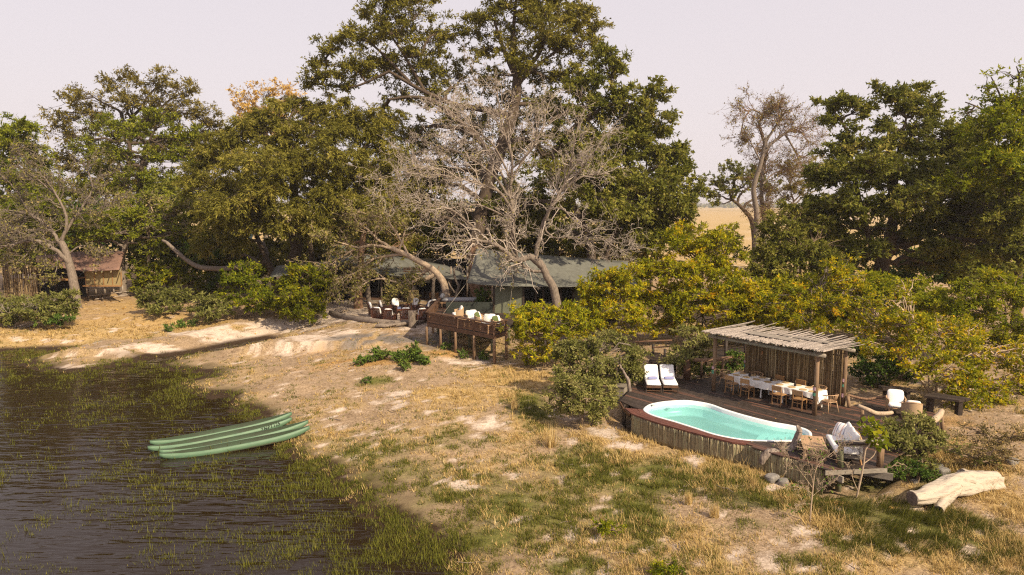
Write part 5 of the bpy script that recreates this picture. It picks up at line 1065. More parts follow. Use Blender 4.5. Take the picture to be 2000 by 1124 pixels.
def bare(name, label, base, trunk, limbs, bm, Y=None, r0=.3, levels=3, nchild=(7, 6, 5), ln=.55, up=.25, sprigs=None, sprig_n=0, cat='tree', z=None, minr=.006, group=None, wob=.16, spread=.9, rk=.5, lens=None, leaf=.004, slim=.5, tm=None):
    """leafless tree: trunk and limbs by pixels (px,py[,dY]), then repeated forking"""
    if Y is None: p = on(*base); Y = p[1]
    else:
        p = at(base[0], base[1], Y=Y); p[2] = g1(p[0], p[1]) if z is None else z
    t = thing(name, label, cat, (p[0], p[1], p[2] - .05), 0, group); wood, fine = Big(), Big()
    tp = [p - (0, 0, .15)] + [at(a, b_, Y=Y + (q[0] if q else 0)) for a, b_, *q in trunk]; T_ = spline(tp, 6); rt = np.linspace(r0, r0 * .6, len(T_)); rt[0] *= 1.3; T_[1:] += rng.normal(size=(len(T_) - 1, 3)) * r0 * .04; wood.tubes(T_[None], rt[None], 10)
    S_, D_, Ls, Rs = [], [], [], []
    for pts, ra, rb, *o in limbs:
        dl = rng.uniform(-.38, .38) * math.dist(pts[0][:2], pts[-1][:2]) * Y / F; nn_ = len(pts) - 1
        Pq = spline([at(a, b_, Y=Y + (q[0] if q else 0) + dl * i_ / nn_) for i_, (a, b_, *q) in enumerate(pts)], 7); Pq[1:] += rng.normal(size=(len(Pq) - 1, 3)) * ra * .12; rr = np.linspace(ra, rb, len(Pq)); wood.tubes(Pq[None], rr[None], 8)
        Ll = np.sum(np.linalg.norm(np.diff(Pq, axis=0), axis=1)); n_ = int(nchild[0] * max(1, Ll / 3.0)); i = rng.integers(len(Pq) // 4, len(Pq), n_); g = unit(np.gradient(Pq, axis=0))
        S_.append(Pq[i]); D_.append(g[i]); Ls.append(np.full(n_, min(Ll, 5.0) * ln) * rng.uniform(.45, 1.1, n_)); Rs.append(np.minimum(rr[i] * rk, .05))
    S_, D_, Ls, Rs = np.concatenate(S_), np.concatenate(D_), np.concatenate(Ls), np.concatenate(Rs); tips = []
    for lv in range(levels):
        d = unit(unit(D_) * .75 + rng.normal(size=D_.shape) * spread * .55 + np.array((0, 0, up))); E_ = S_ + d * Ls[:, None]
        P, r = branchset(S_, E_, np.maximum(Rs, minr), np.maximum(Rs * .35, minr * .7), 6, wob, .02 * rng.normal()); fine.tubes(P if lv == 0 else P[:, [0, 2, 3, 5]] if lv == 1 else P[:, [0, 3, 5]], r if lv == 0 else r[:, [0, 2, 3, 5]] if lv == 1 else r[:, [0, 3, 5]], 4 if lv < 1 else 3)
        tips.append(P[:, 3:].reshape(-1, 3))
        if lv == levels - 1: break
        nc = nchild[min(lv + 1, len(nchild) - 1)]; i = np.repeat(np.arange(len(P)), nc); j = rng.integers(2, 6, len(i)); g = unit(np.gradient(P, axis=1))
        S_, D_ = P[i, j], g[i, j]; Ls = Ls[i] * ln * rng.uniform(.5, 1.15, len(i)); Rs = r[i, j] * .62
    wood.build('trunk', tm or bm, t, True); fine.build('branches', bm, t)['kind'] = 'stuff'
    if sprigs is not None:
        tp_ = np.concatenate(tips); i = rng.integers(0, len(tp_), sprig_n); cr = Big(); leaves(cr, tp_[i] + rng.normal(size=(sprig_n, 3)) * .10, rng.normal(size=(sprig_n, 3)), leaf * Y, np.clip(rng.normal(.5, .25, sprig_n), 0, 1), .2, .4, slim); cr.build('leaves', sprigs, t)
    return t

# far and middle distance, left to right
tree('broad_tree', 'mid green round crowned tree cut by the picture edge beyond the bare grey tree', (10, 540), [(14, 430), (22, 330)], [(30, 270, 45, 45, 0), (50, 400, 60, 40, -2), (90, 420, 40, 40, 0), (-20, 290, 60, 60, 1), (60, 300, 35, 40, 1), (20, 345, 70, 45, 0), (80, 350, 40, 40, 2), (10, 420, 60, 50, 1), (-60, 360, 60, 80, 2), (40, 480, 60, 40, 2)], L['bright'], B['dark'], Y=66, lai=2.1, tintb=.42, clump=.9)
tree('umbrella_acacia', 'olive brown umbrella acacia with the highest spreading crown at the left', (235, 520), [(238, 430), (250, 340, 0), (255, 260)], [(225, 155, 38, 22, 0), (310, 160, 50, 26, 0), (360, 185, 40, 26, 1), (160, 190, 46, 22, 0), (115, 225, 36, 26, 0), (250, 195, 60, 26, -1), (330, 215, 66, 26, 0), (400, 235, 40, 28, 1), (190, 225, 50, 24, 0), (140, 265, 46, 26, 0), (290, 245, 60, 26, 1), (420, 275, 34, 30, 2), (380, 270, 40, 26, 2), (230, 265, 60, 26, 2), (180, 300, 60, 30, 2), (330, 290, 70, 30, 2), (130, 320, 46, 30, 2), (250, 330, 70, 30, 3), (400, 320, 50, 36, 3), (200, 370, 70, 36, 3), (320, 370, 80, 40, 3), (410, 390, 50, 40, 3)], L['acacia'], B['dark'], Y=76, r0=.45, lai=1.35, leaf=.0032, clump=1.0, flat=1.0, asp=.8, tvar=.2, slim=.5)
tree('flat_top_acacia', 'bright green flat layered acacia in front of the olive brown umbrella acacia', (275, 540), [(272, 440), (275, 350), (285, 280)], [(215, 240, 46, 18, 0), (310, 235, 46, 18, 0), (260, 260, 60, 18, -1), (340, 270, 44, 20, 0), (170, 285, 46, 18, 0), (230, 300, 60, 20, -1), (310, 305, 60, 18, 0), (370, 310, 36, 24, 1), (200, 330, 50, 16, 0), (280, 340, 60, 18, -1), (340, 355, 50, 18, 0), (225, 365, 40, 16, 0), (300, 375, 46, 18, 0), (385, 265, 24, 20, 1)], L['bright'], B['dark'], Y=69, r0=.4, lai=1.55, leaf=.0032, clump=.85, flat=1.0, asp=.8, tintb=.5, slim=.5)
tree('golden_tree', 'golden yellow autumn tree rising behind the drooping olive tree', (520, 520), [(520, 400), (516, 280), (512, 220)], [(480, 190, 28, 24, 0), (525, 180, 36, 22, 0), (565, 190, 26, 26, 0), (495, 220, 36, 22, 0), (545, 220, 40, 22, 1), (590, 215, 20, 20, 2), (465, 210, 18, 22, 1), (520, 250, 50, 24, 1), (600, 240, 16, 22, 1)], L['gold'], B['grey'], Y=88, r0=.35, lai=.75, leaf=.0030, clump=1.0, slim=.5)
tree('broad_tree', 'small tan leaved tree behind the bare grey tree at the left', (205, 520), [(205, 430), (206, 390)], [(205, 370, 36, 22, 0), (180, 385, 26, 18, 0), (235, 375, 20, 18, 0)], L['tan'], B['grey'], Y=80, r0=.2, lai=1.5, leaf=.0032)
tree('drooping_olive_tree', 'massive dark olive tree with brushy drooping sprays left of the giant tree', (575, 585), [(572, 520), (585, 460), (575, 380), (570, 300)],
     [(620, 215, 46, 34, 1), (690, 225, 50, 40, 1), (545, 225, 50, 34, 1), (650, 260, 70, 40, 0), (730, 270, 40, 44, 1), (560, 270, 60, 40, 0), (480, 255, 50, 36, 0), (430, 300, 46, 40, 0), (500, 310, 70, 40, -2), (600, 320, 80, 44, -2), (690, 330, 70, 44, -1), (430, 360, 60, 40, -2), (520, 370, 80, 40, -4), (620, 380, 80, 44, -3), (700, 400, 60, 40, -2), (420, 420, 56, 36, -2), (490, 425, 70, 34, -4), (570, 430, 60, 30, -4), (400, 470, 40, 24, -1), (460, 470, 46, 22, -2), (610, 440, 40, 26, -4), (740, 330, 36, 40, 1), (665, 450, 50, 36, 2), (600, 470, 60, 30, 5, .8), (500, 500, 60, 34, 5, .8), (430, 500, 40, 30, 5), (760, 390, 40, 44, 3), (540, 330, 60, 40, -5, .7), (450, 400, 50, 26, -5, .7), (640, 300, 50, 30, -4, .6), (390, 350, 30, 40, 0), (400, 300, 26, 30, 1), (745, 225, 40, 34, 1), (770, 300, 36, 40, 1), (720, 360, 46, 40, 0), (770, 380, 36, 40, 2), (590, 200, 36, 26, 2), (500, 245, 40, 30, 1), (450, 270, 40, 30, 1)],
     L['olive'], B['dark'], Y=58, r0=.6, lai=2.7, leaf=.0036, clump=1.0, droop=.3, slim=.34, hang=.35, asp=.75, outl=1.2, limbs=[([(578, 500), (560, 440), (520, 400)], .3, .12), ([(585, 470), (625, 420), (660, 380)], .28, .1), ([(540, 590), (530, 530), (505, 470), (490, 430)], .35, .12), ([(600, 585), (610, 520), (600, 450)], .35, .2)])
tree('giant_tree', 'giant spreading tree towering out of the top of the picture above the tents', (932, 588), [(925, 520), (935, 440), (960, 340), (1000, 230), (1010, 165), (1005, 120)],
     [(740, 30, 56, 40, 0), (690, 75, 46, 34, 0), (790, 70, 56, 40, 0), (640, 100, 34, 26, 0), (700, 130, 56, 30, 0), (620, 140, 36, 22, 0), (760, 135, 50, 36, 1), (830, 120, 50, 44, 1), (600, 165, 30, 14, 0), (660, 165, 46, 20, 0), (850, 180, 46, 40, 2, .7), (790, 185, 46, 30, 2, .6), (870, 60, 40, 34, 1, .8), (820, 20, 36, 30, 0), (760, -10, 60, 30, 1),
      (930, 40, 40, 40, 0, .7), (980, 10, 60, 40, 0, .9), (1060, 20, 66, 44, 0), (1120, 30, 46, 40, 0), (1000, 70, 50, 34, 1, .8), (1080, 90, 56, 36, 0, .9), (940, 100, 40, 30, 1, .6), (1140, 90, 40, 40, 0), (960, 160, 40, 34, 3, .7), (1050, 140, 46, 34, 2, .8), (1110, 150, 50, 30, 1, .8), (1000, -40, 90, 36, 0), (1100, -40, 80, 36, 0), (1160, 50, 24, 34, 1), (880, 230, 50, 40, 3, .6), (940, 250, 50, 44, 3, .7), (860, 290, 50, 40, 3, .7), (760, 240, 40, 34, 4, .5), (930, 330, 60, 50, 4, .9), (850, 360, 60, 50, 4, .9), (1010, 280, 60, 60, 5, .9), (800, 430, 50, 40, 4, .8), (880, 430, 50, 44, 4, .9), (800, 270, 50, 50, 4, .8), (820, 340, 60, 50, 5, .9), (990, 200, 50, 44, 5, .6), (1060, 220, 50, 50, 5, .8), (900, 150, 46, 36, 4, .6), (1090, 300, 60, 60, 6, .9), (960, 400, 60, 60, 6, .9), (1010, 110, 50, 40, -2, .6), (1060, 60, 50, 40, -3, .6)],
     L['olive'], B['dark'], Y=59, r0=.75, lai=1.9, leaf=.0038, clump=.9, slim=.45, asp=.8, tintb=.48, limbs=[([(1000, 230), (950, 215), (890, 205), (830, 180), (760, 140)], .34, .12), ([(960, 300), (900, 240), (850, 200), (805, 190), (760, 195)], .28, .10), ([(830, 180), (790, 110), (750, 50)], .16, .06), ([(1008, 150), (985, 100), (965, 40)], .28, .08), ([(1010, 150), (1050, 110), (1080, 40)], .26, .08), ([(1005, 130), (1003, 60), (1010, -20)], .26, .08), ([(1010, 165), (1060, 120), (1120, 80)], .2, .07), ([(760, 140), (690, 170), (620, 165)], .12, .05), ([(800, 160), (730, 90), (690, 70)], .14, .05)])
tree('evergreen_tree', 'dense dark evergreen with trailing curtains at the giant tree\'s right shoulder', (1160, 580), [(1155, 520), (1150, 470), (1110, 380), (1080, 300)],
     [(1130, 165, 50, 40, 0), (1190, 125, 46, 40, 1), (1200, 180, 46, 34, 0), (1080, 210, 50, 40, 2, .8), (1150, 230, 60, 40, 0), (1230, 220, 46, 40, 0), (1275, 190, 34, 36, 0), (1290, 240, 34, 32, 0), (1210, 280, 70, 40, -1), (1290, 300, 50, 36, 0), (1120, 290, 60, 40, 1), (1240, 340, 70, 36, -1), (1310, 350, 40, 32, 0), (1160, 350, 60, 40, 0), (1290, 395, 50, 32, -1), (1220, 400, 60, 36, -1), (1150, 410, 60, 40, 1, .8), (1250, 440, 50, 30, 0, .8), (1330, 330, 26, 26, 1), (1090, 350, 60, 40, 3), (1190, 450, 40, 30, 2, .7), (1325, 300, 34, 30, 1), (1345, 370, 30, 30, 1), (1315, 430, 50, 34, 0), (1340, 405, 36, 28, 0), (1270, 462, 60, 30, 0), (1240, 260, 50, 40, 1), (1180, 300, 50, 40, -2, .7), (1260, 370, 60, 36, -3, .8), (1060, 420, 60, 50, 5, .8), (1000, 400, 60, 50, 5, .8), (1110, 460, 40, 30, 5, .6), (1130, 380, 40, 22, -7, .5), (1190, 400, 44, 22, -8, .6), (1240, 410, 40, 24, -7, .7), (1090, 330, 44, 24, -6, .5), (1170, 330, 44, 24, -6, .6)],
     L['dark'], B['dark'], Y=54, r0=.45, lai=2.8, leaf=.0044, clump=.8, slim=.55, hang=.2, asp=.75, tintb=.5, limbs=[([(1080, 300), (1130, 240), (1200, 200)], .22, .08), ([(1070, 240), (1120, 215), (1180, 205)], .2, .08), ([(1172, 580), (1180, 520), (1195, 470), (1215, 420)], .3, .12), ([(1150, 590), (1128, 540), (1125, 515)], .22, .2)])
tree('umbrella_tree', 'small dark umbrella shaped tree standing on the golden plain', (1478, 470, ), [(1470, 440), (1452, 410), (1430, 390)], [(1440, 330, 30, 18, 0), (1400, 355, 34, 16, 0), (1450, 350, 36, 16, 0), (1385, 380, 24, 14, 0), (1480, 340, 24, 18, 1), (1430, 372, 34, 12, 0), (1395, 395, 18, 10, 0, .7), (1500, 365, 30, 20, 1, .7)], L['dark'], B['dark'], Y=92, r0=.4, lai=1.7, leaf=.0034, clump=.8, slim=.55, asp=.8)
bare('twisted_tree', 'tall twisted tree with thin tan twigs standing alone against the sky', (1474, 492), [(1478, 430), (1472, 370), (1486, 320), (1496, 270)],
     [([(1496, 290), (1488, 262), (1482, 245), (1490, 225)], .22, .08), ([(1490, 300), (1520, 270), (1548, 255), (1570, 262)], .2, .06), ([(1496, 275), (1520, 240), (1535, 215)], .16, .05), ([(1490, 225), (1470, 215), (1455, 230), (1446, 262)], .12, .04), ([(1492, 230), (1505, 215), (1520, 205)], .1, .04), ([(1488, 320), (1470, 285), (1462, 270)], .1, .03), ([(1535, 265), (1555, 300), (1570, 330)], .12, .04), ([(1490, 360), (1510, 340), (1540, 330)], .1, .03), ([(1495, 500), (1493, 440), (1487, 370), (1494, 310)], .26, .2)],
     B['warm'], Y=74, tm=B['grey'], r0=.32, levels=3, nchild=(13, 8, 5), ln=.55, up=.16, sprigs=L['acacia'], sprig_n=6500, minr=.012, spread=1.0, leaf=.0024)
tree('broad_tree', 'hazy brown thicket tree between the twisted tree and the great dark tree', (1560, 490), [(1555, 430), (1550, 400)], [(1540, 330, 36, 26, 0, .5), (1570, 360, 36, 26, 0, .6), (1530, 380, 34, 24, 0, .6), (1590, 400, 30, 30, 0, .7), (1555, 420, 40, 24, 0, .8), (1600, 340, 30, 40, 1, .6)], L['acacia'], B['grey'], Y=84, r0=.25, lai=1.5, leaf=.0034, tintb=.35)
tree('great_dark_tree', 'great dark green tree with two high tufted heads at the right', (1722, 565), [(1722, 530), (1735, 480), (1745, 420), (1740, 340)],
     [(1640, 200, 40, 26, 0), (1625, 230, 26, 24, 0), (1680, 210, 36, 28, 0), (1740, 185, 40, 24, 0), (1790, 190, 36, 24, 1), (1760, 215, 40, 26, 0), (1810, 215, 26, 24, 1), (1660, 255, 26, 20, 0, .6), (1780, 250, 44, 24, 0), (1720, 250, 30, 22, 0, .7),
      (1700, 290, 56, 30, 0), (1770, 285, 60, 30, 0), (1640, 300, 40, 30, 0), (1840, 270, 44, 34, 1), (1620, 345, 40, 36, -1), (1690, 345, 70, 36, -2), (1770, 340, 70, 36, -2), (1850, 330, 60, 40, 0), (1610, 400, 46, 34, -1), (1680, 405, 60, 34, -3), (1760, 400, 66, 36, -3), (1840, 395, 60, 40, -2), (1640, 440, 40, 26, -2, .8), (1800, 450, 60, 34, -1), (1870, 440, 56, 40, -2), (1900, 370, 50, 46, -1), (1700, 450, 50, 26, 2, .6), (1860, 495, 50, 30, 0), (1930, 430, 50, 46, 0), (1880, 290, 50, 44, 1, 1.5), (1930, 330, 60, 46, 1, 1.5), (1970, 400, 50, 50, 1, 1.4), (1960, 480, 60, 40, 1, 1.4), (1890, 420, 50, 50, 1, 1.4), (1910, 250, 36, 36, 2, 1.2), (1870, 520, 60, 36, 1, 1.3), (1800, 510, 50, 30, 1, 1.2), (1640, 500, 50, 40, 2, 1.2), (1700, 330, 60, 40, -4, .7), (1780, 390, 60, 40, -5, .7), (1650, 400, 50, 36, -4, .7), (1840, 360, 50, 40, -4, .7), (1960, 420, 60, 60, -6, 1.2), (1985, 500, 50, 50, -6, 1.2), (1620, 470, 50, 30, 0), (1690, 492, 50, 24, -3, .8), (1830, 480, 60, 34, -3), (1590, 350, 24, 26, 0, .8), (1590, 430, 30, 24, 0)],
     L['dark'], B['dark'], Y=50, r0=.62, lai=2.9, leaf=.0044, clump=.75, slim=.55, asp=.8, tintb=.45, limbs=[([(1722, 530), (1690, 440), (1665, 330), (1655, 260), (1630, 220)], .26, .07), ([(1740, 470), (1790, 430), (1850, 380)], .3, .1), ([(1745, 400), (1755, 300), (1770, 230)], .22, .07), ([(1735, 500), (1770, 460), (1800, 440)], .28, .12)])
tree('autumn_topped_tree', 'tall tree at the picture edge turning yellow at its thin twiggy top', (1990, 560), [(1992, 470), (1985, 380), (1978, 280), (1970, 220)], [(1960, 200, 46, 30, 0, .8), (2010, 210, 50, 40, 0), (1940, 240, 40, 30, 0), (1990, 260, 50, 34, -1), (1910, 270, 36, 30, 0, .8), (1950, 300, 46, 30, 0), (2020, 310, 50, 50, 0), (1890, 220, 24, 24, 0, .35), (1990, 350, 50, 34, -1), (1960, 240, 60, 40, -2), (1920, 320, 50, 40, -2, .8), (1880, 350, 40, 36, -1, .7), (1980, 330, 60, 40, -2), (1930, 170, 30, 24, 0, .25), (1980, 150, 36, 24, 0, .3), (2000, 420, 60, 50, 1), (1960, 380, 40, 40, 1)], L['lime'], B['dark'], Y=45, r0=.26, lai=1.6, leaf=.0046, clump=.7, slim=.5, tintb=.28, tvar=.25, limbs=[([(1975, 240), (1950, 180), (1935, 150)], .08, .03), ([(1978, 240), (1990, 160), (1985, 130)], .08, .03), ([(1970, 240), (1910, 210), (1885, 200)], .07, .03)])
tree('broad_tree', 'dark green tree filling the picture edge behind the yellow topped one', (1935, 590), [(1935, 530), (1925, 460)], [(1900, 300, 50, 40, 0), (1960, 340, 60, 50, 0), (1900, 400, 60, 50, 0), (1970, 430, 50, 50, 0), (1930, 490, 60, 40, 0), (2020, 480, 50, 60, 0), (1860, 520, 50, 34, 1), (1990, 540, 50, 34, 0)], L['dark'], B['dark'], Y=56, r0=.4, lai=1.8, leaf=.0040, clump=.9, slim=.55)
# big wood mass behind the camp, each a tree of its own
for (px, Yb, ry, lm, lb) in [(110, 74, 70, 'bright', 'background tree between the round crown and the bare grey tree'), (330, 66, 50, 'dark', 'shadowed tree behind the fallen limb'), (470, 70, 60, 'olive', 'shadowed tree filling the wood behind the drooping olive'), (660, 74, 70, 'dark', 'shadowed tree behind the leaning tan tree'), (790, 72, 80, 'olive', 'shadowed tree behind the mess tent roof'), (1010, 72, 80, 'dark', 'shadowed tree behind the ridge of the main tent'), (1180, 70, 60, 'olive', 'shadowed tree behind the far end of the main tent')]:
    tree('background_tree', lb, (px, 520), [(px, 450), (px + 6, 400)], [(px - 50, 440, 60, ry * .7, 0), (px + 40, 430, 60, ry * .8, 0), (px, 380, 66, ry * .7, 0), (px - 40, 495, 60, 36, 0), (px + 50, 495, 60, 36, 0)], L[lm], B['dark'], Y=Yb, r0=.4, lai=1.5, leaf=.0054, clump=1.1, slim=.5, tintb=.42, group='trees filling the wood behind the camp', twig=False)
# trunks of the camp
def lone(name, label, base, pts, r, bm, Y=None):
    p = on(*base) if Y is None else at(base[0], base[1], Y=Y)
    if Y is not None: p[2] = g1(p[0], p[1])
    Yq = p[1]; t = thing(name, label, 'tree', p - (0, 0, .1)); wb_ = Big()
    for path, a, b_ in pts:
        Pq = spline([p - (0, 0, .15) if q == 0 else at(q[0], q[1], Y=Yq + (q[2] if len(q) > 2 else 0)) for q in path], 6); Pq[1:] += rng.normal(size=(len(Pq) - 1, 3)) * a * .05; rr = np.linspace(a, b_, len(Pq)); rr[0] *= 1.25; wb_.tubes(Pq[None], rr[None], 10)
    wb_.build('trunk', bm, t, True); return t
tree('smooth_trunk_tree', 'tree with a stout smooth tan trunk standing by the fireside chairs', (700, 603), [(700, 580), (702, 540), (706, 490), (712, 450)], [(700, 440, 60, 30, 2, .6), (750, 450, 50, 34, 2, .7), (660, 470, 40, 30, 2, .5), (790, 480, 50, 30, 2, .6), (720, 480, 50, 24, 3, .6)], L['olive'], B['warm'], r0=.40, lai=1.5, leaf=.0040, clump=.8, tintb=.5)
lone('forked_trunk', 'grey twin stemmed trunk close behind the smooth tan trunk', (722, 592), [([0, (718, 565), (722, 530), (730, 490)], .22, .16), ([(720, 575), (712, 545), (706, 520)], .14, .12)], .2, B['grey'])
lone('thick_trunk_tree', 'thick reddish leaning trunk beside the daybed', (942, 592), [([0, (938, 565), (930, 535), (926, 500), (924, 470)], .55, .34), ([0, (955, 560), (962, 530)], .3, .16), ([0, (925, 570), (915, 540)], .26, .15)], .5, B['warm'], 53.5)
lone('pale_forked_pole', 'slender pale forked trunk standing before the mess tent', (846, 588), [([0, (846, 565), (847, 548)], .16, .12), ([(847, 550), (838, 530), (826, 512)], .11, .09), ([(847, 550), (853, 535), (858, 520)], .10, .06)], .2, B['grey'], 54)
lone('pale_forked_pole', 'slender pale trunk with a kinked stem beside the mess tent chair', (887, 586), [([0, (892, 572), (896, 560), (889, 545), (886, 525)], .15, .08), ([(888, 572), (880, 560), (875, 550)], .08, .05)], .2, B['grey'], 54.5)
bare('leaning_tree', 'leaning tan barked tree with sparse pale leaves arching over the fireside', (876, 582), [(868, 558), (856, 538), (842, 524), (820, 512), (790, 496), (765, 485)],
     [([(850, 532), (835, 545), (812, 548), (795, 560)], .20, .08), ([(842, 524), (828, 532), (818, 545), (800, 547), (780, 555)], .16, .06), ([(790, 497), (760, 500), (725, 508), (690, 525)], .14, .04, ), ([(770, 488), (740, 470), (720, 450), (700, 435)], .12, .04), ([(765, 486), (735, 480), (700, 485), (660, 505), (620, 520)], .12, .03), ([(800, 503), (770, 450), (740, 425), (700, 415)], .10, .03), ([(780, 490), (790, 450), (780, 425)], .09, .03), ([(730, 505), (700, 530), (670, 545), (650, 560)], .09, .03), ([(780, 555), (750, 545), (720, 550), (690, 570)], .08, .03), ([(700, 485), (650, 470), (620, 460)], .07, .02), ([(790, 560), (770, 570), (760, 580)], .07, .03)],
     B['pale'], Y=52, r0=.30, levels=3, nchild=(11, 7, 4), ln=.42, up=-.02, sprigs=L['sprig'], sprig_n=6000, minr=.010, spread=1.05, leaf=.0042)
bare('dead_tree', 'large leafless silver grey tree spreading in front of the main tent', (1096, 625), [(1084, 575), (1068, 540), (1058, 518), (1048, 505)],
     [([(1058, 520), (1035, 503), (1008, 508), (985, 490), (960, 475), (920, 470), (880, 472)], 0.245, 0.058), ([(1010, 508), (1000, 480), (1003, 440), (1000, 400), (995, 340)], 0.187, 0.072), ([(1060, 530), (1035, 528), (1010, 512), (985, 512)], 0.115, 0.058), ([(1003, 420), (980, 380), (940, 360), (900, 350), (850, 340)], 0.101, 0.036), ([(1000, 400), (985, 350), (960, 310), (930, 260), (900, 220)], 0.101, 0.029), ([(998, 360), (1000, 310), (985, 260), (975, 210), (970, 170)], 0.094, 0.022), ([(1000, 350), (1030, 300), (1060, 250), (1065, 215)], 0.086, 0.022), ([(1045, 505), (1060, 440), (1080, 400), (1100, 370), (1140, 345), (1190, 340)], 0.158, 0.036), ([(1085, 390), (1110, 340), (1120, 290), (1130, 240)], 0.086, 0.022), ([(1110, 365), (1150, 310), (1180, 270)], 0.072, 0.022), ([(1062, 440), (1075, 410), (1100, 410), (1120, 430), (1160, 460), (1210, 475)], 0.072, 0.022), ([(1065, 425), (1066, 450), (1085, 465), (1115, 465), (1150, 490)], 0.079, 0.022), ([(960, 475), (920, 440), (880, 410), (830, 400), (780, 390)], 0.094, 0.022), ([(980, 420), (930, 400), (890, 420), (860, 450)], 0.065, 0.022), ([(990, 380), (960, 340), (900, 300), (850, 290), (800, 320)], 0.079, 0.022), ([(995, 345), (960, 280), (900, 240), (850, 210)], 0.072, 0.022), ([(1010, 510), (1006, 470), (1000, 450), (1010, 420)], 0.086, 0.036), ([(985, 490), (995, 520), (1003, 550)], 0.036, 0.014), ([(900, 350), (850, 330), (790, 340), (740, 350)], 0.058, 0.014), ([(1000, 330), (1040, 290), (1050, 240)], 0.065, 0.022)],
     B['silver'], Y=44, r0=.31, tm=B['grey'], levels=3, nchild=(10, 6, 5), ln=.46, up=.10, minr=.010, spread=1.0, rk=.55, sprigs=L['sprig'], sprig_n=2500, leaf=.0034)
# the bare tree of the left bank
bare('bare_grey_tree', 'gnarled grey tree with a mass of bare twigs at the left edge', (150, 600), [(145, 560), (138, 525), (128, 490), (118, 470)],
     [([(140, 520), (110, 490), (70, 470), (20, 480), (-20, 490)], 0.196, 0.042), ([(125, 490), (100, 450), (60, 420), (10, 410)], 0.168, 0.042), ([(120, 475), (130, 430), (110, 380), (80, 340)], 0.154, 0.035), ([(118, 470), (150, 420), (180, 370), (170, 330)], 0.126, 0.028), ([(70, 470), (50, 500), (20, 520)], 0.084, 0.021), ([(60, 420), (30, 370), (0, 340)], 0.098, 0.021), ([(110, 380), (60, 340), (30, 310)], 0.084, 0.021), ([(100, 450), (40, 450), (-20, 440)], 0.098, 0.021), ([(130, 500), (160, 480), (190, 490)], 0.084, 0.021), ([(85, 475), (90, 510), (82, 535)], 0.070, 0.021), ([(110, 495), (112, 520), (105, 540)], 0.063, 0.021), ([(80, 440), (50, 470), (10, 455)], 0.070, 0.021), ([(150, 420), (190, 410), (220, 395)], 0.063, 0.021)],
     B['grey'], Y=56, r0=.40, levels=3, nchild=(10, 8, 5), ln=.46, up=.08, minr=.015, spread=1.05, sprigs=L['sprig'], sprig_n=5200, leaf=.0034)
tree('slim_grey_trunk_tree', 'bright green leaning tree whose grey trunk stands at the brown tent\'s end', (240, 578), [(240, 540), (236, 510), (250, 470), (270, 430)], [(130, 440, 50, 22, -2), (190, 430, 50, 22, -2), (250, 415, 50, 22, -1), (300, 440, 50, 26, -1, .6), (340, 420, 40, 30, 0, .5), (230, 455, 50, 18, -2), (160, 465, 40, 16, -2), (300, 480, 46, 24, 0, .7), (100, 465, 30, 16, -2), (360, 460, 40, 24, 0, .6), (270, 385, 60, 20, 1, .5), (330, 390, 40, 20, 1, .5)], L['bright'], B['grey'], r0=.34, lai=1.6, leaf=.0036, clump=.7, tintb=.5, slim=.5)
bare('pale_twig_tree', 'pale barked half bare tree between the brown tent and the drooping olive', (288, 580), [(290, 520), (292, 470), (290, 440)], [([(290, 450), (270, 420), (240, 405), (210, 420)], .10, .03), ([(291, 455), (320, 430), (350, 412), (380, 415)], .10, .03), ([(290, 450), (300, 420), (290, 395)], .08, .03), ([(291, 460), (270, 445), (255, 450)], .06, .02)], B['pale'], r0=.16, levels=3, nchild=(10, 6, 5), ln=.42, up=.1, minr=.012, sprigs=L['sprig'], sprig_n=2600)
Yf = on(440, 600)[1] + 1.0
t = thing('fallen_limb', 'great pale fallen limb arching over the bushes beside the drooping olive', 'fallen limb', at(470, 560, Y=Yf)); MB().tube(spline([at(318, 470, Y=Yf + .5), at(326, 474, Y=Yf + .2), at(330, 478, Y=Yf), at(352, 498, Y=Yf), at(370, 512, Y=Yf), at(390, 522, Y=Yf), at(420, 525, Y=Yf), at(450, 524, Y=Yf), at(478, 518, Y=Yf), at(492, 530, Y=Yf), at(500, 575, Y=Yf)], 5), np.interp(np.linspace(0, 1, 51), [0, .2, .5, .8, 1], [.10, .14, .20, .24, .22]), 10).build('limb', B['grey'], t, True, world=True)
t = thing('broken_branch', 'short pale broken branch leaning out of the bushes above the sand', 'branch', on(540, 612)); q = on(540, 610); MB().tube(spline([q, at(530, 600, Y=q[1]), at(515, 587, Y=q[1]), at(502, 577, Y=q[1])], 4), np.linspace(.11, .07, 13), 8).build('limb', B['pale'], t, True, world=True)

# bushes
def bush(label, base, blobs, lm, bm='twig', Y=None, name='leafy_bush', group=None, **k):
    kk = dict(r0=.07, lai=2.4, leaf=.0039, clump=.42, slim=.5, asp=.85, stems=1); kk.update(k)
    top = min(b_[1] for b_ in blobs); mid = (base[1] + top) / 2
    return tree(name, label, base, [(base[0] + 4, mid + (base[1] - mid) * .4), (base[0] + 2, mid)], blobs, L[lm], B[bm], Y=Y, cat='bush', group=group, **kk)
bush('large yellow green bush glowing behind the boardwalk', (1370, 650), [(1330, 480, 56, 34, 0), (1390, 475, 50, 30, 0), (1280, 520, 50, 40, 0), (1340, 530, 60, 40, -2), (1410, 520, 50, 40, 0), (1270, 580, 46, 40, -1), (1330, 590, 60, 40, -2), (1400, 585, 60, 44, -2), (1450, 560, 46, 40, 0), (1460, 610, 50, 36, -1), (1300, 635, 50, 24, -2), (1390, 640, 60, 20, -2), (1350, 445, 30, 20, 1, .6), (1410, 455, 30, 20, 1, .6)], 'autumn', tintb=.46, tvar=.26, tints=.16, clump=.6, Y=43)
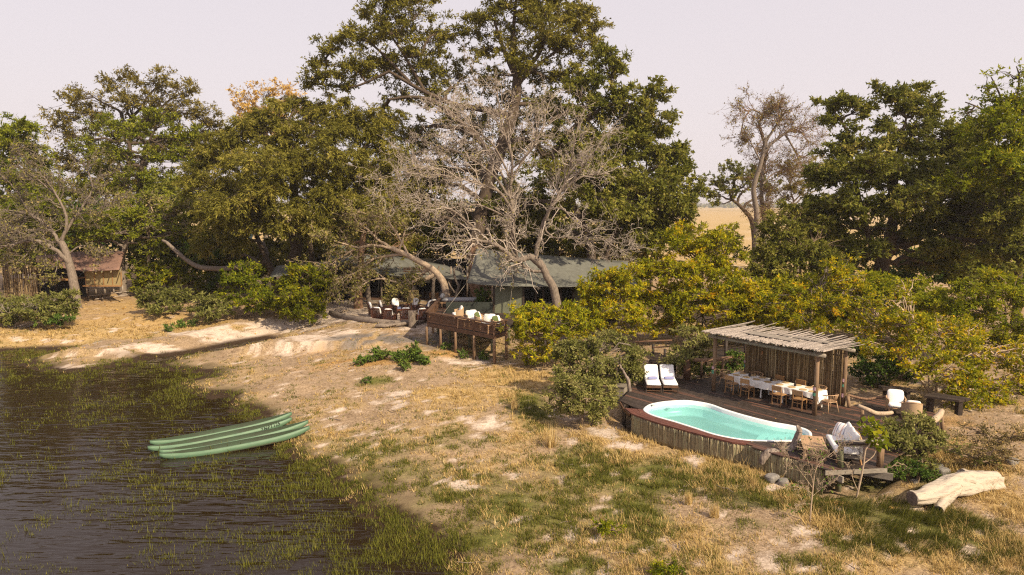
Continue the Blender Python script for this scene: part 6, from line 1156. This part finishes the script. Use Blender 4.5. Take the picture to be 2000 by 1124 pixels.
bush('yellow green bush standing in front of the main tent\'s far end', (1205, 655), [(1190, 555, 34, 22, 0), (1225, 575, 36, 28, 0), (1165, 585, 36, 26, 0), (1200, 605, 46, 26, -1), (1155, 555, 30, 22, 0), (1225, 540, 36, 24, 0), (1190, 530, 26, 18, 0, .8), (1245, 615, 34, 26, 0), (1160, 625, 34, 20, 0), (1215, 640, 50, 16, 0, .6), (1210, 540, 26, 14, 0, .7)], 'lime', Y=40, tintb=.62, tints=.22, clump=.5, bm='grey')
bush('spreading yellow flecked bush overhanging the lounge deck corner', (1065, 715), [(1020, 610, 34, 18, 0), (1070, 605, 40, 20, 0), (1120, 610, 40, 22, 0), (1010, 645, 30, 26, 0, .7), (1050, 645, 44, 28, -1), (1105, 645, 46, 28, -1), (1150, 640, 30, 26, 0), (1020, 680, 34, 24, 0, .5), (1060, 690, 40, 24, -1, .6), (1110, 680, 40, 20, 0, .8), (1035, 705, 30, 14, 0, .5)], 'lime', Y=37, tintb=.58, tints=.18, clump=.45, lai=2.0, limbs=[([(1062, 712), (1030, 690), (1000, 665)], .03, .012), ([(1060, 712), (1045, 680), (1010, 690), (985, 700)], .025, .01), ([(1062, 715), (1055, 690), (1040, 660)], .03, .012)])
bush('soft grey green bush, tallest of those beside the deck tip', (1140, 770), [(1110, 690, 36, 24, 0), (1150, 680, 40, 24, 0), (1190, 665, 36, 22, 1), (1230, 700, 34, 26, 0), (1120, 720, 36, 24, 0), (1170, 715, 40, 28, -1), (1215, 730, 36, 26, 0), (1100, 690, 24, 18, 0), (1240, 730, 22, 26, 0), (1160, 745, 50, 20, 0, .7), (1245, 690, 20, 20, 0)], 'grey', Y=31.5, leaf=.0037, tintb=.45, clump=.4, bm='grey', lai=2.6)
bush('low olive bush with yellowish skirts in front of the deck tip', (1135, 822), [(1110, 740, 36, 20, 0), (1160, 750, 40, 22, 0), (1100, 770, 36, 22, 0), (1145, 780, 44, 24, -1), (1185, 785, 26, 24, 0), (1120, 800, 40, 18, -1), (1165, 808, 34, 14, 0), (1085, 790, 26, 20, 0, .7)], 'grey', leaf=.0037, tintb=.55, tvar=.35, clump=.4, Y=28, lai=2.6)
bush('grey green bush between the loungers and the branch rail', (1345, 735), [(1330, 650, 24, 18, 0, .7), (1360, 660, 28, 18, 0, .8), (1340, 680, 34, 22, 0), (1320, 705, 30, 20, -1), (1365, 690, 28, 22, 0), (1350, 715, 36, 16, 0), (1390, 660, 24, 18, 0, .5)], 'grey', Y=33, tintb=.55, clump=.4, lai=2.2)
bush('low leafy bush under the branch rail beside the pergola', (1400, 733), [(1375, 722, 26, 10, 0), (1410, 720, 26, 11, 0), (1440, 700, 20, 16, 0), (1435, 720, 20, 10, 0)], 'weed', Y=33.6, tintb=.5, clump=.3)
bush('dark green bush under the twisted tree with yellowing leaves', (1560, 600), [(1540, 455, 40, 26, 0, .7), (1510, 485, 34, 26, 0), (1570, 490, 50, 34, 0), (1520, 530, 50, 34, 0), (1600, 520, 40, 40, 0), (1560, 560, 60, 34, 0), (1640, 500, 40, 40, 1), (1640, 560, 40, 34, 1), (1600, 450, 40, 30, 1), (1500, 445, 34, 24, 1), (1545, 415, 36, 26, 1), (1490, 510, 40, 30, 0), (1600, 600, 50, 34, 0)], 'dark', Y=46, tintb=.55, clump=.6, lai=3)
bush('tan and yellow bush rising behind the pergola roof', (1575, 690), [(1630, 520, 34, 22, 0), (1660, 550, 40, 26, 0), (1600, 555, 40, 28, 0), (1550, 580, 44, 28, 0), (1500, 600, 40, 28, 0), (1620, 595, 50, 30, -1), (1560, 620, 50, 26, -1), (1680, 600, 40, 30, 0), (1510, 640, 46, 20, 0), (1600, 640, 50, 18, 0), (1690, 570, 30, 20, 0)], 'autumn', Y=38, tintb=.50, tvar=.3, tints=.18, clump=.5, lai=1.7, bm='grey')
bush('wide yellow flecked autumn bush with pale crooked stems beside the deck furniture', (1825, 810), [(1700, 600, 40, 22, 0, .7), (1750, 590, 44, 24, 0, .6), (1690, 640, 44, 28, 0), (1760, 630, 50, 28, -1), (1720, 680, 46, 26, -1), (1790, 670, 50, 30, -1), (1840, 640, 44, 30, 0, .8), (1860, 690, 50, 30, -1), (1820, 720, 50, 26, -2), (1890, 730, 44, 30, -1), (1930, 700, 40, 34, 0, .7), (1900, 780, 44, 28, -2), (1950, 770, 40, 30, -1), (1870, 750, 40, 26, -2), (1940, 820, 40, 26, -1, .8), (1980, 800, 34, 34, 0), (2010, 760, 44, 40, 0), (1990, 850, 40, 24, -1), (1930, 850, 36, 18, -2, .7), (2000, 700, 44, 40, 0), (1880, 650, 44, 30, 0), (1760, 560, 30, 24, 1, .4), (1900, 830, 30, 18, -2, .6)],
     'autumn', Y=30.5, tintb=.48, tvar=.28, tints=.22, clump=.45, lai=1.75, bm='pale', leaf=.0042, limbs=[([(1818, 800), (1815, 770), (1800, 745), (1780, 725), (1757, 705)], .07, .03), ([(1815, 770), (1828, 750), (1850, 755), (1866, 768)], .05, .02), ([(1815, 768), (1812, 730), (1798, 690)], .045, .02), ([(1820, 800), (1850, 750), (1880, 720)], .05, .02), ([(1830, 745), (1860, 710), (1900, 690)], .04, .015)])
bush('green and yellow shrub mass at the picture edge above the autumn bush', (1960, 690), [(1900, 570, 44, 30, 0), (1950, 545, 40, 30, 0), (1990, 580, 40, 40, 0), (1870, 610, 40, 30, 0), (1930, 610, 50, 34, 0), (1990, 640, 40, 40, -1), (1890, 650, 40, 30, 0), (1960, 670, 44, 34, 0), (2010, 710, 40, 50, 0), (1840, 585, 40, 26, 1), (1800, 600, 40, 26, 2)], 'lime', Y=36, tintb=.36, clump=.55, lai=2.0)
bush('tall leafy green thicket between the tan bush and the great dark tree', (1690, 650), [(1660, 560, 50, 34, 0), (1720, 560, 50, 36, 0), (1780, 570, 50, 36, 0), (1690, 610, 60, 34, 0), (1760, 620, 60, 34, 0), (1830, 600, 50, 40, 0), (1640, 620, 50, 34, 0)], 'lime', Y=41, tintb=.35, clump=.55)
bush('yellow fringed thicket beyond the boardwalk handrail', (1480, 660), [(1440, 580, 44, 30, 0), (1490, 570, 44, 30, 0), (1540, 570, 44, 34, 0), (1460, 630, 44, 26, 0), (1520, 630, 50, 26, 0)], 'autumn', Y=41, tintb=.5, tvar=.25, clump=.55)
bush('dry tan scrub at the picture edge below the autumn bush', (1950, 890), [(1890, 845, 40, 16, 0, .5), (1940, 860, 40, 18, 0, .6), (1985, 850, 34, 22, 0, .6), (1910, 880, 40, 14, -1, .5), (1970, 890, 36, 16, -1, .5)], 'tan', tintb=.35, tvar=.3, clump=.35, lai=1.3, bm='twig', leaf=.0028)
bush('loose olive scrub behind the bleached log', (1900, 915), [(1870, 880, 30, 16, 0, .5), (1905, 895, 26, 12, 0, .5), (1935, 905, 24, 10, 0, .5)], 'grey', tintb=.5, clump=.3, lai=1.6)
bush('dark leafy undergrowth behind the pergola screen', (1715, 790), [(1690, 720, 34, 26, 0), (1740, 720, 40, 30, 0), (1700, 755, 34, 18, 0, .7), (1775, 740, 34, 26, 1), (1680, 690, 30, 24, 1)], 'weed', Y=31.8, tintb=.25, clump=.4)
bush('grey green bush hiding the armchairs at the end of the deck', (1775, 905), [(1740, 835, 30, 18, 0), (1780, 825, 34, 18, 0), (1815, 840, 28, 20, 0), (1750, 865, 34, 22, -1), (1795, 865, 36, 22, -1), (1830, 860, 18, 18, 0), (1760, 900, 40, 18, -1), (1800, 910, 34, 14, -1), (1735, 890, 20, 20, 0)], 'grey', Y=23.6, tintb=.45, clump=.32, leaf=.0045, lai=2.8, z=.7)
bush('low green bush under the corner of the deck', (1790, 935), [(1750, 915, 30, 14, 0), (1790, 920, 34, 14, 0), (1820, 930, 20, 8, 0)], 'weed', Y=21.9, clump=.3, tintb=.4)
bush('dense grey green bush in front of the fallen limb', (310, 612), [(300, 570, 34, 20, 0), (335, 575, 30, 20, 0), (285, 592, 22, 16, 0), (320, 595, 40, 16, -1), (350, 585, 16, 18, 0)], 'grey', tintb=.2, clump=.5, lai=3)
bush('rounded grey green bush at the top of the sandbank', (412, 630), [(400, 590, 30, 18, 0), (435, 600, 26, 18, 0), (385, 608, 22, 16, 0), (415, 615, 36, 14, -1)], 'grey', tintb=.35, clump=.45, lai=3)
bush('bright green bush with upright stems right of the rounded one', (480, 620), [(460, 545, 36, 24, 0), (500, 560, 34, 26, 0), (450, 580, 30, 20, 0), (490, 590, 40, 22, -1), (525, 590, 24, 24, 0), (480, 520, 30, 16, 1)], 'lime', tintb=.2, clump=.5)
bush('tall yellow green bush beside the path to the fireside', (590, 632), [(590, 530, 44, 18, 0), (560, 555, 36, 22, 0), (615, 555, 34, 24, 0), (580, 580, 46, 24, -1), (625, 585, 22, 26, 0), (560, 605, 34, 18, 0), (600, 612, 40, 16, -1)], 'autumn', tintb=.22, tvar=.2, clump=.5, lai=2.8)
bush('yellow speckled bush beside the khaki tent wall', (290, 590), [(275, 530, 30, 24, 0), (310, 545, 34, 22, 0), (350, 545, 30, 24, 0), (280, 560, 26, 18, 0), (390, 545, 30, 26, 0), (340, 520, 34, 20, 1), (400, 570, 30, 20, 0)], 'autumn', Y=62, tintb=.22, tvar=.2, clump=.6)
bush('green bush under the drooping olive behind the fallen limb', (425, 580), [(400, 500, 40, 22, 0), (440, 505, 36, 20, 0), (380, 480, 30, 20, 1), (470, 540, 40, 20, 1), (430, 545, 40, 20, 0)], 'weed', Y=62, tintb=.4, clump=.6)
bush('dense thorny green bush with dead twigs at the left shore', (75, 640), [(100, 590, 40, 20, 0), (60, 600, 40, 20, 0), (130, 585, 24, 18, 0), (85, 615, 46, 18, -1), (40, 615, 34, 20, 0), (125, 605, 24, 14, 0), (20, 590, 30, 20, 1), (10, 620, 30, 18, 0)], 'grey', tintb=.3, clump=.5, lai=2.8)
bush('low dark green bush at the waterside foot of the thorny one', (105, 645), [(95, 628, 30, 12, 0), (125, 622, 20, 12, 0)], 'weed', tintb=.35, clump=.4)
bare('brush_pile', 'tangle of grey dead branches in front of the thorny bush', (30, 640), [(30, 632), (34, 625)], [([(30, 635), (50, 615), (75, 590)], .05, .02), ([(30, 635), (10, 610), (-10, 600)], .05, .02), ([(35, 638), (70, 625), (95, 600)], .05, .02), ([(20, 640), (0, 625), (-20, 620)], .05, .02), ([(40, 640), (65, 635), (90, 625)], .04, .02)], B['silver'], r0=.06, levels=2, nchild=(14, 6), ln=.5, up=.05, minr=.012, cat='brush pile')
for (px, py, rx, ry, lb) in [(740, 690, 22, 12, 'broad low green clump, leftmost of the weeds below the log'), (722, 700, 12, 6, 'flat patch of green weeds beside the broad low clump'), (806, 688, 20, 18, 'tallest green clump below the stump'), (826, 700, 15, 12, 'round green clump against the deck path'), (785, 696, 16, 10, 'pale green clump left of the tallest one'), (700, 706, 11, 8, 'small round clump left on the bare slope'), (789, 714, 10, 9, 'small bright round clump in front of the others'), (775, 697, 10, 7, 'thin green clump squeezed between two larger ones'), (352, 632, 9, 8, 'small bright weed on the straw slope above the sandbank'), (328, 640, 10, 8, 'little green weed nearer the water on the straw slope'), (375, 632, 8, 6, 'faint green weed below the rounded bush'), (905, 692, 9, 8, 'shaded green plant under the lounge deck'), (870, 676, 8, 7, 'dark plant under the lounge deck\'s fire pit end'), (945, 694, 8, 9, 'blue green shrub under the lounge deck corner'), (715, 742, 7, 6, 'isolated green tussock on the pale sand')]:
    bush(lb, (px, py + ry), [(px, py, rx, ry, 0), (px + rx * .4, py + ry * .3, rx * .6, ry * .6, -.2)], 'weed', name='weed_clump', group='green weed clumps around the camp slope', clump=.22, lai=3.0, leaf=.0040, r0=.02, tintb=.55 if py < 720 else .4)
for (px, py, rx, ry, tb, lb) in [(1078, 785, 10, 10, .6, 'dead yellow weed at the edge of the olive bush'), (1430, 1115, 0, 0, 0, '')]:
    pass
bush('pale yellow green soft weed near the bottom of the picture', (1290, 1124), [(1290, 1108, 34, 14, 0), (1320, 1114, 20, 10, 0)], 'lime', name='weed_clump', clump=.2, leaf=.004, tintb=.3, r0=.015, group='green weed clumps around the camp slope')
bush('yellow green soft weed on the meadow above the bottom one', (1185, 1044), [(1180, 1028, 26, 12, 0), (1200, 1032, 14, 8, 0)], 'lime', name='weed_clump', clump=.2, leaf=.004, tintb=.3, r0=.015, group='green weed clumps around the camp slope')
bush('bushy potted shrub between the daybed and the canvas wall', (945, 596), [(943, 572, 13, 11, 0), (938, 585, 11, 8, 0), (950, 586, 10, 9, 0)], 'weed', Y=47.5, clump=.3, tintb=.45, z=2.1, name='leafy_shrub')

for (px, py, rx, ry, Yb, lm, lb) in [(420, 500, 90, 50, 68, 'dark', 'shady undergrowth behind the fallen limb'), (560, 500, 90, 60, 68, 'olive', 'shady undergrowth behind the drooping olive\'s stems'), (690, 470, 90, 60, 70, 'dark', 'shady undergrowth behind the smooth tan trunk'), (850, 450, 90, 60, 66, 'dark', 'shady undergrowth above the mess tent ridge'), (980, 450, 90, 60, 64, 'olive', 'shady undergrowth above the main tent ridge'), (1090, 470, 80, 50, 64, 'dark', 'shady undergrowth beside the evergreen\'s trunk'), (1210, 475, 70, 46, 62, 'olive', 'shady undergrowth under the evergreen\'s curtains'), (1270, 450, 60, 40, 60, 'grey', 'loose grey undergrowth at the edge of the golden plain'), (1560, 470, 80, 40, 62, 'olive', 'shady undergrowth between the twisted tree and the great dark tree'), (1400, 480, 60, 24, 58, 'grey', 'low pale scrub in front of the golden plain'), (1650, 500, 70, 50, 58, 'dark', 'shady undergrowth left of the great dark trunk'), (1800, 520, 80, 44, 57, 'weed', 'shady undergrowth right of the great dark trunk'), (1920, 520, 80, 50, 56, 'dark', 'shady undergrowth behind the shrub mass'), (60, 480, 80, 60, 66, 'dark', 'shady undergrowth behind the bare grey tree'), (180, 440, 80, 60, 68, 'weed', 'green undergrowth behind the brown tent roof'), (330, 470, 80, 60, 67, 'bright', 'green undergrowth beside the brown tent')]:
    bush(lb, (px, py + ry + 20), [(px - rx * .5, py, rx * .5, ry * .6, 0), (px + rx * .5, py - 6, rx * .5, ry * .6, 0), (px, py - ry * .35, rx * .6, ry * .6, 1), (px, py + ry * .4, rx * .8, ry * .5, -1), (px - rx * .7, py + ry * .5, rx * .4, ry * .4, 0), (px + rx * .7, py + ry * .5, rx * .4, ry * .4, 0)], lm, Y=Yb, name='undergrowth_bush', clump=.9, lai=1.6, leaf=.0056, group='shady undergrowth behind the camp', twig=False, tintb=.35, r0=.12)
# fig sapling beside the bar rail, bare sapling in front of the skirt
p = on(1672, 968)
t = tree('fig_sapling', 'young fig with pale crooked stem and lobed leaves at the bar rail', (1672, 966), [(1680, 940), (1687, 905), (1690, 880), (1699, 868), (1699, 850)], [(1688, 836, 18, 8, 0), (1705, 830, 16, 8, .2), (1716, 855, 14, 8, -.2), (1708, 868, 16, 8, 0), (1722, 868, 8, 6, 0), (1695, 848, 10, 8, 0)], L['lime'], B['pale'], Y=p[1] - .2, r0=.035, lai=2.2, leaf=.0085, clump=.16, slim=.75, tintb=.22, tints=.15, twig=False, limbs=[([(1688, 905), (1706, 890), (1713, 870)], .02, .012), ([(1675, 958), (1664, 930), (1668, 915)], .014, .008)])
bare('bare_sapling', 'thin nearly leafless sapling on bare sand in front of the pole skirt', (1582, 1020), [(1584, 990), (1588, 950), (1590, 930)], [([(1588, 955), (1570, 930), (1550, 905), (1535, 890)], .009, .004), ([(1590, 930), (1600, 905), (1625, 885), (1640, 870)], .009, .004), ([(1588, 945), (1580, 910), (1572, 880)], .008, .004), ([(1590, 935), (1595, 900), (1592, 875)], .008, .004), ([(1587, 965), (1560, 950), (1540, 955)], .007, .003), ([(1586, 970), (1610, 950), (1622, 940)], .007, .003), ([(1585, 985), (1565, 985), (1550, 995)], .007, .003)], B['pale'], r0=.024, levels=3, nchild=(12, 7, 4), ln=.42, up=.12, minr=.0035, sprigs=L['weed'], sprig_n=260, leaf=.004)
t = tree('dead_stump_shrub', 'twisted grey trunk leaning out of the bushes beside the loungers', (1235, 768), [(1228, 748), (1222, 735), (1216, 722)], [(1205, 705, 20, 14, 0, .5)], L['grey'], B['drift'], Y=30.2, r0=.10, lai=1.5, clump=.3, cat='shrub')
print('leaves', TOT[0])
# ---------------------------------------------------------------- grass, reeds and litter
def blades(big, x, y, h, wd, lean, tint, dirb=None, z=None):
    n = len(x); z = gh(x, y) if z is None else z; a = rng.random(n) * 6.283 if dirb is None else dirb + rng.normal(0, .6, n)
    b0 = np.stack([x, y, z - .01], 1); sd_ = np.stack([np.cos(a + 1.57), np.sin(a + 1.57), 0 * a], 1) * wd[:, None] / 2; ln = h * lean; tip = b0 + np.stack([np.cos(a) * ln, np.sin(a) * ln, h * np.sqrt(np.clip(1 - lean ** 2, .05, 1))], 1)
    big.add(np.stack([b0 - sd_, b0 + sd_, tip], 1).reshape(-1, 3), np.arange(n * 3).reshape(-1, 3), np.repeat(tint, 3))
def cand(n, y0=13.5, y1=62, k=1.6):
    """points on the ground, denser near the bottom of the slope, over the whole open bank"""
    u = rng.random(n); y = (y0 ** (1 - k) + u * (y1 ** (1 - k) - y0 ** (1 - k))) ** (1 / (1 - k)); x = rng.uniform(-1.0, 1.0, n) * (y * .92 + 2)
    return x, y
def lookup(arr, x, y):
    i = np.clip(np.searchsorted(gx, x), 0, len(gx) - 1); j = np.clip(np.searchsorted(gy, y), 0, len(gy) - 1); return arr[j, i]
x, y = cand(95000); d = lookup(GD, x, y); sand, green, straw, wet, lit, greypatch = [lookup(a, x, y) for a in MS]; ind = sdf(x, y, DECKW)
n1 = fbm(x * .8, y * .8, 77); land = (d > .25) & (ind > .25); forest = (y > 52)
# straw tufts
keep = land & ~forest & (rng.random(len(x)) < np.clip(straw * 1.1 - green * .35, .02, 1) * (1 - sand * .95) * (1 - greypatch * .9) * np.clip((fbm(x * 1.9, y * 1.9, 78) * .6 + n1 * .4 - .34) * 5, .12, 1.2))
xs, ys = x[keep], y[keep]; st = straw[keep]; m_ = 10; sb = Big(); big_ = rng.random(len(xs)) < .10
for k in range(m_):
    q = len(xs); h = rng.uniform(.05, .19, q) * (.6 + .9 * st) * np.where(big_, 2.0, 1); blades(sb, xs + rng.normal(0, .07, q), ys + rng.normal(0, .07, q), h, .0007 * ys + rng.uniform(.005, .012, q), rng.uniform(.45, .985, q), np.clip(rng.normal(.5, .22, q), 0, 1))
o = kind(sb.build('dry_grass', L['straw']), 'stuff', 'straw coloured dry grass on the open bank')
# green grass
x, y = cand(90000); d = lookup(GD, x, y); sand, green, straw, wet, lit, greypatch = [lookup(a, x, y) for a in MS]; ind = sdf(x, y, DECKW); n1 = fbm(x * 1.1, y * 1.1, 91)
keep = (d > .05) & (ind > .25) & (y < 50) & (rng.random(len(x)) < np.clip(green * 1.6 - .05, .10, 1) * (1 - sand * .9) * np.clip((fbm(x * 2.3, y * 2.3, 92) * .6 + n1 * .4 - .42) * 7, .02, 1.2))
xs, ys, gr = x[keep], y[keep], green[keep]; sb = Big(); rt = sstep(6, 12, xs)
for k in range(10):
    q = len(xs); h = rng.uniform(.06, .17, q) * (.6 + 1.0 * gr) * (1 + .7 * rt); blades(sb, xs + rng.normal(0, .08, q), ys + rng.normal(0, .08, q), h, .0007 * ys + rng.uniform(.005, .012, q), rng.uniform(.2, .85, q), np.clip(rng.normal(.42, .2, q) + (1 - gr) * .15, 0, 1), np.where(rt > .5, -.6, rng.random(q) * 6.28))
kind(sb.build('green_grass', L['green']), 'stuff', 'patches of fresh green grass on the bank')
# reeds and marsh grass standing in the shallows
x, y = cand(230000, 13, 47, 1.5); x = x - 6; d = lookup(GD, x, y); n1 = fbm(x * .9, y * .9, 55); n2 = fbm(x * .25, y * .25, 56); rp = splat(x, y, [(90, 680, 110, 12, 1), (60, 735, 110, 9, 1), (160, 722, 60, 6, .8), (250, 800, 130, 40, .55), (380, 760, 80, 26, .5), (480, 870, 60, 30, .5), (330, 930, 160, 60, .35), (560, 940, 70, 40, .5), (700, 1080, 120, 50, .55)], 0.)
dens = np.exp(np.minimum(d, 0) / 1.9) * .8 + rp * 1.0 + .09; dens = dens * np.where((y > 41.5) & (x > -29), .12, 1); keep = (d < .5) & (d > -16) & (rng.random(len(x)) < dens * np.clip((n1 - .42) * 6, .03, 1) * (.45 + n2))
xs, ys, dd = x[keep], y[keep], d[keep]; sb = Big(); z0 = np.maximum(gh(xs, ys), -.015)
hk = np.where(rng.random(len(xs)) < .06, 2.6, 1.0)
for k in range(6):
    q = len(xs); h = rng.uniform(.06, .17, q) * hk; blades(sb, xs + rng.normal(0, .07, q), ys + rng.normal(0, .07, q), h, .0006 * ys + rng.uniform(.004, .011, q), rng.uniform(.1, .75, q), np.clip(rng.normal(.45, .22, q), 0, 1), z=z0 - .02)
kind(sb.build('marsh_grass', L['marsh']), 'stuff', 'short green marsh grass standing in the lagoon shallows')
# two tall straw tussocks that read as plants of their own
for (px, py, s, lb) in [(1076, 872, 1.0, 'tall pale straw tussock standing alone before the deck'), (1005, 800, .7, 'smaller straw tussock left of the olive bush'), (1395, 1010, .55, 'bleached straw tuft at the lower edge of the green meadow'), (1345, 985, .45, 'short straw tuft in the green meadow'), (83, 890, .5, 'rusty dead tuft standing in the lagoon')]:
    p = on(px, py); t = thing('grass_tussock', lb, 'grass tussock', p, 0, 'straw tussocks'); sb = Big(); q = 150
    blades(sb, p[0] + rng.normal(0, .10, q) * s, p[1] + rng.normal(0, .10, q) * s, rng.uniform(.35, 1.15, q) * s, np.full(q, .022), np.abs(rng.normal(0, .35, q)).clip(0, .9), np.clip(rng.normal(.75, .2, q), 0, 1)); sb.build('blades', L['straw'], t)
# fallen leaves
x, y = cand(90000, 14, 60, 1.2); d = lookup(GD, x, y); lit = lookup(MS[4], x, y); ind = sdf(x, y, DECKW); keep = (d > .2) & (rng.random(len(x)) < lit * .55 + .02) & (ind > .1); xs, ys = x[keep], y[keep]; n_ = len(xs); lb_ = Big()
leaves(lb_, np.stack([xs, ys, gh(xs, ys) + .02], 1), rng.normal(size=(n_, 3)) * (1, 1, .1), .0030 * ys, np.clip(rng.normal(.55, .25, n_), 0, 1), 0, 3., .6)
q = 90; u = rng.uniform(0, 1, (q, 2)); xx = []; 
for a, b_ in u * (480, 150) + (1220, 735):
    p = at(a, b_, DZ)
    if sdf(p[:1], p[1:2], DECKW)[0] < -.2 and sdf(p[:1], p[1:2], POOLW)[0] > .1: xx.append(p)
xx = np.array(xx); leaves(lb_, xx + (0, 0, .012), rng.normal(size=(len(xx), 3)) * (1, 1, .02), .075 + 0 * xx[:, 0], np.clip(rng.normal(.7, .2, len(xx)), 0, 1), 0, 6., .6)
kind(lb_.build('leaf_litter', L['litter']), 'stuff', 'yellow fallen leaves scattered over sand and deck')

# fallen sticks on the bank
q = 110; x, y = cand(1400, 14, 55, 1.3); d = lookup(GD, x, y); ind = sdf(x, y, DECKW); k_ = np.where((d > .6) & (ind > .5))[0][:q]; x, y = x[k_], y[k_]; n_ = len(x); a = rng.random(n_) * 6.28; ln = rng.uniform(.2, .8, n_); tb_ = Big()
P = np.stack([x, y, gh(x, y) + .025], 1)[:, None] + (np.linspace(-.5, .5, 4)[None, :] * ln[:, None])[..., None] * np.stack([np.cos(a), np.sin(a), 0 * a], 1)[:, None] + rng.normal(size=(n_, 4, 3)) * .025
P[..., 2] = np.maximum(P[..., 2], gh(P[..., 0].ravel(), P[..., 1].ravel()).reshape(n_, 4) + .01); tb_.tubes(P, np.repeat(rng.uniform(.008, .022, n_)[:, None], 4, 1), 4); kind(tb_.build('fallen_sticks', B['grey']), 'stuff', 'grey fallen sticks scattered over the bank')
# ---------------------------------------------------------------- smoke haze of the dry season
m = bpy.data.materials.new('haze'); m.use_nodes = True; n = m.node_tree; n.nodes.clear(); o = n.nodes.new('ShaderNodeOutputMaterial'); pv_ = n.nodes.new('ShaderNodeVolumePrincipled')
pv_.inputs['Color'].default_value = (.95, .91, .93, 1); pv_.inputs['Density'].default_value = .00028; pv_.inputs['Anisotropy'].default_value = .2; n.links.new(pv_.outputs[0], o.inputs['Volume'])
hb = MB(); hb.box((0, 3100, 16.5), (11000, 7000, 39)); kind(hb.build('haze', m), 'stuff', 'thin dry season smoke haze over the camp and plain')
